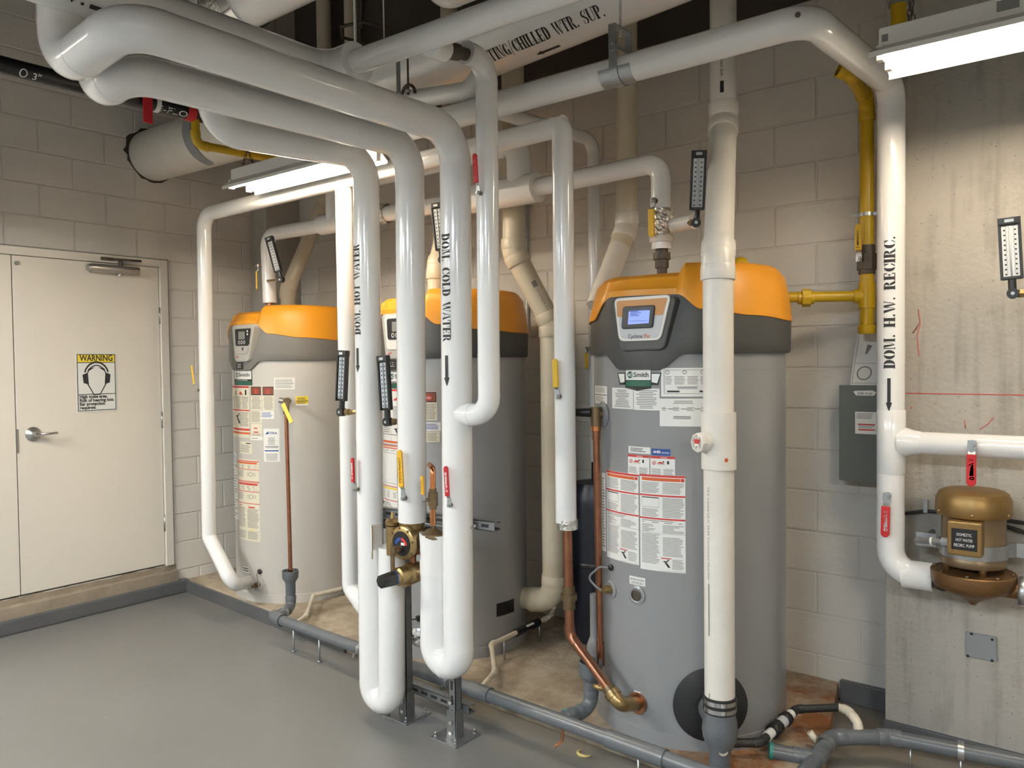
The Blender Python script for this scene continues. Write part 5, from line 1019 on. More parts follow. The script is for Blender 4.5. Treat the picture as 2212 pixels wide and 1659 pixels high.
# balancing valve under it, black cap towards the room
bx_, bz_ = V((-2.536, 2.460, 0.740)).x, V((-2.536, 2.460, 0.740)).z
bv = thing('balancing_valve', 'small brass valve with black octagonal cap below the mixing valve', 'valve', (bx_, 2.46, bz_))
MB().lathe((bx_, 2.47, bz_), (0,-1,0), [(0,-0.02), (0.046,-0.015), (0.050,0.03), (0.040,0.055), (0.036,0.06), (0.040,0.062), (0.040,0.105), (0.030,0.112), (0.030,0.13), (0,0.13)], 22).build('body', 'brass', bv)
MB().cyl((bx_, 2.345, bz_), (bx_, 2.338, bz_), 0.032, 20).build('temperature_ring', 'label_blue', bv)
mb = MB(); mb.cyl((bx_, 2.338, bz_), (bx_, 2.268, bz_), 0.034, 8, 0.030); mb.build('black_cap', 'black', bv, bevel=0.003)
MB().cyl((bx_+0.002, 2.44, bz_-0.040), (bx_+0.002, 2.405, bz_-0.043), 0.013, 12).build('test_plug', 'brass', bv)
MB().cyl((bx_+0.03, 2.46, bz_+0.005), (XC2+0.02, 2.47, bz_+0.005), 0.030, 18).build('side_outlet', 'brass_dark', bv)
tube_part([(bx_+0.006, 2.455, bz_+0.03), (bx_+0.006, 2.455, bz_+0.095), (XC2+0.01, 2.46, bz_+0.105)], 0.0135, 'copper_elbow', 'copper', bv, 0.03)
# short copper by-pass with its own little valve
p0 = V((-2.372, 2.420, 0.976)); p1 = V((-2.367, 2.420, 1.220))
bp = thing('bypass_pipe', 'short bright copper bypass with small yellow valve between two risers', 'pipe', tuple(p0))
tube_part([p0, p1 + V((0,0,0.0)), p1 + V((-0.07, 0.05, 0.005))], 0.0125, 'copper_tube', 'copper_bright', bp, 0.026)
m_ = p0.lerp(p1, 0.46); mb = MB(); mb.cyl(m_ - V((0,0,0.042)), m_ - V((0,0,0.026)), 0.0165, 12); mb.cyl(m_ - V((0,0,0.028)), m_ + V((0,0,0.03)), 0.0215, 14); mb.cyl(m_ + V((0,0,0.026)), m_ + V((0,0,0.045)), 0.0165, 12); mb.build('valve_body', 'brass_dark', bp)
lever(bp, m_ + V((-0.004, -0.02, 0)), (-0.02,0,1), (-0.35,-0.93,0), 0.105, 'yellow_handle', w=0.018, text='LEONARD', off=0.02, crank=0.008, tcol='ink')

# ---- slotted channel stand carrying the loops
st = thing('channel_stand', 'slotted steel channel stand bolted to the floor behind the loops', 'stand', (-2.56, 2.575, 0))
def channel(a, b, openv, parent, w=0.041, d=0.041, name='channel', slots=0, slot_at=None):
    """C-section strut from a to b; openv points out of the open side"""
    a, b = V(a), V(b); ax = (b-a).normalized(); o_ = V(openv); o_ = (o_ - ax*o_.dot(ax)).normalized(); s_ = ax.cross(o_); L = (b-a).length; t = 0.0026
    mb = MB()
    mb.fbox(a, s_, o_, ax, -w/2, w/2, -d/2, -d/2+t, 0, L); mb.fbox(a, s_, o_, ax, -w/2, -w/2+t, -d/2, d/2, 0, L); mb.fbox(a, s_, o_, ax, w/2-t, w/2, -d/2, d/2, 0, L)
    mb.fbox(a, s_, o_, ax, -w/2, -w/2+0.010, d/2-t, d/2, 0, L); mb.fbox(a, s_, o_, ax, w/2-0.010, w/2, d/2-t, d/2, 0, L)
    c = mb.build(name, 'strut', parent)
    k = 0.035
    while k < L-0.03:
        m2 = MB(); m2.fbox(a + ax*k, s_, o_, ax, -0.0065, 0.0065, -d/2-0.0009, -d/2+0.001, -0.020, 0.020); m2.build('slot', 'black_matte', c); k += 0.066
    return c
P1x, P1y, P2x, P2y = -2.722, 2.585, -2.392, 2.565
channel((P1x, P1y, 0.006), (P1x, P1y, 1.15), (0.0,1,0), st); channel((P2x, P2y, 0.006), (P2x, P2y, 1.15), (0.0,1,0), st)
r0_, r1_ = V((-2.892, 2.550, 0.960)), V((-2.118, 2.550, 0.982))
channel((-2.93, 2.545, r0_.z+0.004), (r1_.x, 2.545, r1_.z), (0,1,0), st); channel((-2.93, 2.545, r0_.z-0.045), (-2.31, 2.545, r0_.z-0.047), (0,1,0), st)
lz = V((-2.579, 2.600, 0.126)).z
channel((P1x, 2.628, lz), (P2x+0.06, 2.608, lz), (0,1,0), st)
for px_, py_ in ((P1x, P1y), (P2x, P2y)):
    MB().box(px_-0.085, px_+0.075, py_-0.080, py_+0.085, 0, 0.007).build('base_plate', 'galv', st, bevel=0.002)
    ang = MB(); ang.box(px_-0.028, px_+0.028, py_-0.026, py_-0.0215, 0.007, 0.125); ang.box(px_+0.0215, px_+0.026, py_-0.026, py_+0.026, 0.007, 0.125); ang.build('angle_bracket', 'strut', st)
    for zz in (0.03, 0.075, 0.165): MB().cyl((px_, py_-0.027, zz), (px_, py_-0.037, zz), 0.009, 6).build('bolt', 'chrome', st)
    for dx, dy in ((-0.065,-0.06), (0.055,-0.06), (0.055,0.065), (-0.065,0.065)):
        m2 = MB(); m2.cyl((px_+dx, py_+dy, 0.007), (px_+dx, py_+dy, 0.014), 0.009, 6); m2.cyl((px_+dx, py_+dy, 0.014), (px_+dx, py_+dy, 0.030), 0.0045, 8); m2.build('anchor_bolt', 'galv', st)
for X_, z_ in ((-2.80, 1.02), (-2.22, 0.975)):
    m2 = MB(); m2.cyl((X_, 2.523, z_), (X_, 2.500, z_), 0.012, 6); m2.cyl((X_, 2.5, z_), (X_, 2.485, z_), 0.006, 8); m2.build('bolt', 'chrome', st)

# ================================================================== FLUE AND INTAKE PIPES
g3 = (37.4, 0.277); ga = math.radians(g3[0]); gn = V((math.sin(ga), -math.cos(ga), 0)); gp = V((C3[0], C3[1], g3[1])) + gn*(TR+0.03)
vxy = V((-1.270, 2.850, 0.741)); ztop_ = V((-1.270, 2.850, 1.996)).z; zel = V((-1.268, 2.850, 0.328)).z
vp_ = V((vxy.x, 2.85, 0))
up2 = V((-1.468, 3.360, 2.721)); up3 = V((up2.x, 3.36, 0))
flue = pipe('flue_pipe', 'white plastic flue rising in front of the nearest tank', 'pipe', [(vp_.x, 2.85, 0.335), (vp_.x, 2.85, V((-1.271, 2.850, 2.049)).z), (up2.x, 3.36, up2.z), (up2.x, 3.36, ZC)], 0.0572, 'pvc_white', [0.1, 0.07, 0.07, 0.1], fit=(1.14, 0.055), seg=32)
# tee with threaded clean-out
z0_, z1_ = V((-1.271, 2.850, 1.253)).z, V((-1.270, 2.850, 1.469)).z
teeb = MB().lathe((vp_.x, 2.85, 0), (0,0,1), [(0.0572, z0_), (0.0655, z0_), (0.0655, z1_), (0.0572, z1_)], 36).build('cleanout_tee', 'pvc_white', flue)
co = V((-1.269, 2.850, 1.358)); cd = V((-0.42,-0.91,0.0)).normalized()
MB().lathe((vp_.x, 2.85, co.z), cd, [(0.036, 0.03), (0.038, 0.085), (0.030, 0.086), (0, 0.086)], 24).build('cleanout_neck', 'pvc_white', teeb)
MB().lathe((vp_.x, 2.85, co.z), cd, [(0.0, 0.086), (0.037, 0.086), (0.037, 0.104), (0.030, 0.106), (0.028, 0.098), (0, 0.098)], 8).build('cleanout_plug', 'pvc_white', teeb)
cs = cd.cross(V((0,0,1))).normalized(); cc_ = V((vp_.x, 2.85, co.z)) + cd*0.099
for i in range(6):
    a = i*math.tau/6; d_ = cs*math.cos(a) + V((0,0,1))*math.sin(a); w_ = cd.cross(d_)
    MB().fbox(cc_, d_, w_, cd, 0.004, 0.030, -0.002, 0.002, 0, 0.006).build('plug_rib', 'pvc_white', teeb)
m2 = MB(); m2.fbox(cc_ + cd*0.004, cs, V((0,0,1)), cd, -0.012, 0.014, -0.004, 0.013, 0, 0.003, 0); m2.fbox(cc_ + cd*0.004, cs, V((0,0,1)), cd, -0.012, 0.014, -0.012, -0.005, 0, 0.003, 1); m2.build('plug_sticker', ['red_print', 'white_print'], teeb)
fn = on_pipe((vp_.x, 2.85, 0), (0,0,1), (0.75,-0.66,0), 0.0655, 0.0008); MB().quadmap(_a(V((-1.208, 2.840, 1.293)).z, 0.0, 0.008, 0.0075, 0, 0, 0, 360, 12), fn, 1).build('round_sticker', 'orange_print', teeb)
# printed line down the pipe
fn = on_pipe((vp_.x, 2.85, 0), (0,0,-1), (-0.30,-0.95,0), 0.0572, 0.0008); mb = MB(); z_ = -1.05
put_text(mb, 'TEX Listed ULC S636 Combined Number', fn, -1.19, -0.005, 0.014, width=0.36); lines(mb, fn, -0.82, -0.62, -0.003, 0.003, 1, 0, 0.8, 0.0); lines(mb, fn, -0.40, -0.20, -0.003, 0.003, 1, 0, 0.8, 0.0)
mb.build('pipe_print', 'ink_grey', flue)
fn = on_pipe((up2.x, 3.36, 0), (0,0,-1), (0.30,-0.95,0), 0.0572, 0.0008); mb = MB(); put_text(mb, 'SYSTEM 636', fn, -2.80, -0.006, 0.015, width=0.10); put_text(mb, 'TYPE BH CLASS IIA', fn, -3.12, -0.006, 0.015, width=0.22); rect(mb, fn, -2.88, -2.83, -0.008, 0.008, 0); mb.build('pipe_print', 'ink', flue)
d45 = (V((up2.x, 3.36, up2.z)) - V((vp_.x, 2.85, V((-1.271, 2.850, 2.049)).z))).normalized()
m2 = MB(); fn = on_pipe(V((vp_.x, 2.85, V((-1.271, 2.850, 2.049)).z)) + d45*0.062, d45, (0.1,-0.99,0.3), 0.0655, 0.0006); rect(m2, fn, -0.006, 0.006, -0.014, 0.014, 0); m2.build('fitting_sticker', 'red_print', flue)
# grey outlet tee at the bottom of the flue
m2 = MB(); ez = zel; pa = V((vp_.x, 2.85, V((-1.268, 2.850, 0.382)).z))
bt = thing('flue_drain_tee', 'dark grey rubber drain tee under the flue at the nearest tank', 'fitting', (vp_.x, 2.85, 0.16))
MB().lathe((vp_.x, 2.85, 0), (0,0,1), [(0.036, 0.115), (0.040, 0.12), (0.041, 0.165), (0.052, 0.185), (0.064, 0.215), (0.068, 0.245), (0.066, 0.275), (0.0605, 0.30), (0.0595, 0.327), (0.056, 0.328)], 30).build('tee_body', 'pvc_grey', bt)
m2 = MB(); m2.cyl(gp - gn*0.02, V((vp_.x, 2.85, gp.z)), 0.056, 26); m2.build('tee_branch', 'pvc_grey', bt)
for zz in (0.333, 0.362): MB().lathe((vp_.x, 2.85, 0), (0,0,1), [(0.060, zz-0.008), (0.0635, zz-0.008), (0.0635, zz+0.008), (0.060, zz+0.008)], 30).build('hose_clamp', 'chrome', bt)
MB().lathe((vp_.x, 2.85, 0), (0,0,1), [(0.0575, 0.318), (0.0615, 0.318), (0.0615, 0.378), (0.0575, 0.380)], 30).build('rubber_coupling', 'rubber', bt)
MB().lathe((vp_.x, 2.85, 0), (0,0,1), [(0.0, 0.088), (0.040, 0.088), (0.041, 0.118), (0.0, 0.118)], 24).build('foot_cap', 'pvc_grey', bt)
# intake of the nearest tank
i0, i1, i2 = V((-2.087, 3.600, 2.807)), V((-2.102, 3.600, 2.355)), V((-2.112, 3.440, 2.104))
di = (i2-i1).normalized(); it_ = pipe('intake_pipe', 'cream plastic intake pipe bending into the back of the nearest tank', 'pipe', [(i0.x, 3.60, ZC), (i1.x, 3.60, i1.z), tuple(i1 + di*0.13)], 0.0545, 'pvc_cream', [0.1, 0.06, 0.1], fit=(1.14, 0.06), seg=28, elbow='pvc_white')
MB().cyl(i1 + di*0.10, i2 + di*0.20, 0.0540, 28).build('white_section', 'pvc_white', it_)
# flue of the middle tank
f0, f1, f2 = V((-2.692, 3.420, 2.505)), V((-2.705, 3.420, 2.268)), V((-2.555, 3.550, 1.874))
f3 = V((-2.549, 3.500, 0.447))
flue2 = pipe('flue_pipe', 'cream plastic flue slanting down behind the middle tank', 'pipe', [(f0.x, 3.42, ZC), (f1.x, 3.42, f1.z), (f2.x, 3.55, f2.z), (f2.x, 3.55, 0.34), (f2.x-0.20, 3.53, 0.33)], 0.0610, 'pvc_cream', [0.1, 0.07, 0.07, 0.10, 0.1], fit=(1.13, 0.055), seg=28)
dd = (V((f2.x, 3.55, f2.z)) - V((f1.x, 3.42, f1.z))).normalized(); fn = on_pipe(V((f1.x, 3.42, f1.z)), dd, (0.75,-0.66,0.3), 0.0610, 0.0008)
mb = MB(); put_text(mb, 'SYSTEM 636', fn, 0.24, -0.006, 0.016, width=0.14); rect(mb, fn, 0.19, 0.225, -0.014, 0.014, 0); mb.build('pipe_print', 'ink_grey', flue2)
# intake of the middle tank, seen between two risers
a, b, c_ = V((-3.295, 3.420, 2.036)), V((-3.292, 3.420, 2.200)), V((-3.349, 3.620, 2.675))
pipe('intake_pipe', 'cream plastic intake pipe above the middle tank between two risers', 'pipe', [(a.x, 3.42, 1.98), (a.x, 3.42, b.z+0.03), tuple(c_), (c_.x, c_.y, ZC)], 0.052, 'pvc_cream', [0.1, 0.05, 0.05, 0.1], fit=(1.14, 0.055), seg=24)
# flue of the tank by the door
a, b = V((-5.026, 3.620, 2.144)), V((-4.850, 3.860, 2.932))
pipe('flue_pipe', 'cream plastic flue leaning up to the right from the tank by the door', 'pipe', [(a.x, 3.62, 1.98), (a.x, 3.62, V((-5.023, 3.620, 2.231)).z), tuple(b), (b.x, b.y, ZC)], 0.054, 'pvc_cream', [0.1, 0.06, 0.06, 0.1], fit=(1.13, 0.055), seg=24)
pipe('intake_pipe', 'slim cream pipe rising to the deck behind the hanging chain', 'pipe', [(-4.544, 3.860, 3.210), (V((-4.544, 3.860, 3.210)).x, 3.86, ZC)], 0.046, 'pvc_cream', seg=20)

# ================================================================== DRAINS
DZ = 0.16
da, db = V((-4.026, 2.778, 0.160)), V((-1.288, 2.665, 0.160)); ddir = (db-da).normalized()
dend = da + ddir*3.55
drain = thing('drain_pipe', 'long grey plastic drain pipe running along the front of the pad', 'pipe', tuple(da))
n_ = 7; cuts = [0.0, 0.42, 0.80, 1.235, 1.62, 2.02, 2.72, 3.55]
for i in range(n_): MB().cyl(da + ddir*cuts[i], da + ddir*(cuts[i+1]), 0.0300, 22).build('pipe_section', 'pvc_grey', drain)
for u0, u1 in ((-0.03, 0.06), (1.20, 1.45), (1.60, 1.72), (2.36, 2.62)):
    MB().cyl(da + ddir*u0, da + ddir*u1, 0.0355, 22).build('coupling', 'pvc_grey', drain)
for u0 in (0.17, 0.42, 0.80, 1.46, 2.50, 3.1):
    c = da + ddir*u0
    MB().cyl((c.x, c.y, 0.0), (c.x, c.y, DZ-0.03), 0.0052, 8).build('support_rod', 'galv', drain)
    MB().cyl((c.x, c.y, 0.0), (c.x, c.y, 0.008), 0.012, 6).build('floor_anchor', 'galv', drain)
for u0 in (0.80, 1.46, 3.1):
    c = da + ddir*u0; MB().lathe(c, ddir, [(0.0300, -0.011), (0.0355, -0.011), (0.0355, 0.011), (0.0300, 0.011)], 22).build('pipe_clamp', 'galv', drain)
    MB().box(c.x-0.02, c.x-0.006, c.y-0.048, c.y-0.028, DZ-0.035, DZ-0.015).build('clamp_lug', 'galv', drain)
# funnel and trap under the relief pipe of the tank by the door
q0 = V((-4.126, 2.950, 0.373)); ftop = V((-4.126, 2.950, 0.396)).z; fbot = V((-4.130, 2.950, 0.251)).z
MB().lathe((q0.x, 2.95, 0), (0,0,1), [(0.030, fbot), (0.031, ftop-0.075), (0.046, ftop-0.05), (0.049, ftop-0.045), (0.051, ftop), (0.046, ftop), (0.044, ftop-0.04), (0.02, ftop-0.05)], 26).build('drain_funnel', 'pvc_grey', drain)
pipe('', '', '', [(q0.x, 2.95, ftop-0.06), (q0.x, 2.95, DZ+0.01), tuple(da + V((0.0,0.0,0.0)))], 0.0285, 'pvc_grey', [0.1, 0.04, 0.1], fit=(1.15, 0.03), root=drain, sect='trap_leg', elb='trap_elbow', seg=18)
m_ = V((q0.x, 2.95, DZ+0.01)).lerp(da, 0.55); dd = (da - V((q0.x, 2.95, DZ+0.01))).normalized()
MB().lathe(m_, dd, [(0.0285, -0.010), (0.034, -0.010), (0.034, 0.010), (0.0285, 0.010)], 20).build('pipe_clamp', 'galv', drain)
mb = MB(); mb.sweep([da - ddir*0.055 + V((-0.0,0.02,0.0)), da - ddir*0.02, da + ddir*0.06], 0.037, 18); mb.build('end_elbow', 'pvc_grey', drain)
# relief discharge pipe of the tank by the door
k1_ = (47.7, 1.429); rp_ = thing('relief_pipe', 'copper relief pipe with yellow test lever on the tank by the door', 'pipe', tuple(tank_pt(C1, k1_[0], TR, k1_[1])))
tpt = tank_pt(C1, k1_[0], TR, k1_[1]); tn = (V((tpt.x, tpt.y, 0)) - V((*C1, 0))).normalized()
top_ = V((-4.164, 2.970, 1.389)); bot_ = V((-4.122, 2.950, 0.365))
MB().cyl(tuple(top_), tuple(bot_), 0.0125, 14).build('copper_tube', 'copper', rp_)
mb = MB(); mb.cyl(tpt - tn*0.01, tpt + tn*0.03, 0.018, 12); mb.cyl(tpt + tn*0.03, tpt + tn*0.085, 0.024, 16); mb.cyl(tpt + tn*0.055, top_ + V((0,0,-0.02)), 0.018, 14); mb.build('relief_valve', 'brass_dark', rp_)
mb = MB(); mb.cyl(tpt + tn*0.045 + V((0,0,0.0)), tpt + tn*0.045 + V((-0.05,-0.02,0.006)), 0.020, 14); mb.build('valve_cap', 'satin', rp_)
l0, l1 = V((-4.140, 2.930, 1.429)), V((-4.055, 2.930, 1.315)); al = (l1-l0).normalized()
mb = MB(); mb.fbox(l0, al, al.cross(V((0.3,-0.95,0))).normalized(), V((0.3,-0.95,0)), 0.0, (l1-l0).length, -0.013, 0.013, -0.004, 0.004); mb.build('test_lever', 'yellow_pale', rp_, bevel=0.002)
MB().lathe(bot_ + V((0,0,0.035)), (0,0,1), [(0.0125,-0.01), (0.0145,-0.01), (0.0145,0.01), (0.0125,0.01)], 14).build('tape_band', 'copper_bright', rp_)
# relief valve, discharge pipe and funnel of the nearest tank
t3p = V((-1.866, 2.920, 1.441)); t3b = V((-1.853, 2.920, 0.349)); k3 = (-32.8, 1.436); s3 = tank_pt(C3, k3[0], TR, k3[1])
n3 = (s3 - V((*C3, s3.z))).normalized()
rq = thing('relief_pipe', 'brown copper relief pipe with black capped valve left of the nearest tank', 'pipe', tuple(t3p))
MB().lathe(s3, n3, [(0, 0.0), (0.055, 0.0), (0.055, 0.004), (0.020, 0.008), (0, 0.008)], 24).build('escutcheon', 'tank_grey', rq)
mb = MB(); mb.cyl(s3, t3p, 0.020, 14); mb.cyl(t3p + V((0,0,0.028)), t3p + V((0,0,-0.055)), 0.0235, 14); mb.build('relief_valve', 'brass_dark', rq)
cap0 = t3p + V((-0.02,-0.01,0.004)); mb = MB(); mb.sweep([cap0, cap0 + V((-0.06,-0.025,0.0)), cap0 + V((-0.068,-0.028,0))], [0.020, 0.017, 0.010], 14); mb.build('black_cap', 'black', rq)
MB().cyl(cap0 + V((-0.068,-0.028,0)), cap0 + V((-0.088,-0.036,0.001)), 0.005, 8).build('cap_screw', 'chrome', rq)
tube_part([cap0 + V((-0.055,-0.03,-0.012)), cap0 + V((-0.06,-0.035,-0.035)), cap0 + V((-0.005,-0.02,-0.040))], 0.0022, 'test_wire', 'cable_grey', rq, 0.015, 6)
MB().lathe(t3p + V((0,0,-0.065)), (0,0,1), [(0.016,-0.01), (0.0225,-0.01), (0.0225,0.012), (0.016,0.012)], 16).build('pink_band', 'copper_bright', rq)
MB().cyl(t3p + V((0,0,-0.05)), t3b, 0.0150, 14).build('copper_tube', 'copper', rq)
MB().cyl(t3p + V((0,0,-0.115)), t3p + V((0,0,-0.07)), 0.0185, 14).build('coupling', 'copper', rq)
MB().cyl(t3b + V((0,0,-0.01)), t3b + V((0,0,0.09)), 0.0180, 14).build('coupling', 'copper', rq)
fz = V((-1.859, 2.840, 0.372)).z; fp = V((-1.865, 2.860, 0.308)); fx, fy = fp.x, 2.86
wy = da + ddir*((V((-1.916, 2.693, 0.160))-da).dot(ddir))
MB().lathe((fx, fy, 0), (0,0,1), [(0.030, 0.24), (0.031, fz-0.085), (0.048, fz-0.065), (0.050, fz-0.055), (0.051, fz), (0.046, fz), (0.044, fz-0.05), (0.02, fz-0.06)], 26).build('drain_funnel', 'pvc_grey', drain)
pipe('', '', '', [(fx, fy, fz-0.07), (fx, fy, 0.17), (wy.x+0.02, wy.y+0.05, 0.165), tuple(wy)], 0.0285, 'pvc_grey', [0.1, 0.055, 0.03, 0.1], fit=(1.15, 0.025), root=drain, sect='trap_leg', elb='trap_elbow', seg=18)
MB().lathe((wy.x+0.01, wy.y+0.035, 0.163), (0.4,0.9,0), [(0.0285,-0.004), (0.0338,-0.004), (0.0338,0.006), (0.0285,0.006)], 20).build('primer_ring', 'teal', drain)

# condensate lines
cl1 = pipe('condensate_pipe', 'thin cream condensate pipe beside the tank by the door', 'pipe', [(-3.382, 2.930, 0.464), (-4.283, 3.551, 0.130), (-4.290, 3.248, 0.140), (-4.006, 2.972, 0.130), (-3.894, 2.819, 0.150)], 0.0125, 'pvc_small', [0.1, 0.03, 0.02, 0.02, 0.1], fit=(1.3, 0.02), seg=14)
c = V((-4.280, 3.484, 0.130)); MB().cyl((c.x, c.y, 0.085), (c.x, c.y, 0.12), 0.005, 8).build('support_rod', 'galv', cl1)
MB().lathe(c, (1,0.2,0), [(0.0125,-0.006), (0.018,-0.006), (0.018,0.006), (0.0125,0.006)], 14).build('pipe_clamp', 'galv', cl1)
cl2 = pipe('condensate_pipe', 'thin cream condensate pipe with black union behind the middle tank', 'pipe', [(f2.x, 3.55, 0.31), (-2.670, 3.671, 0.200), (-2.650, 3.125, 0.200), (-2.464, 2.929, 0.160), (-2.398, 2.752, 0.160)], 0.0130, 'pvc_small', [0.1, 0.02, 0.02, 0.02, 0.02, 0.1], fit=(1.3, 0.02), seg=14)
u0, u1 = V((-2.665, 3.553, 0.200)), V((-2.657, 3.340, 0.200)); du = (u1-u0).normalized()
mb = MB(); mb.cyl(u0, u0 + du*0.06, 0.024, 8); mb.cyl(u1 - du*0.08, u1, 0.022, 8); mb.cyl(u0, u1, 0.018, 16); mb.build('black_union', 'black', cl2)
mb = MB(); fn = on_pipe(u0.lerp(u1, 0.45), du, (0.5,-0.6,0.6), 0.0185, 0.0006); rect(mb, fn, -0.04, 0.04, -0.006, 0.006, 0); mb.build('union_label', 'label_white', cl2)
for px_ in (0.2, 0.8):
    c = V((-2.670, 3.671, 0.200)).lerp(V((-2.650, 3.125, 0.200)), px_); MB().cyl((c.x, c.y, 0.085), (c.x, c.y, 0.19), 0.005, 8).build('support_rod', 'galv', cl2)
k0 = V((-1.246, 2.800, 0.263)); k1_ = V((-1.273, 2.957, 0.150)); k2_ = V((-1.180, 3.032, 0.150)); k3_ = V((-1.141, 3.327, 0.190)); k4_ = V((-1.004, 3.453, 0.190))
cl3 = pipe('condensate_pipe', 'black and white condensate pipe beside the foot of the nearest tank', 'pipe', [(vp_.x, 2.85, 0.19), k1_, k2_, k3_, k4_], 0.0165, 'rubber', [0.1, 0.03, 0.03, 0.03, 0.1], fit=(1.12, 0.02), seg=16)
dv = (k3_-k2_).normalized(); La = (k3_-k2_).length
for a0_, a1_, rr, mm, nm in ((0.16, 0.30, 0.0195, 'label_white', 'white_sleeve'), (0.30, 0.48, 0.030, 'black', 'union_nut'), (0.46, 0.66, 0.0235, 'panel_silver', 'clear_sleeve'), (0.64, 0.74, 0.029, 'black', 'union_nut'), (0.74, 0.86, 0.0195, 'label_white', 'white_sleeve')):
    MB().cyl(k2_ + dv*La*a0_, k2_ + dv*La*a1_, rr, 16 if 'sleeve' in nm else 10).build(nm, mm, cl3)
MB().cyl((vp_.x+0.012, 2.838, 0.185), (vp_.x+0.03, 2.815, 0.178), 0.0172, 14).build('outlet_ring', 'pvc_small', cl3)
pipe('', '', '', [k4_, k4_ + V((0.04,-0.01,0.0)), (-0.914, 3.400, 0.171), (-0.908, 3.400, 0.095)], 0.0170, 'pvc_small', [0.1, 0.015, 0.02, 0.1], root=cl3, fit=(1.18, 0.02), sect='cream_leg', elb='cream_elbow', seg=14)
e0 = V((-0.910, 3.400, 0.114)); MB().lathe(e0 + V((0,0,0.025)), (0,0,1), [(0.017,-0.003), (0.0205,-0.003), (0.0205,0.003), (0.017,0.003)], 14).build('seal_ring', 'rubber', cl3)
# right-hand drain
w0, w1, w2, w3, w4 = V((-1.149, 3.072, 0.110)), V((-1.051, 3.116, 0.100)), V((-0.993, 3.307, 0.120)), V((-0.807, 3.452, 0.120)), V((-0.323, 3.540, 0.120))
dr2 = pipe('drain_pipe', 'grey plastic drain with side branch on the floor below the pump', 'pipe', [(-1.012, 2.991, 0.080), (-0.996, 3.158, 0.100), w2, w3, w4], 0.0300, 'pvc_grey', [0.1, 0.04, 0.05, 0.05, 0.1], fit=(1.14, 0.035), seg=20)
pipe('', '', '', [w0, w1, (-0.995, 3.140, 0.100)], 0.0300, 'pvc_grey', 0.04, root=dr2, fit=(1.14, 0.03), sect='side_branch', elb='side_elbow', seg=20)
dw = (w1-w0).normalized(); MB().cyl(w0 - dw*0.012, w0 + dw*0.002, 0.0335, 20).build('teal_cap', 'teal', dr2)
c = V((-0.997, 3.247, 0.115)); dc = (w2 - V((-0.996, 3.158, 0.100))).normalized(); MB().lathe(c, dc, [(0.030,-0.012), (0.0365,-0.012), (0.0365,0.012), (0.030,0.012)], 20).build('pipe_clamp', 'galv', dr2)
MB().cyl((c.x-0.035, c.y, 0.115), (c.x-0.06, c.y-0.005, 0.15), 0.014, 10).build('cream_stub', 'pvc_small', dr2)
c = w3.lerp(w4, 0.52); MB().lathe(c, (w4-w3).normalized(), [(0.030,-0.011), (0.0365,-0.011), (0.0365,0.011), (0.030,0.011)], 20).build('pipe_clamp', 'galv', dr2)
for c in (w3.lerp(w4, 0.52), w3.lerp(w4, 0.16)): MB().cyl((c.x, c.y, 0), (c.x, c.y, 0.09), 0.005, 8).build('support_rod', 'galv', dr2)
# scraps on the floor
sc_ = V((-1.849, 2.779, 0.004)); mb = MB(); pts = [(sc_.x + 0.030*math.cos(a), sc_.y + 0.024*math.sin(a), 0.006) for a in [math.radians(150 + 210*i/10) for i in range(11)]]
mb.sweep(pts, [0.003 + 0.004*math.sin(math.pi*i/10) for i in range(11)], 8); tag(mb.build('plastic_scrap', 'straw'), 'curled yellow plastic scrap on the floor by the drain', 'scrap')
hk = thing('pipe_hook', 'small red copper strap hanging under the drain pipe', 'strap', tuple(wy + V((0.03,-0.01,-0.12))))
tube_part([wy + V((0.03,-0.015,-0.02)), wy + V((0.028,-0.018,-0.075)), wy + V((0.0,-0.03,-0.10))], 0.006, 'strap_band', 'copper_bright', hk, 0.01, 6)

# ================================================================== EXPANSION TANK, GAS, PUMP, ELECTRICS
ex = V((-2.425, 3.79, 0)); et = thing('expansion_tank', 'dark navy expansion tank standing in the gap between two heaters', 'tank', (ex.x, 3.79, PADZ))
MB().lathe((ex.x, 3.79, 0), (0,0,1), [(0.10, PADZ), (0.142, PADZ+0.02), (0.150, PADZ+0.06), (0.150, 0.86), (0.142, 0.93), (0.12, 0.985), (0.03, 1.0), (0, 1.0)], 40).build('shell', 'navy', et)
MB().lathe((ex.x, 3.79, 0), (0,0,1), [(0.150, 0.52), (0.153, 0.525), (0.153, 0.545), (0.150, 0.55)], 40).build('weld_band', 'black', et)
MB().cyl((ex.x, 3.79, 0.99), (ex.x, 3.79, 1.06), 0.02, 12).build('nipple', 'iron', et)
bo = V((-1.999, 3.100, 0.417)); bt2 = thing('drain_bottle', 'narrow grey canister with white label behind the relief pipe', 'bottle', (bo.x, 3.10, PADZ))
MB().lathe((bo.x, 3.10, 0), (0,0,1), [(0, PADZ), (0.035, PADZ), (0.036, PADZ+0.26), (0.026, PADZ+0.29), (0.020, PADZ+0.30), (0.020, PADZ+0.50), (0, PADZ+0.50)], 20).build('canister', 'tank_mid', bt2)
fn = on_pipe((bo.x, 3.10, 0), (0,0,1), (0.45,-0.89,0), 0.036, 0.0008); mb = MB(); rect(mb, fn, PADZ+0.03, PADZ+0.20, -0.022, 0.022, 0); mb.build('canister_label', 'label_white', bt2)

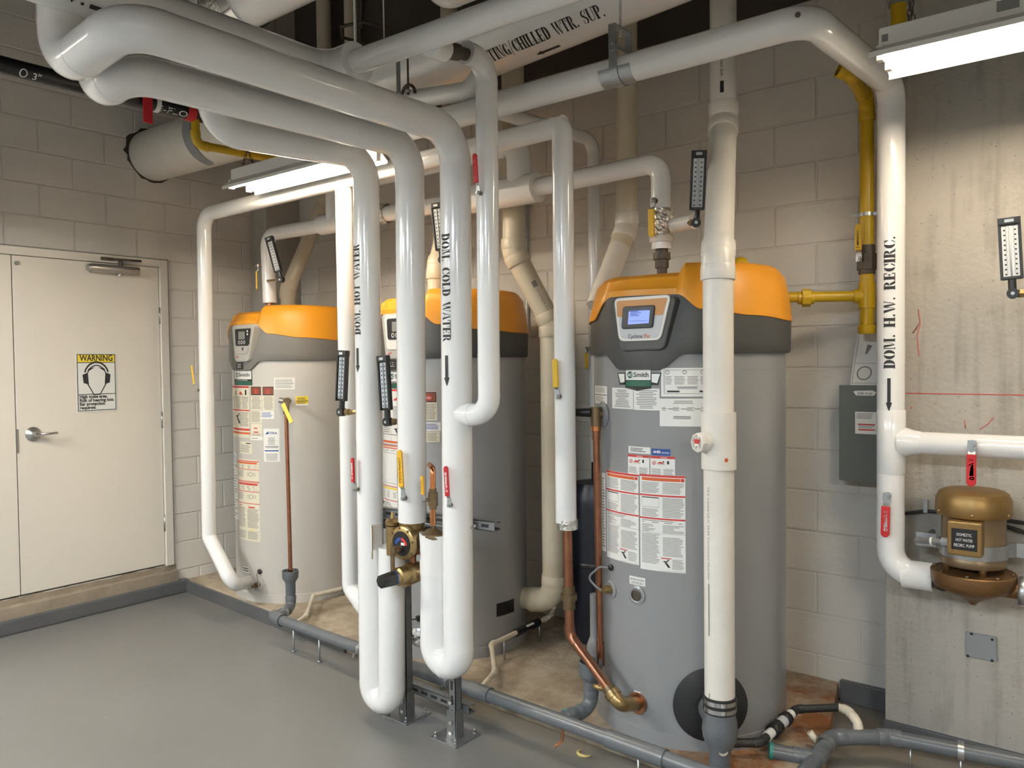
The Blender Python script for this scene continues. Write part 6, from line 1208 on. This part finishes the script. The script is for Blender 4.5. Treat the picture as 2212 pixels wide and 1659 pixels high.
# gas line on the right
gx = -0.992; gy = 3.83
gz0 = V((-1.004, 3.830, 1.949)).z
gas = pipe('gas_pipe', 'yellow gas pipe with drip leg dropping along the block wall to the nearest tank', 'pipe', [(-0.978, 3.400, 2.843), (-0.951, 3.420, 2.828), (gx, gy, V((-0.978, 3.830, 2.829)).z), (gx, gy, gz0-0.16)], 0.0300, 'gas_yellow', [0.1, 0.03, 0.06, 0.1], fit=(1.22, 0.03), seg=20)
g1 = V((-1.294, 3.600, 1.953))
MB().cyl((gx, gy, gz0), (-1.33, 3.68, gz0+0.005), 0.0245, 18).build('pipe_section', 'gas_yellow', gas)
mb = MB(); mb.cyl((gx, gy, gz0-0.055), (gx, gy, gz0+0.06), 0.0365, 18); mb.cyl((gx, gy, gz0), (gx-0.05, gy-0.022, gz0), 0.032, 18); mb.build('tee', 'gas_yellow', gas)
MB().lathe((gx, gy, 0), (0,0,1), [(0, gz0-0.175), (0.034, gz0-0.172), (0.038, gz0-0.165), (0.038, gz0-0.135), (0.030, gz0-0.13)], 18).build('drip_cap', 'gas_yellow', gas)
ud = (V((-1.33, 3.68, 0)) - V((gx, gy, 0))).normalized(); uc = V((gx, gy, gz0)) + ud*0.255
mb = MB(); mb.cyl(uc - ud*0.03, uc - ud*0.012, 0.031, 16); mb.cyl(uc - ud*0.014, uc + ud*0.022, 0.042, 8); mb.cyl(uc + ud*0.022, uc + ud*0.04, 0.030, 16); mb.build('union', 'gas_yellow', gas)
vz0 = V((-1.000, 3.830, 2.103)).z
mb = MB(); mb.cyl((gx, gy, vz0-0.035), (gx, gy, vz0+0.035), 0.043, 8); mb.cyl((gx, gy, vz0-0.055), (gx, gy, vz0+0.075), 0.036, 16); mb.build('valve_body', 'iron', gas)
lever(gas, (gx-0.012, gy-0.040, vz0+0.01), (0.0,0,1), (-0.25,-0.97,0), 0.155, 'gas_yellow', w=0.030, off=0.020, crank=0.006, text='BARS', tcol='ink')
cz = V((-1.001, 3.830, 2.316)).z
MB().lathe((gx, gy, cz), (0,0,1), [(0.030,-0.008), (0.034,-0.008), (0.034,0.008), (0.030,0.008)], 20).build('pipe_clip', 'galv', gas)
m2 = MB(); m2.fbox((gx, gy, cz), (1,0,0), (0,1,0), (0,0,1), -0.060, -0.030, -0.008, 0.0, -0.006, 0.006); m2.build('clip_ear', 'galv', gas); m2 = MB(); m2.fbox((gx, gy, cz), (1,0,0), (0,1,0), (0,0,1), 0.030, 0.075, -0.006, 0.0, -0.008, 0.008); m2.build('clip_ear', 'galv', gas)
gb = V((-1.491, 3.600, 2.112)); MB().ball(gb, 0.038, 14, 8).build('regulator_elbow', 'gas_yellow', gas)
gt = V((-0.798, 3.550, 3.066))
g2 = pipe('gas_pipe', 'short yellow gas pipe above the strip lamp at upper right', 'pipe', [(gt.x, 3.55, ZC), (gt.x, 3.55, V((-0.800, 3.550, 2.983)).z)], 0.0300, 'gas_yellow', seg=20)
gq = V((-0.798, 3.550, 3.107)); MB().lathe((gt.x, 3.55, gq.z), (0,0,1), [(0.030,-0.006), (0.038,-0.006), (0.038,0.006), (0.030,0.006)], 20).build('pipe_clamp', 'galv', g2)
# left gas line: black main with red levers, yellow branch
bm0, bm1 = V((-4.200, 1.341, 3.091)), V((-4.200, 2.458, 3.083)); bz = (bm0.z+bm1.z)/2
gl = pipe('black_gas_pipe', 'black steel gas main with white print under the deck at left', 'pipe', [(-4.2, bm0.y, bz), (-4.2, bm1.y+0.15, bz)], 0.0415, 'black', seg=24)
fn = on_pipe((-4.2, 0, bz), (0,1,0), (0.80,-0.1,-0.60), 0.0415, 0.0008); mb = MB()
y3, yE = V((-4.160, 1.581, 3.085)).y, V((-4.160, 2.196, 3.059)).y
put_text(mb, '3"', fn, y3, -0.020, 0.048); put_text(mb, 'E-FLO', fn, yE, -0.020, 0.048, width=0.17)
mb.quadmap(_a(V((-4.160, 1.540, 3.079)).y, 0.0, 0.018, 0.022, 0.013, 0.017, 0, 360, 12), fn, 1); mb.build('pipe_print', 'white_print', gl)
rl = V((-4.150, 2.127, 3.040)); mb = MB(); mb.fbox(rl, (0,1,0), (1,0,0), (0,0,1), -0.026, 0.026, 0.0, 0.012, -0.085, 0.09); mb.build('red_handle', 'red', gl, bevel=0.008)
yb_ = V((-4.200, 2.200, 3.077)).y; MB().lathe((-4.2, yb_, bz), (0,1,0), [(0.042,-0.012), (0.0455,-0.012), (0.0455,0.012), (0.042,0.012)], 24).build('white_band', 'label_white', gl)
yr_ = V((-4.200, 2.394, 3.084)).y; MB().lathe((-4.2, yr_, bz), (0,1,0), [(0.042,-0.025), (0.049,-0.022), (0.049,0.022), (0.042,0.025)], 24).build('red_coupling', 'red', gl)
yy = V((-4.200, 2.429, 3.045)); yb = pipe('gas_branch', 'thin yellow gas branch dropping from the black main at left', 'pipe', [(-4.2, yy.y, bz-0.03), (-4.2, yy.y, V((-4.200, 2.432, 2.916)).z), (-4.2, V((-4.200, 2.971, 2.933)).y, V((-4.200, 2.971, 2.933)).z)], 0.0235, 'gas_yellow', [0.1, 0.045, 0.1], fit=(1.2, 0.03), seg=18)

# ducts
dk = thing('round_duct', 'round cream duct with steel band coming through the block wall at left', 'duct', (XL, DUCT_Y, DUCT_Z))
MB().cyl((XL-0.02, DUCT_Y, DUCT_Z), (-3.44, DUCT_Y+0.02, DUCT_Z-0.03), 0.176, 48).build('duct_sleeve', 'pvc_white', dk)
bx0 = V((-4.804, 2.720, 3.054)).x
MB().lathe((bx0+0.02, DUCT_Y, DUCT_Z), (1,0,0), [(0.176,-0.045), (0.187,-0.045), (0.187,0.045), (0.176,0.045)], 48).build('steel_band', 'plate_grey', dk)
MB().box(bx0+0.0, bx0+0.04, DUCT_Y-0.02, DUCT_Y+0.02, DUCT_Z+0.17, ZC).build('band_strap', 'galv', dk)
fd = thing('foil_duct', 'round white duct with foil tape and bright clamp at the top edge', 'duct', (-3.435, 2.340, 3.468))
f0 = V((-3.772, 2.340, 3.483)) + V((0,0,0.015))
MB().cyl(f0 + V((-0.12,0,0)), f0, 0.128, 36).build('duct_section', 'jacket', fd)
MB().cyl(f0, f0 + V((0.20,0,0)), 0.135, 36).build('foil_section', 'foil', fd)
pipe('', '', '', [f0 + V((0.20,0,0)), f0 + V((1.0,0,0)), (f0.x+1.0, 2.34, ZC)], 0.130, 'jacket', 0.2, root=fd, sect='duct_section', elb='duct_elbow', seg=36)
MB().lathe(f0 + V((0.22,0,0)), (1,0,0), [(0.13,-0.04), (0.142,-0.04), (0.142,0.04), (0.13,0.04)], 36).build('clamp_band', 'chrome', fd)

# hangers
def rod(label, p, ztop, bottom=0.0, r=0.005):
    t = thing('hanger_rod', label, 'rod', tuple(p)); MB().cyl(p, (p[0], p[1], ztop), r, 8).build('rod', 'galv', t)
    MB().cyl((p[0], p[1], p[2]-0.006), (p[0], p[1], p[2]+0.006), r*2.2, 6).build('nut', 'galv', t); return t
hx = V((-1.610, 2.720, 2.813)).x; cv = thing('clevis_hanger', 'galvanised clevis hanger holding the long white pipe', 'hanger', (hx, 2.72, 2.80))
mb = MB(); prof = []
for i in range(19):
    a = math.radians(180 + 180*i/18); prof.append((2.72 + 0.058*math.cos(a), 2.798 + 0.058*math.sin(a)))
prof = [(2.72-0.058, 2.90)] + prof + [(2.72+0.058, 2.90)]
vs = []
for y_, z_ in prof: vs += [(hx-0.017, y_, z_), (hx+0.017, y_, z_)]
for i, (y_, z_) in enumerate(prof):
    d = V((0, y_-2.72, min(0, z_-2.798))); d = d.normalized()*0.003; vs += [(hx-0.017, y_+d.y, z_+d.z), (hx+0.017, y_+d.y, z_+d.z)]
n = len(prof); fs = []
for i in range(n-1): fs += [(2*i, 2*i+1, 2*i+3, 2*i+2), (2*n+2*i, 2*n+2*i+2, 2*n+2*i+3, 2*n+2*i+1), (2*i, 2*i+2, 2*n+2*i+2, 2*n+2*i), (2*i+1, 2*n+2*i+1, 2*n+2*i+3, 2*i+3)]
mb.add(vs, fs, 0, True); mb.build('cradle', 'galv', cv)
mb = MB(); mb.box(hx-0.015, hx+0.015, 2.72-0.066, 2.72-0.0605, 2.86, 2.955); mb.box(hx-0.015, hx+0.015, 2.72+0.0605, 2.72+0.066, 2.86, 2.955); mb.box(hx-0.015, hx+0.015, 2.72-0.066, 2.72+0.066, 2.955, 2.960); mb.build('yoke', 'galv', cv)
MB().cyl((hx, 2.72-0.075, 2.885), (hx, 2.72+0.075, 2.885), 0.006, 8).build('cross_bolt', 'galv', cv)
MB().cyl((hx, 2.72, 2.93), (hx, 2.72, ZC), 0.0055, 8).build('rod', 'galv', cv)
MB().lathe((hx, 2.72, 2.798), (1,0,0), [(0.0545,-0.07), (0.0565,-0.07), (0.0565,0.07), (0.0545,0.07)], 24, a0=180, a1=360, xdir=(0,1,0)).build('saddle', 'galv', cv)
rod('thin steel rod at the top edge left of the hanging elbow', V((-2.302, 2.120, 2.857)), ZC, r=0.003)
rod('thick steel rod beside the chain at the top edge', V((-2.795, 2.400, 3.077)), ZC, r=0.006)
rb = thing('beam_clamp', 'dark steel pipe clamp and rod above the risers', 'hanger', (-2.727, 2.660, 2.965))
q = V((-2.728, 2.660, 2.932)); MB().cyl(q + V((0,0,0.0)), q + V((0,0,0.30)), 0.005, 8).build('rod', 'iron', rb)
mb = MB(); mb.sweep([q + V((0.045*math.cos(a), 0.0, 0.045*math.sin(a))) for a in [math.pi*i/10 for i in range(11)]], 0.008, 6); mb.build('saddle', 'iron', rb)
q2 = V((-2.751, 2.620, 2.938)); MB().fbox(q2, (1,0,0), (0,1,0), (0,0,1), -0.010, 0.010, -0.004, 0.004, 0.0, 0.16).build('strap', 'strut', rb)
MB().cyl(q + V((0,0,0.012)), q + V((0,0,0.028)), 0.011, 6).build('nut', 'galv', rb)
ch = thing('hanging_chain', 'thin steel chain hanging at the top edge', 'chain', (-2.826, 2.450, 3.152)); c0 = V((-2.826, 2.450, 3.152)); mb = MB(); zz = c0.z; k = 0
while zz < ZC-0.02:
    c = V((c0.x, c0.y, zz)); u_ = V((1,0,0)) if k % 2 else V((0,1,0))
    mb.sweep([c + u_*0.007*math.cos(a*math.pi/4) + V((0,0,1))*0.017*math.sin(a*math.pi/4) for a in range(9)], 0.0022, 5, cap=False); zz += 0.026; k += 1
mb.build('links', 'iron', ch)
# octagonal wire guard / pipe clamp seen against the dark deck
og = thing('riser_clamp', 'dark steel riser clamp round a cream pipe under the deck', 'clamp', (-3.463, 3.000, 3.524)); c = V((-3.859, 3.400, 3.748)); mb = MB()
pts = [c + V((0.17*math.cos(a+0.3), 0.17*math.sin(a+0.3), 0)) for a in [i*math.tau/6 for i in range(7)]]
mb.sweep(pts, 0.010, 6, cap=False); mb.build('clamp_band', 'iron', og)
MB().cyl(c + V((0.10,-0.12,-0.03)), c + V((0.10,-0.12,0.5)), 0.006, 8).build('rod', 'iron', og)

# electrical box and laminated sheet on the block wall
b0, b1 = V((-1.121, 3.875, 1.540)), V((-1.121, 3.875, 1.110))
ebx = thing('junction_box', 'grey-green steel electrical box on the wall behind the recirculation pipe', 'electrical box', (b0.x+0.14, 3.94, b1.z))
MB().box(b0.x, b0.x+0.30, 3.875, YB-0.001, b1.z-0.012, b0.z).build('enclosure', 'box_grey', ebx, bevel=0.003)
MB().box(b0.x-0.003, b0.x+0.303, 3.868, 3.876, b1.z-0.014, b0.z+0.003).build('lid', 'box_grey', ebx, bevel=0.002)
s0, s1 = V((-1.052, 3.867, 1.420)), V((-0.952, 3.867, 1.318)); fn = on_flat((s0.x, 3.8675, s1.z), (1,0,0), (0,0,1)); mb = MB(); w_, h_ = (s1.x-s0.x)*1.25, s0.z-s1.z
rect(mb, fn, 0, w_, 0, h_, 0, 1); fn2 = on_flat((s0.x, 3.8665, s1.z), (1,0,0), (0,0,1))
lines(mb, fn2, w_*0.05, w_*0.7, h_*0.68, h_*0.95, 4, 1, 0.4); rect(mb, fn2, w_*0.1, w_*0.7, h_*0.40, h_*0.46, 2, 1); rect(mb, fn2, w_*0.12, w_*0.7, h_*0.16, h_*0.22, 2, 1); rect(mb, fn2, w_*0.76, w_*0.92, h_*0.76, h_*0.95, 2, 1); rect(mb, fn2, w_*0.76, w_*0.92, h_*0.06, h_*0.25, 2, 1); lines(mb, fn2, w_*0.12, w_*0.7, h_*0.26, h_*0.38, 3, 1, 0.4)
mb.build('warning_label', ['label_white', 'ink_grey', 'red_print'], ebx)
s0 = V((-1.060, 3.867, 1.495)); fn = on_flat((s0.x, 3.8675, s0.z), (1,0,0), (0,0,1)); mb = MB()
mb.quadmap([[(0,0.018), (0.012,0.0), (0.09,0.0), (0.10,0.016)], [(0,0.018), (0.10,0.016), (0.085,0.024), (0.01,0.022)]], fn, 1, 0); put_text(mb, '208 Volt', on_flat((s0.x, 3.8665, s0.z), (1,0,0), (0,0,1)), 0.018, 0.004, 0.018, 1, width=0.065); mb.build('handwritten_tag', ['label_white', 'ink'], ebx)
t0, t1, t2_ = V((-1.055, 3.975, 1.820)), V((-1.088, 3.930, 1.541)), V((-0.953, 3.975, 1.793))
po = thing('instruction_sheet', 'laminated instruction sheet leaning on top of the electrical box', 'sheet', (t1.x+0.1, 3.93, t1.z))
X_ = V((1,0,0.0)); Yv = (V((t0.x-0.01, 3.978, t0.z)) - V((t1.x, 3.918, t1.z))); hh_ = Yv.length; Yv = Yv.normalized(); Zn = X_.cross(Yv).normalized()
MB().fbox((t1.x, 3.915, t1.z), X_, Yv, Zn, 0, 0.235, 0, hh_, -0.0015, 0.0015).build('sheet_board', 'label_white', po)
fn = on_flat(V((t1.x, 3.915, t1.z)) + Zn*0.0016, X_, Yv); mb = MB(); W2 = 0.235
for a in ((0.03,0.97,0.03,0.036), (0.03,0.97,0.962,0.968), (0.03,0.04,0.03,0.968), (0.96,0.97,0.03,0.968), (0.03,0.97,0.36,0.366)): rect(mb, fn, a[0]*W2, a[1]*W2, a[2]*hh_, a[3]*hh_, 0, 1)
lines(mb, fn, 0.1*W2, 0.9*W2, 0.86*hh_, 0.93*hh_, 2, 0, 0.4); lines(mb, fn, 0.5*W2, 0.9*W2, 0.42*hh_, 0.8*hh_, 9, 0, 0.25); lines(mb, fn, 0.5*W2, 0.9*W2, 0.08*hh_, 0.3*hh_, 6, 0, 0.25)
mb.quadmap(_a(0.24*W2, 0.20*hh_, 0.034, 0.034, 0.028, 0.028, 0, 360, 14), fn, 1); mb.quadmap([[(0.2*W2,0.52*hh_), (0.24*W2,0.52*hh_), (0.32*W2,0.66*hh_), (0.22*W2,0.68*hh_)]], fn, 1)
mb.quadmap([[(0.44*W2,0.45*hh_), (0.46*W2,0.45*hh_), (0.46*W2,0.8*hh_), (0.44*W2,0.8*hh_)]], fn, 1); mb.build('sheet_print', 'ink_grey', po)

# recirculation pump
pc = V((-0.524, 3.560, 0.771)); px_, py_ = pc.x, 3.55
zv = [V((-0.527, 3.550, 0.694)).z, V((-0.527, 3.550, 0.773)).z, V((-0.527, 3.550, 0.828)).z, V((-0.519, 3.550, 0.861)).z, V((-0.520, 3.550, 1.052)).z, V((-0.520, 3.550, 1.144)).z]
pu = thing('circulating_pump', 'bronze recirculation pump with gold motor mounted on the concrete wall', 'pump', (px_, py_, zv[0]))
MB().lathe((px_, py_, 0), (0,0,1), [(0, zv[0]), (0.012, zv[0]), (0.02, zv[0]+0.012), (0.06, zv[0]+0.035), (0.135, zv[1]-0.01), (0.148, zv[1]+0.01), (0.150, zv[2]-0.014), (0.150, zv[2]-0.004), (0.146, zv[2]), (0.05, zv[2]+0.004), (0, zv[2]+0.004)], 44).build('volute', 'bronze_cast', pu)
MB().cyl((px_-0.10, py_, zq-0.004), (V((-0.668, 3.550, 0.772)).x, YG, zq-0.004), 0.042, 24).build('suction_flange', 'iron', pu)
MB().cyl((px_+0.10, py_, zv[1]+0.0), (px_+0.30, py_, zv[1]), 0.032, 20).build('discharge_pipe', 'bronze_cast', pu)
MB().cyl((px_+0.155, py_, zv[1]), (px_+0.185, py_, zv[1]), 0.058, 8).build('discharge_flange', 'galv', pu)
for i in range(4):
    a = i*math.tau/4+0.5; MB().cyl((px_+0.095*math.cos(a), py_+0.095*math.sin(a), zv[2]), (px_+0.095*math.cos(a), py_+0.095*math.sin(a), zv[3]+0.015), 0.013, 8).build('lantern_post', 'bronze_cast', pu)
for i in range(8):
    a = i*math.tau/8; MB().cyl((px_+0.135*math.cos(a), py_+0.135*math.sin(a), zv[2]), (px_+0.135*math.cos(a), py_+0.135*math.sin(a), zv[2]+0.008), 0.008, 6).build('volute_bolt', 'brass_dark', pu)
MB().cyl((px_, py_, zv[2]), (px_, py_, zv[3]+0.02), 0.03, 16).build('shaft_housing', 'black_matte', pu)
MB().lathe((px_, py_, 0), (0,0,1), [(0.03, zv[3]-0.006), (0.112, zv[3]-0.006), (0.116, zv[3]+0.0), (0.117, zv[3]+0.02), (0.112, zv[3]+0.03), (0.112, zv[4]), (0, zv[4])], 44).build('motor_shell', 'motor_brown', pu)
zt5 = zv[5]+0.004
MB().lathe((px_, py_, 0), (0,0,1), [(0.112, zv[4]-0.004), (0.130, zv[4]-0.002), (0.134, zv[4]+0.012), (0.132, zt5-0.035), (0.120, zt5-0.010), (0.10, zt5), (0.06, zt5+0.003), (0, zt5+0.003)], 44).build('motor_hood', 'bronze_paint', pu)
for i in range(6):
    a = i*math.tau/6-0.4; MB().ball((px_+0.134*math.cos(a), py_+0.134*math.sin(a), zv[4]+0.014), 0.006, 8, 5).build('hood_screw', 'brass', pu)
j0, j1 = V((-0.539, 3.400, 1.067)), V((-0.451, 3.400, 0.983)); jy = py_-0.165
box_ = MB().box(px_-0.062, px_+0.052, jy, py_-0.08, zv[3]+0.055, zv[4]-0.006).build('terminal_box', 'bronze_paint', pu, bevel=0.006)
MB().box(px_-0.048, px_+0.038, jy-0.002, jy+0.002, zv[3]+0.078, zv[4]-0.032).build('name_plate', 'black', box_)
fn = on_flat((px_-0.048, jy-0.0024, zv[3]+0.078), (1,0,0), (0,0,1)); mb = MB(); hb_ = zv[4]-0.032-zv[3]-0.078
for i, s_ in enumerate(('DOMESTIC', 'HOT WATER', 'RECIRC. PUMP')): put_text(mb, s_, fn, 0.043, hb_*(0.66-0.25*i), 0.016, width=(0.050, 0.056, 0.068)[i], center=True)
mb.build('plate_lettering', 'white_print', box_)
# saddle strap to the wall
sz = zv[3]+0.030; mb = MB()
pts = [(px_-0.215, 3.60), (px_-0.14, 3.595)] + [(px_+0.1185*math.cos(a), py_+0.1185*math.sin(a)) for a in [math.radians(180 + 180*i/16) for i in range(17)]] + [(px_+0.14, 3.595), (px_+0.215, 3.60)]
pts[2:19] = [(px_+0.1185*math.cos(a), py_+0.1185*math.sin(a)) for a in [math.radians(170 + 200*i/16) for i in range(17)]]
vs = []
for x_, y_ in pts: vs += [(x_, y_, sz), (x_, y_, sz+0.055)]
for x_, y_ in pts: vs += [(x_, y_+0.004, sz), (x_, y_+0.004, sz+0.055)]
n = len(pts); fs = []
for i in range(n-1): fs += [(2*i, 2*i+2, 2*i+3, 2*i+1), (2*n+2*i, 2*n+2*i+1, 2*n+2*i+3, 2*n+2*i+2), (2*i+1, 2*i+3, 2*n+2*i+3, 2*n+2*i+1), (2*i, 2*n+2*i, 2*n+2*i+2, 2*i+2)]
mb.add(vs, fs, 0, True); strap = mb.build('saddle_strap', 'galv', pu)
for sx in (-0.185, 0.185): MB().cyl((px_+sx, 3.598, sz+0.028), (px_+sx, 3.584, sz+0.028), 0.012, 6).build('strap_bolt', 'galv', strap)
for sx in (-0.185, 0.185): MB().cyl((px_+sx, 3.60, sz+0.028), (px_+sx, 3.78, sz+0.028), 0.010, 10).build('stand_off', 'strut', strap)
# motor cable and the cable along the wall
tube_part([(px_-0.055, jy+0.03, zv[3]+0.095), (px_-0.12, jy+0.05, zv[3]+0.088), (px_-0.20, 3.55, zv[3]+0.06), (px_-0.215, 3.70, zv[3]+0.04)], 0.0125, 'motor_cable', 'cable_grey', pu, 0.03)
MB().cyl((px_-0.06, jy+0.03, zv[3]+0.096), (px_-0.085, jy+0.036, zv[3]+0.093), 0.018, 12).build('cable_gland', 'plate_grey', pu)
MB().lathe((px_-0.125, jy+0.055, zv[3]+0.087), (-1,0.2,-0.1), [(0.0125,-0.004), (0.016,-0.004), (0.016,0.004), (0.0125,0.004)], 12).build('cable_tie', 'label_white', pu)
kb = thing('wall_cable', 'black cable clipped along the concrete wall behind the pump', 'cable', (-0.806, 3.760, 0.992))
tube_part([(-0.862, 3.762, 0.977), (-0.737, 3.762, 1.007), (-0.628, 3.762, 1.013), (-0.476, 3.762, 1.009), (-0.349, 3.762, 0.997)], 0.0075, 'cable', 'cable', kb, 0.1, 10)
tube_part([(-0.476, 3.757, 0.987), (-0.348, 3.757, 0.955)], 0.0085, 'cable', 'cable', kb, 0.1, 10)
c = V((-0.734, 3.755, 1.020)); MB().fbox(c, (1,0,0), (0,1,0), (0,0,1), -0.008, 0.008, -0.004, 0.02, -0.018, 0.035).build('cable_clip', 'galv', kb)
# conduit and cable behind the middle tank
cd_ = thing('conduit', 'thin grey conduit and loose wire on the block wall behind the middle tank', 'conduit', (-3.036, 3.970, 1.905))
tube_part([(-3.037, 3.975, 2.657), (-3.047, 3.975, 1.906), (-3.030, 3.900, 1.615), (-3.026, 3.860, 1.244)], 0.011, 'conduit_tube', 'galv', cd_, 0.06, 10)
gb2 = V((-2.862, 3.620, 1.936)); MB().ball(gb2, 0.052, 16, 9, (1,1,1.15)).build('regulator', 'gas_yellow', cd_)
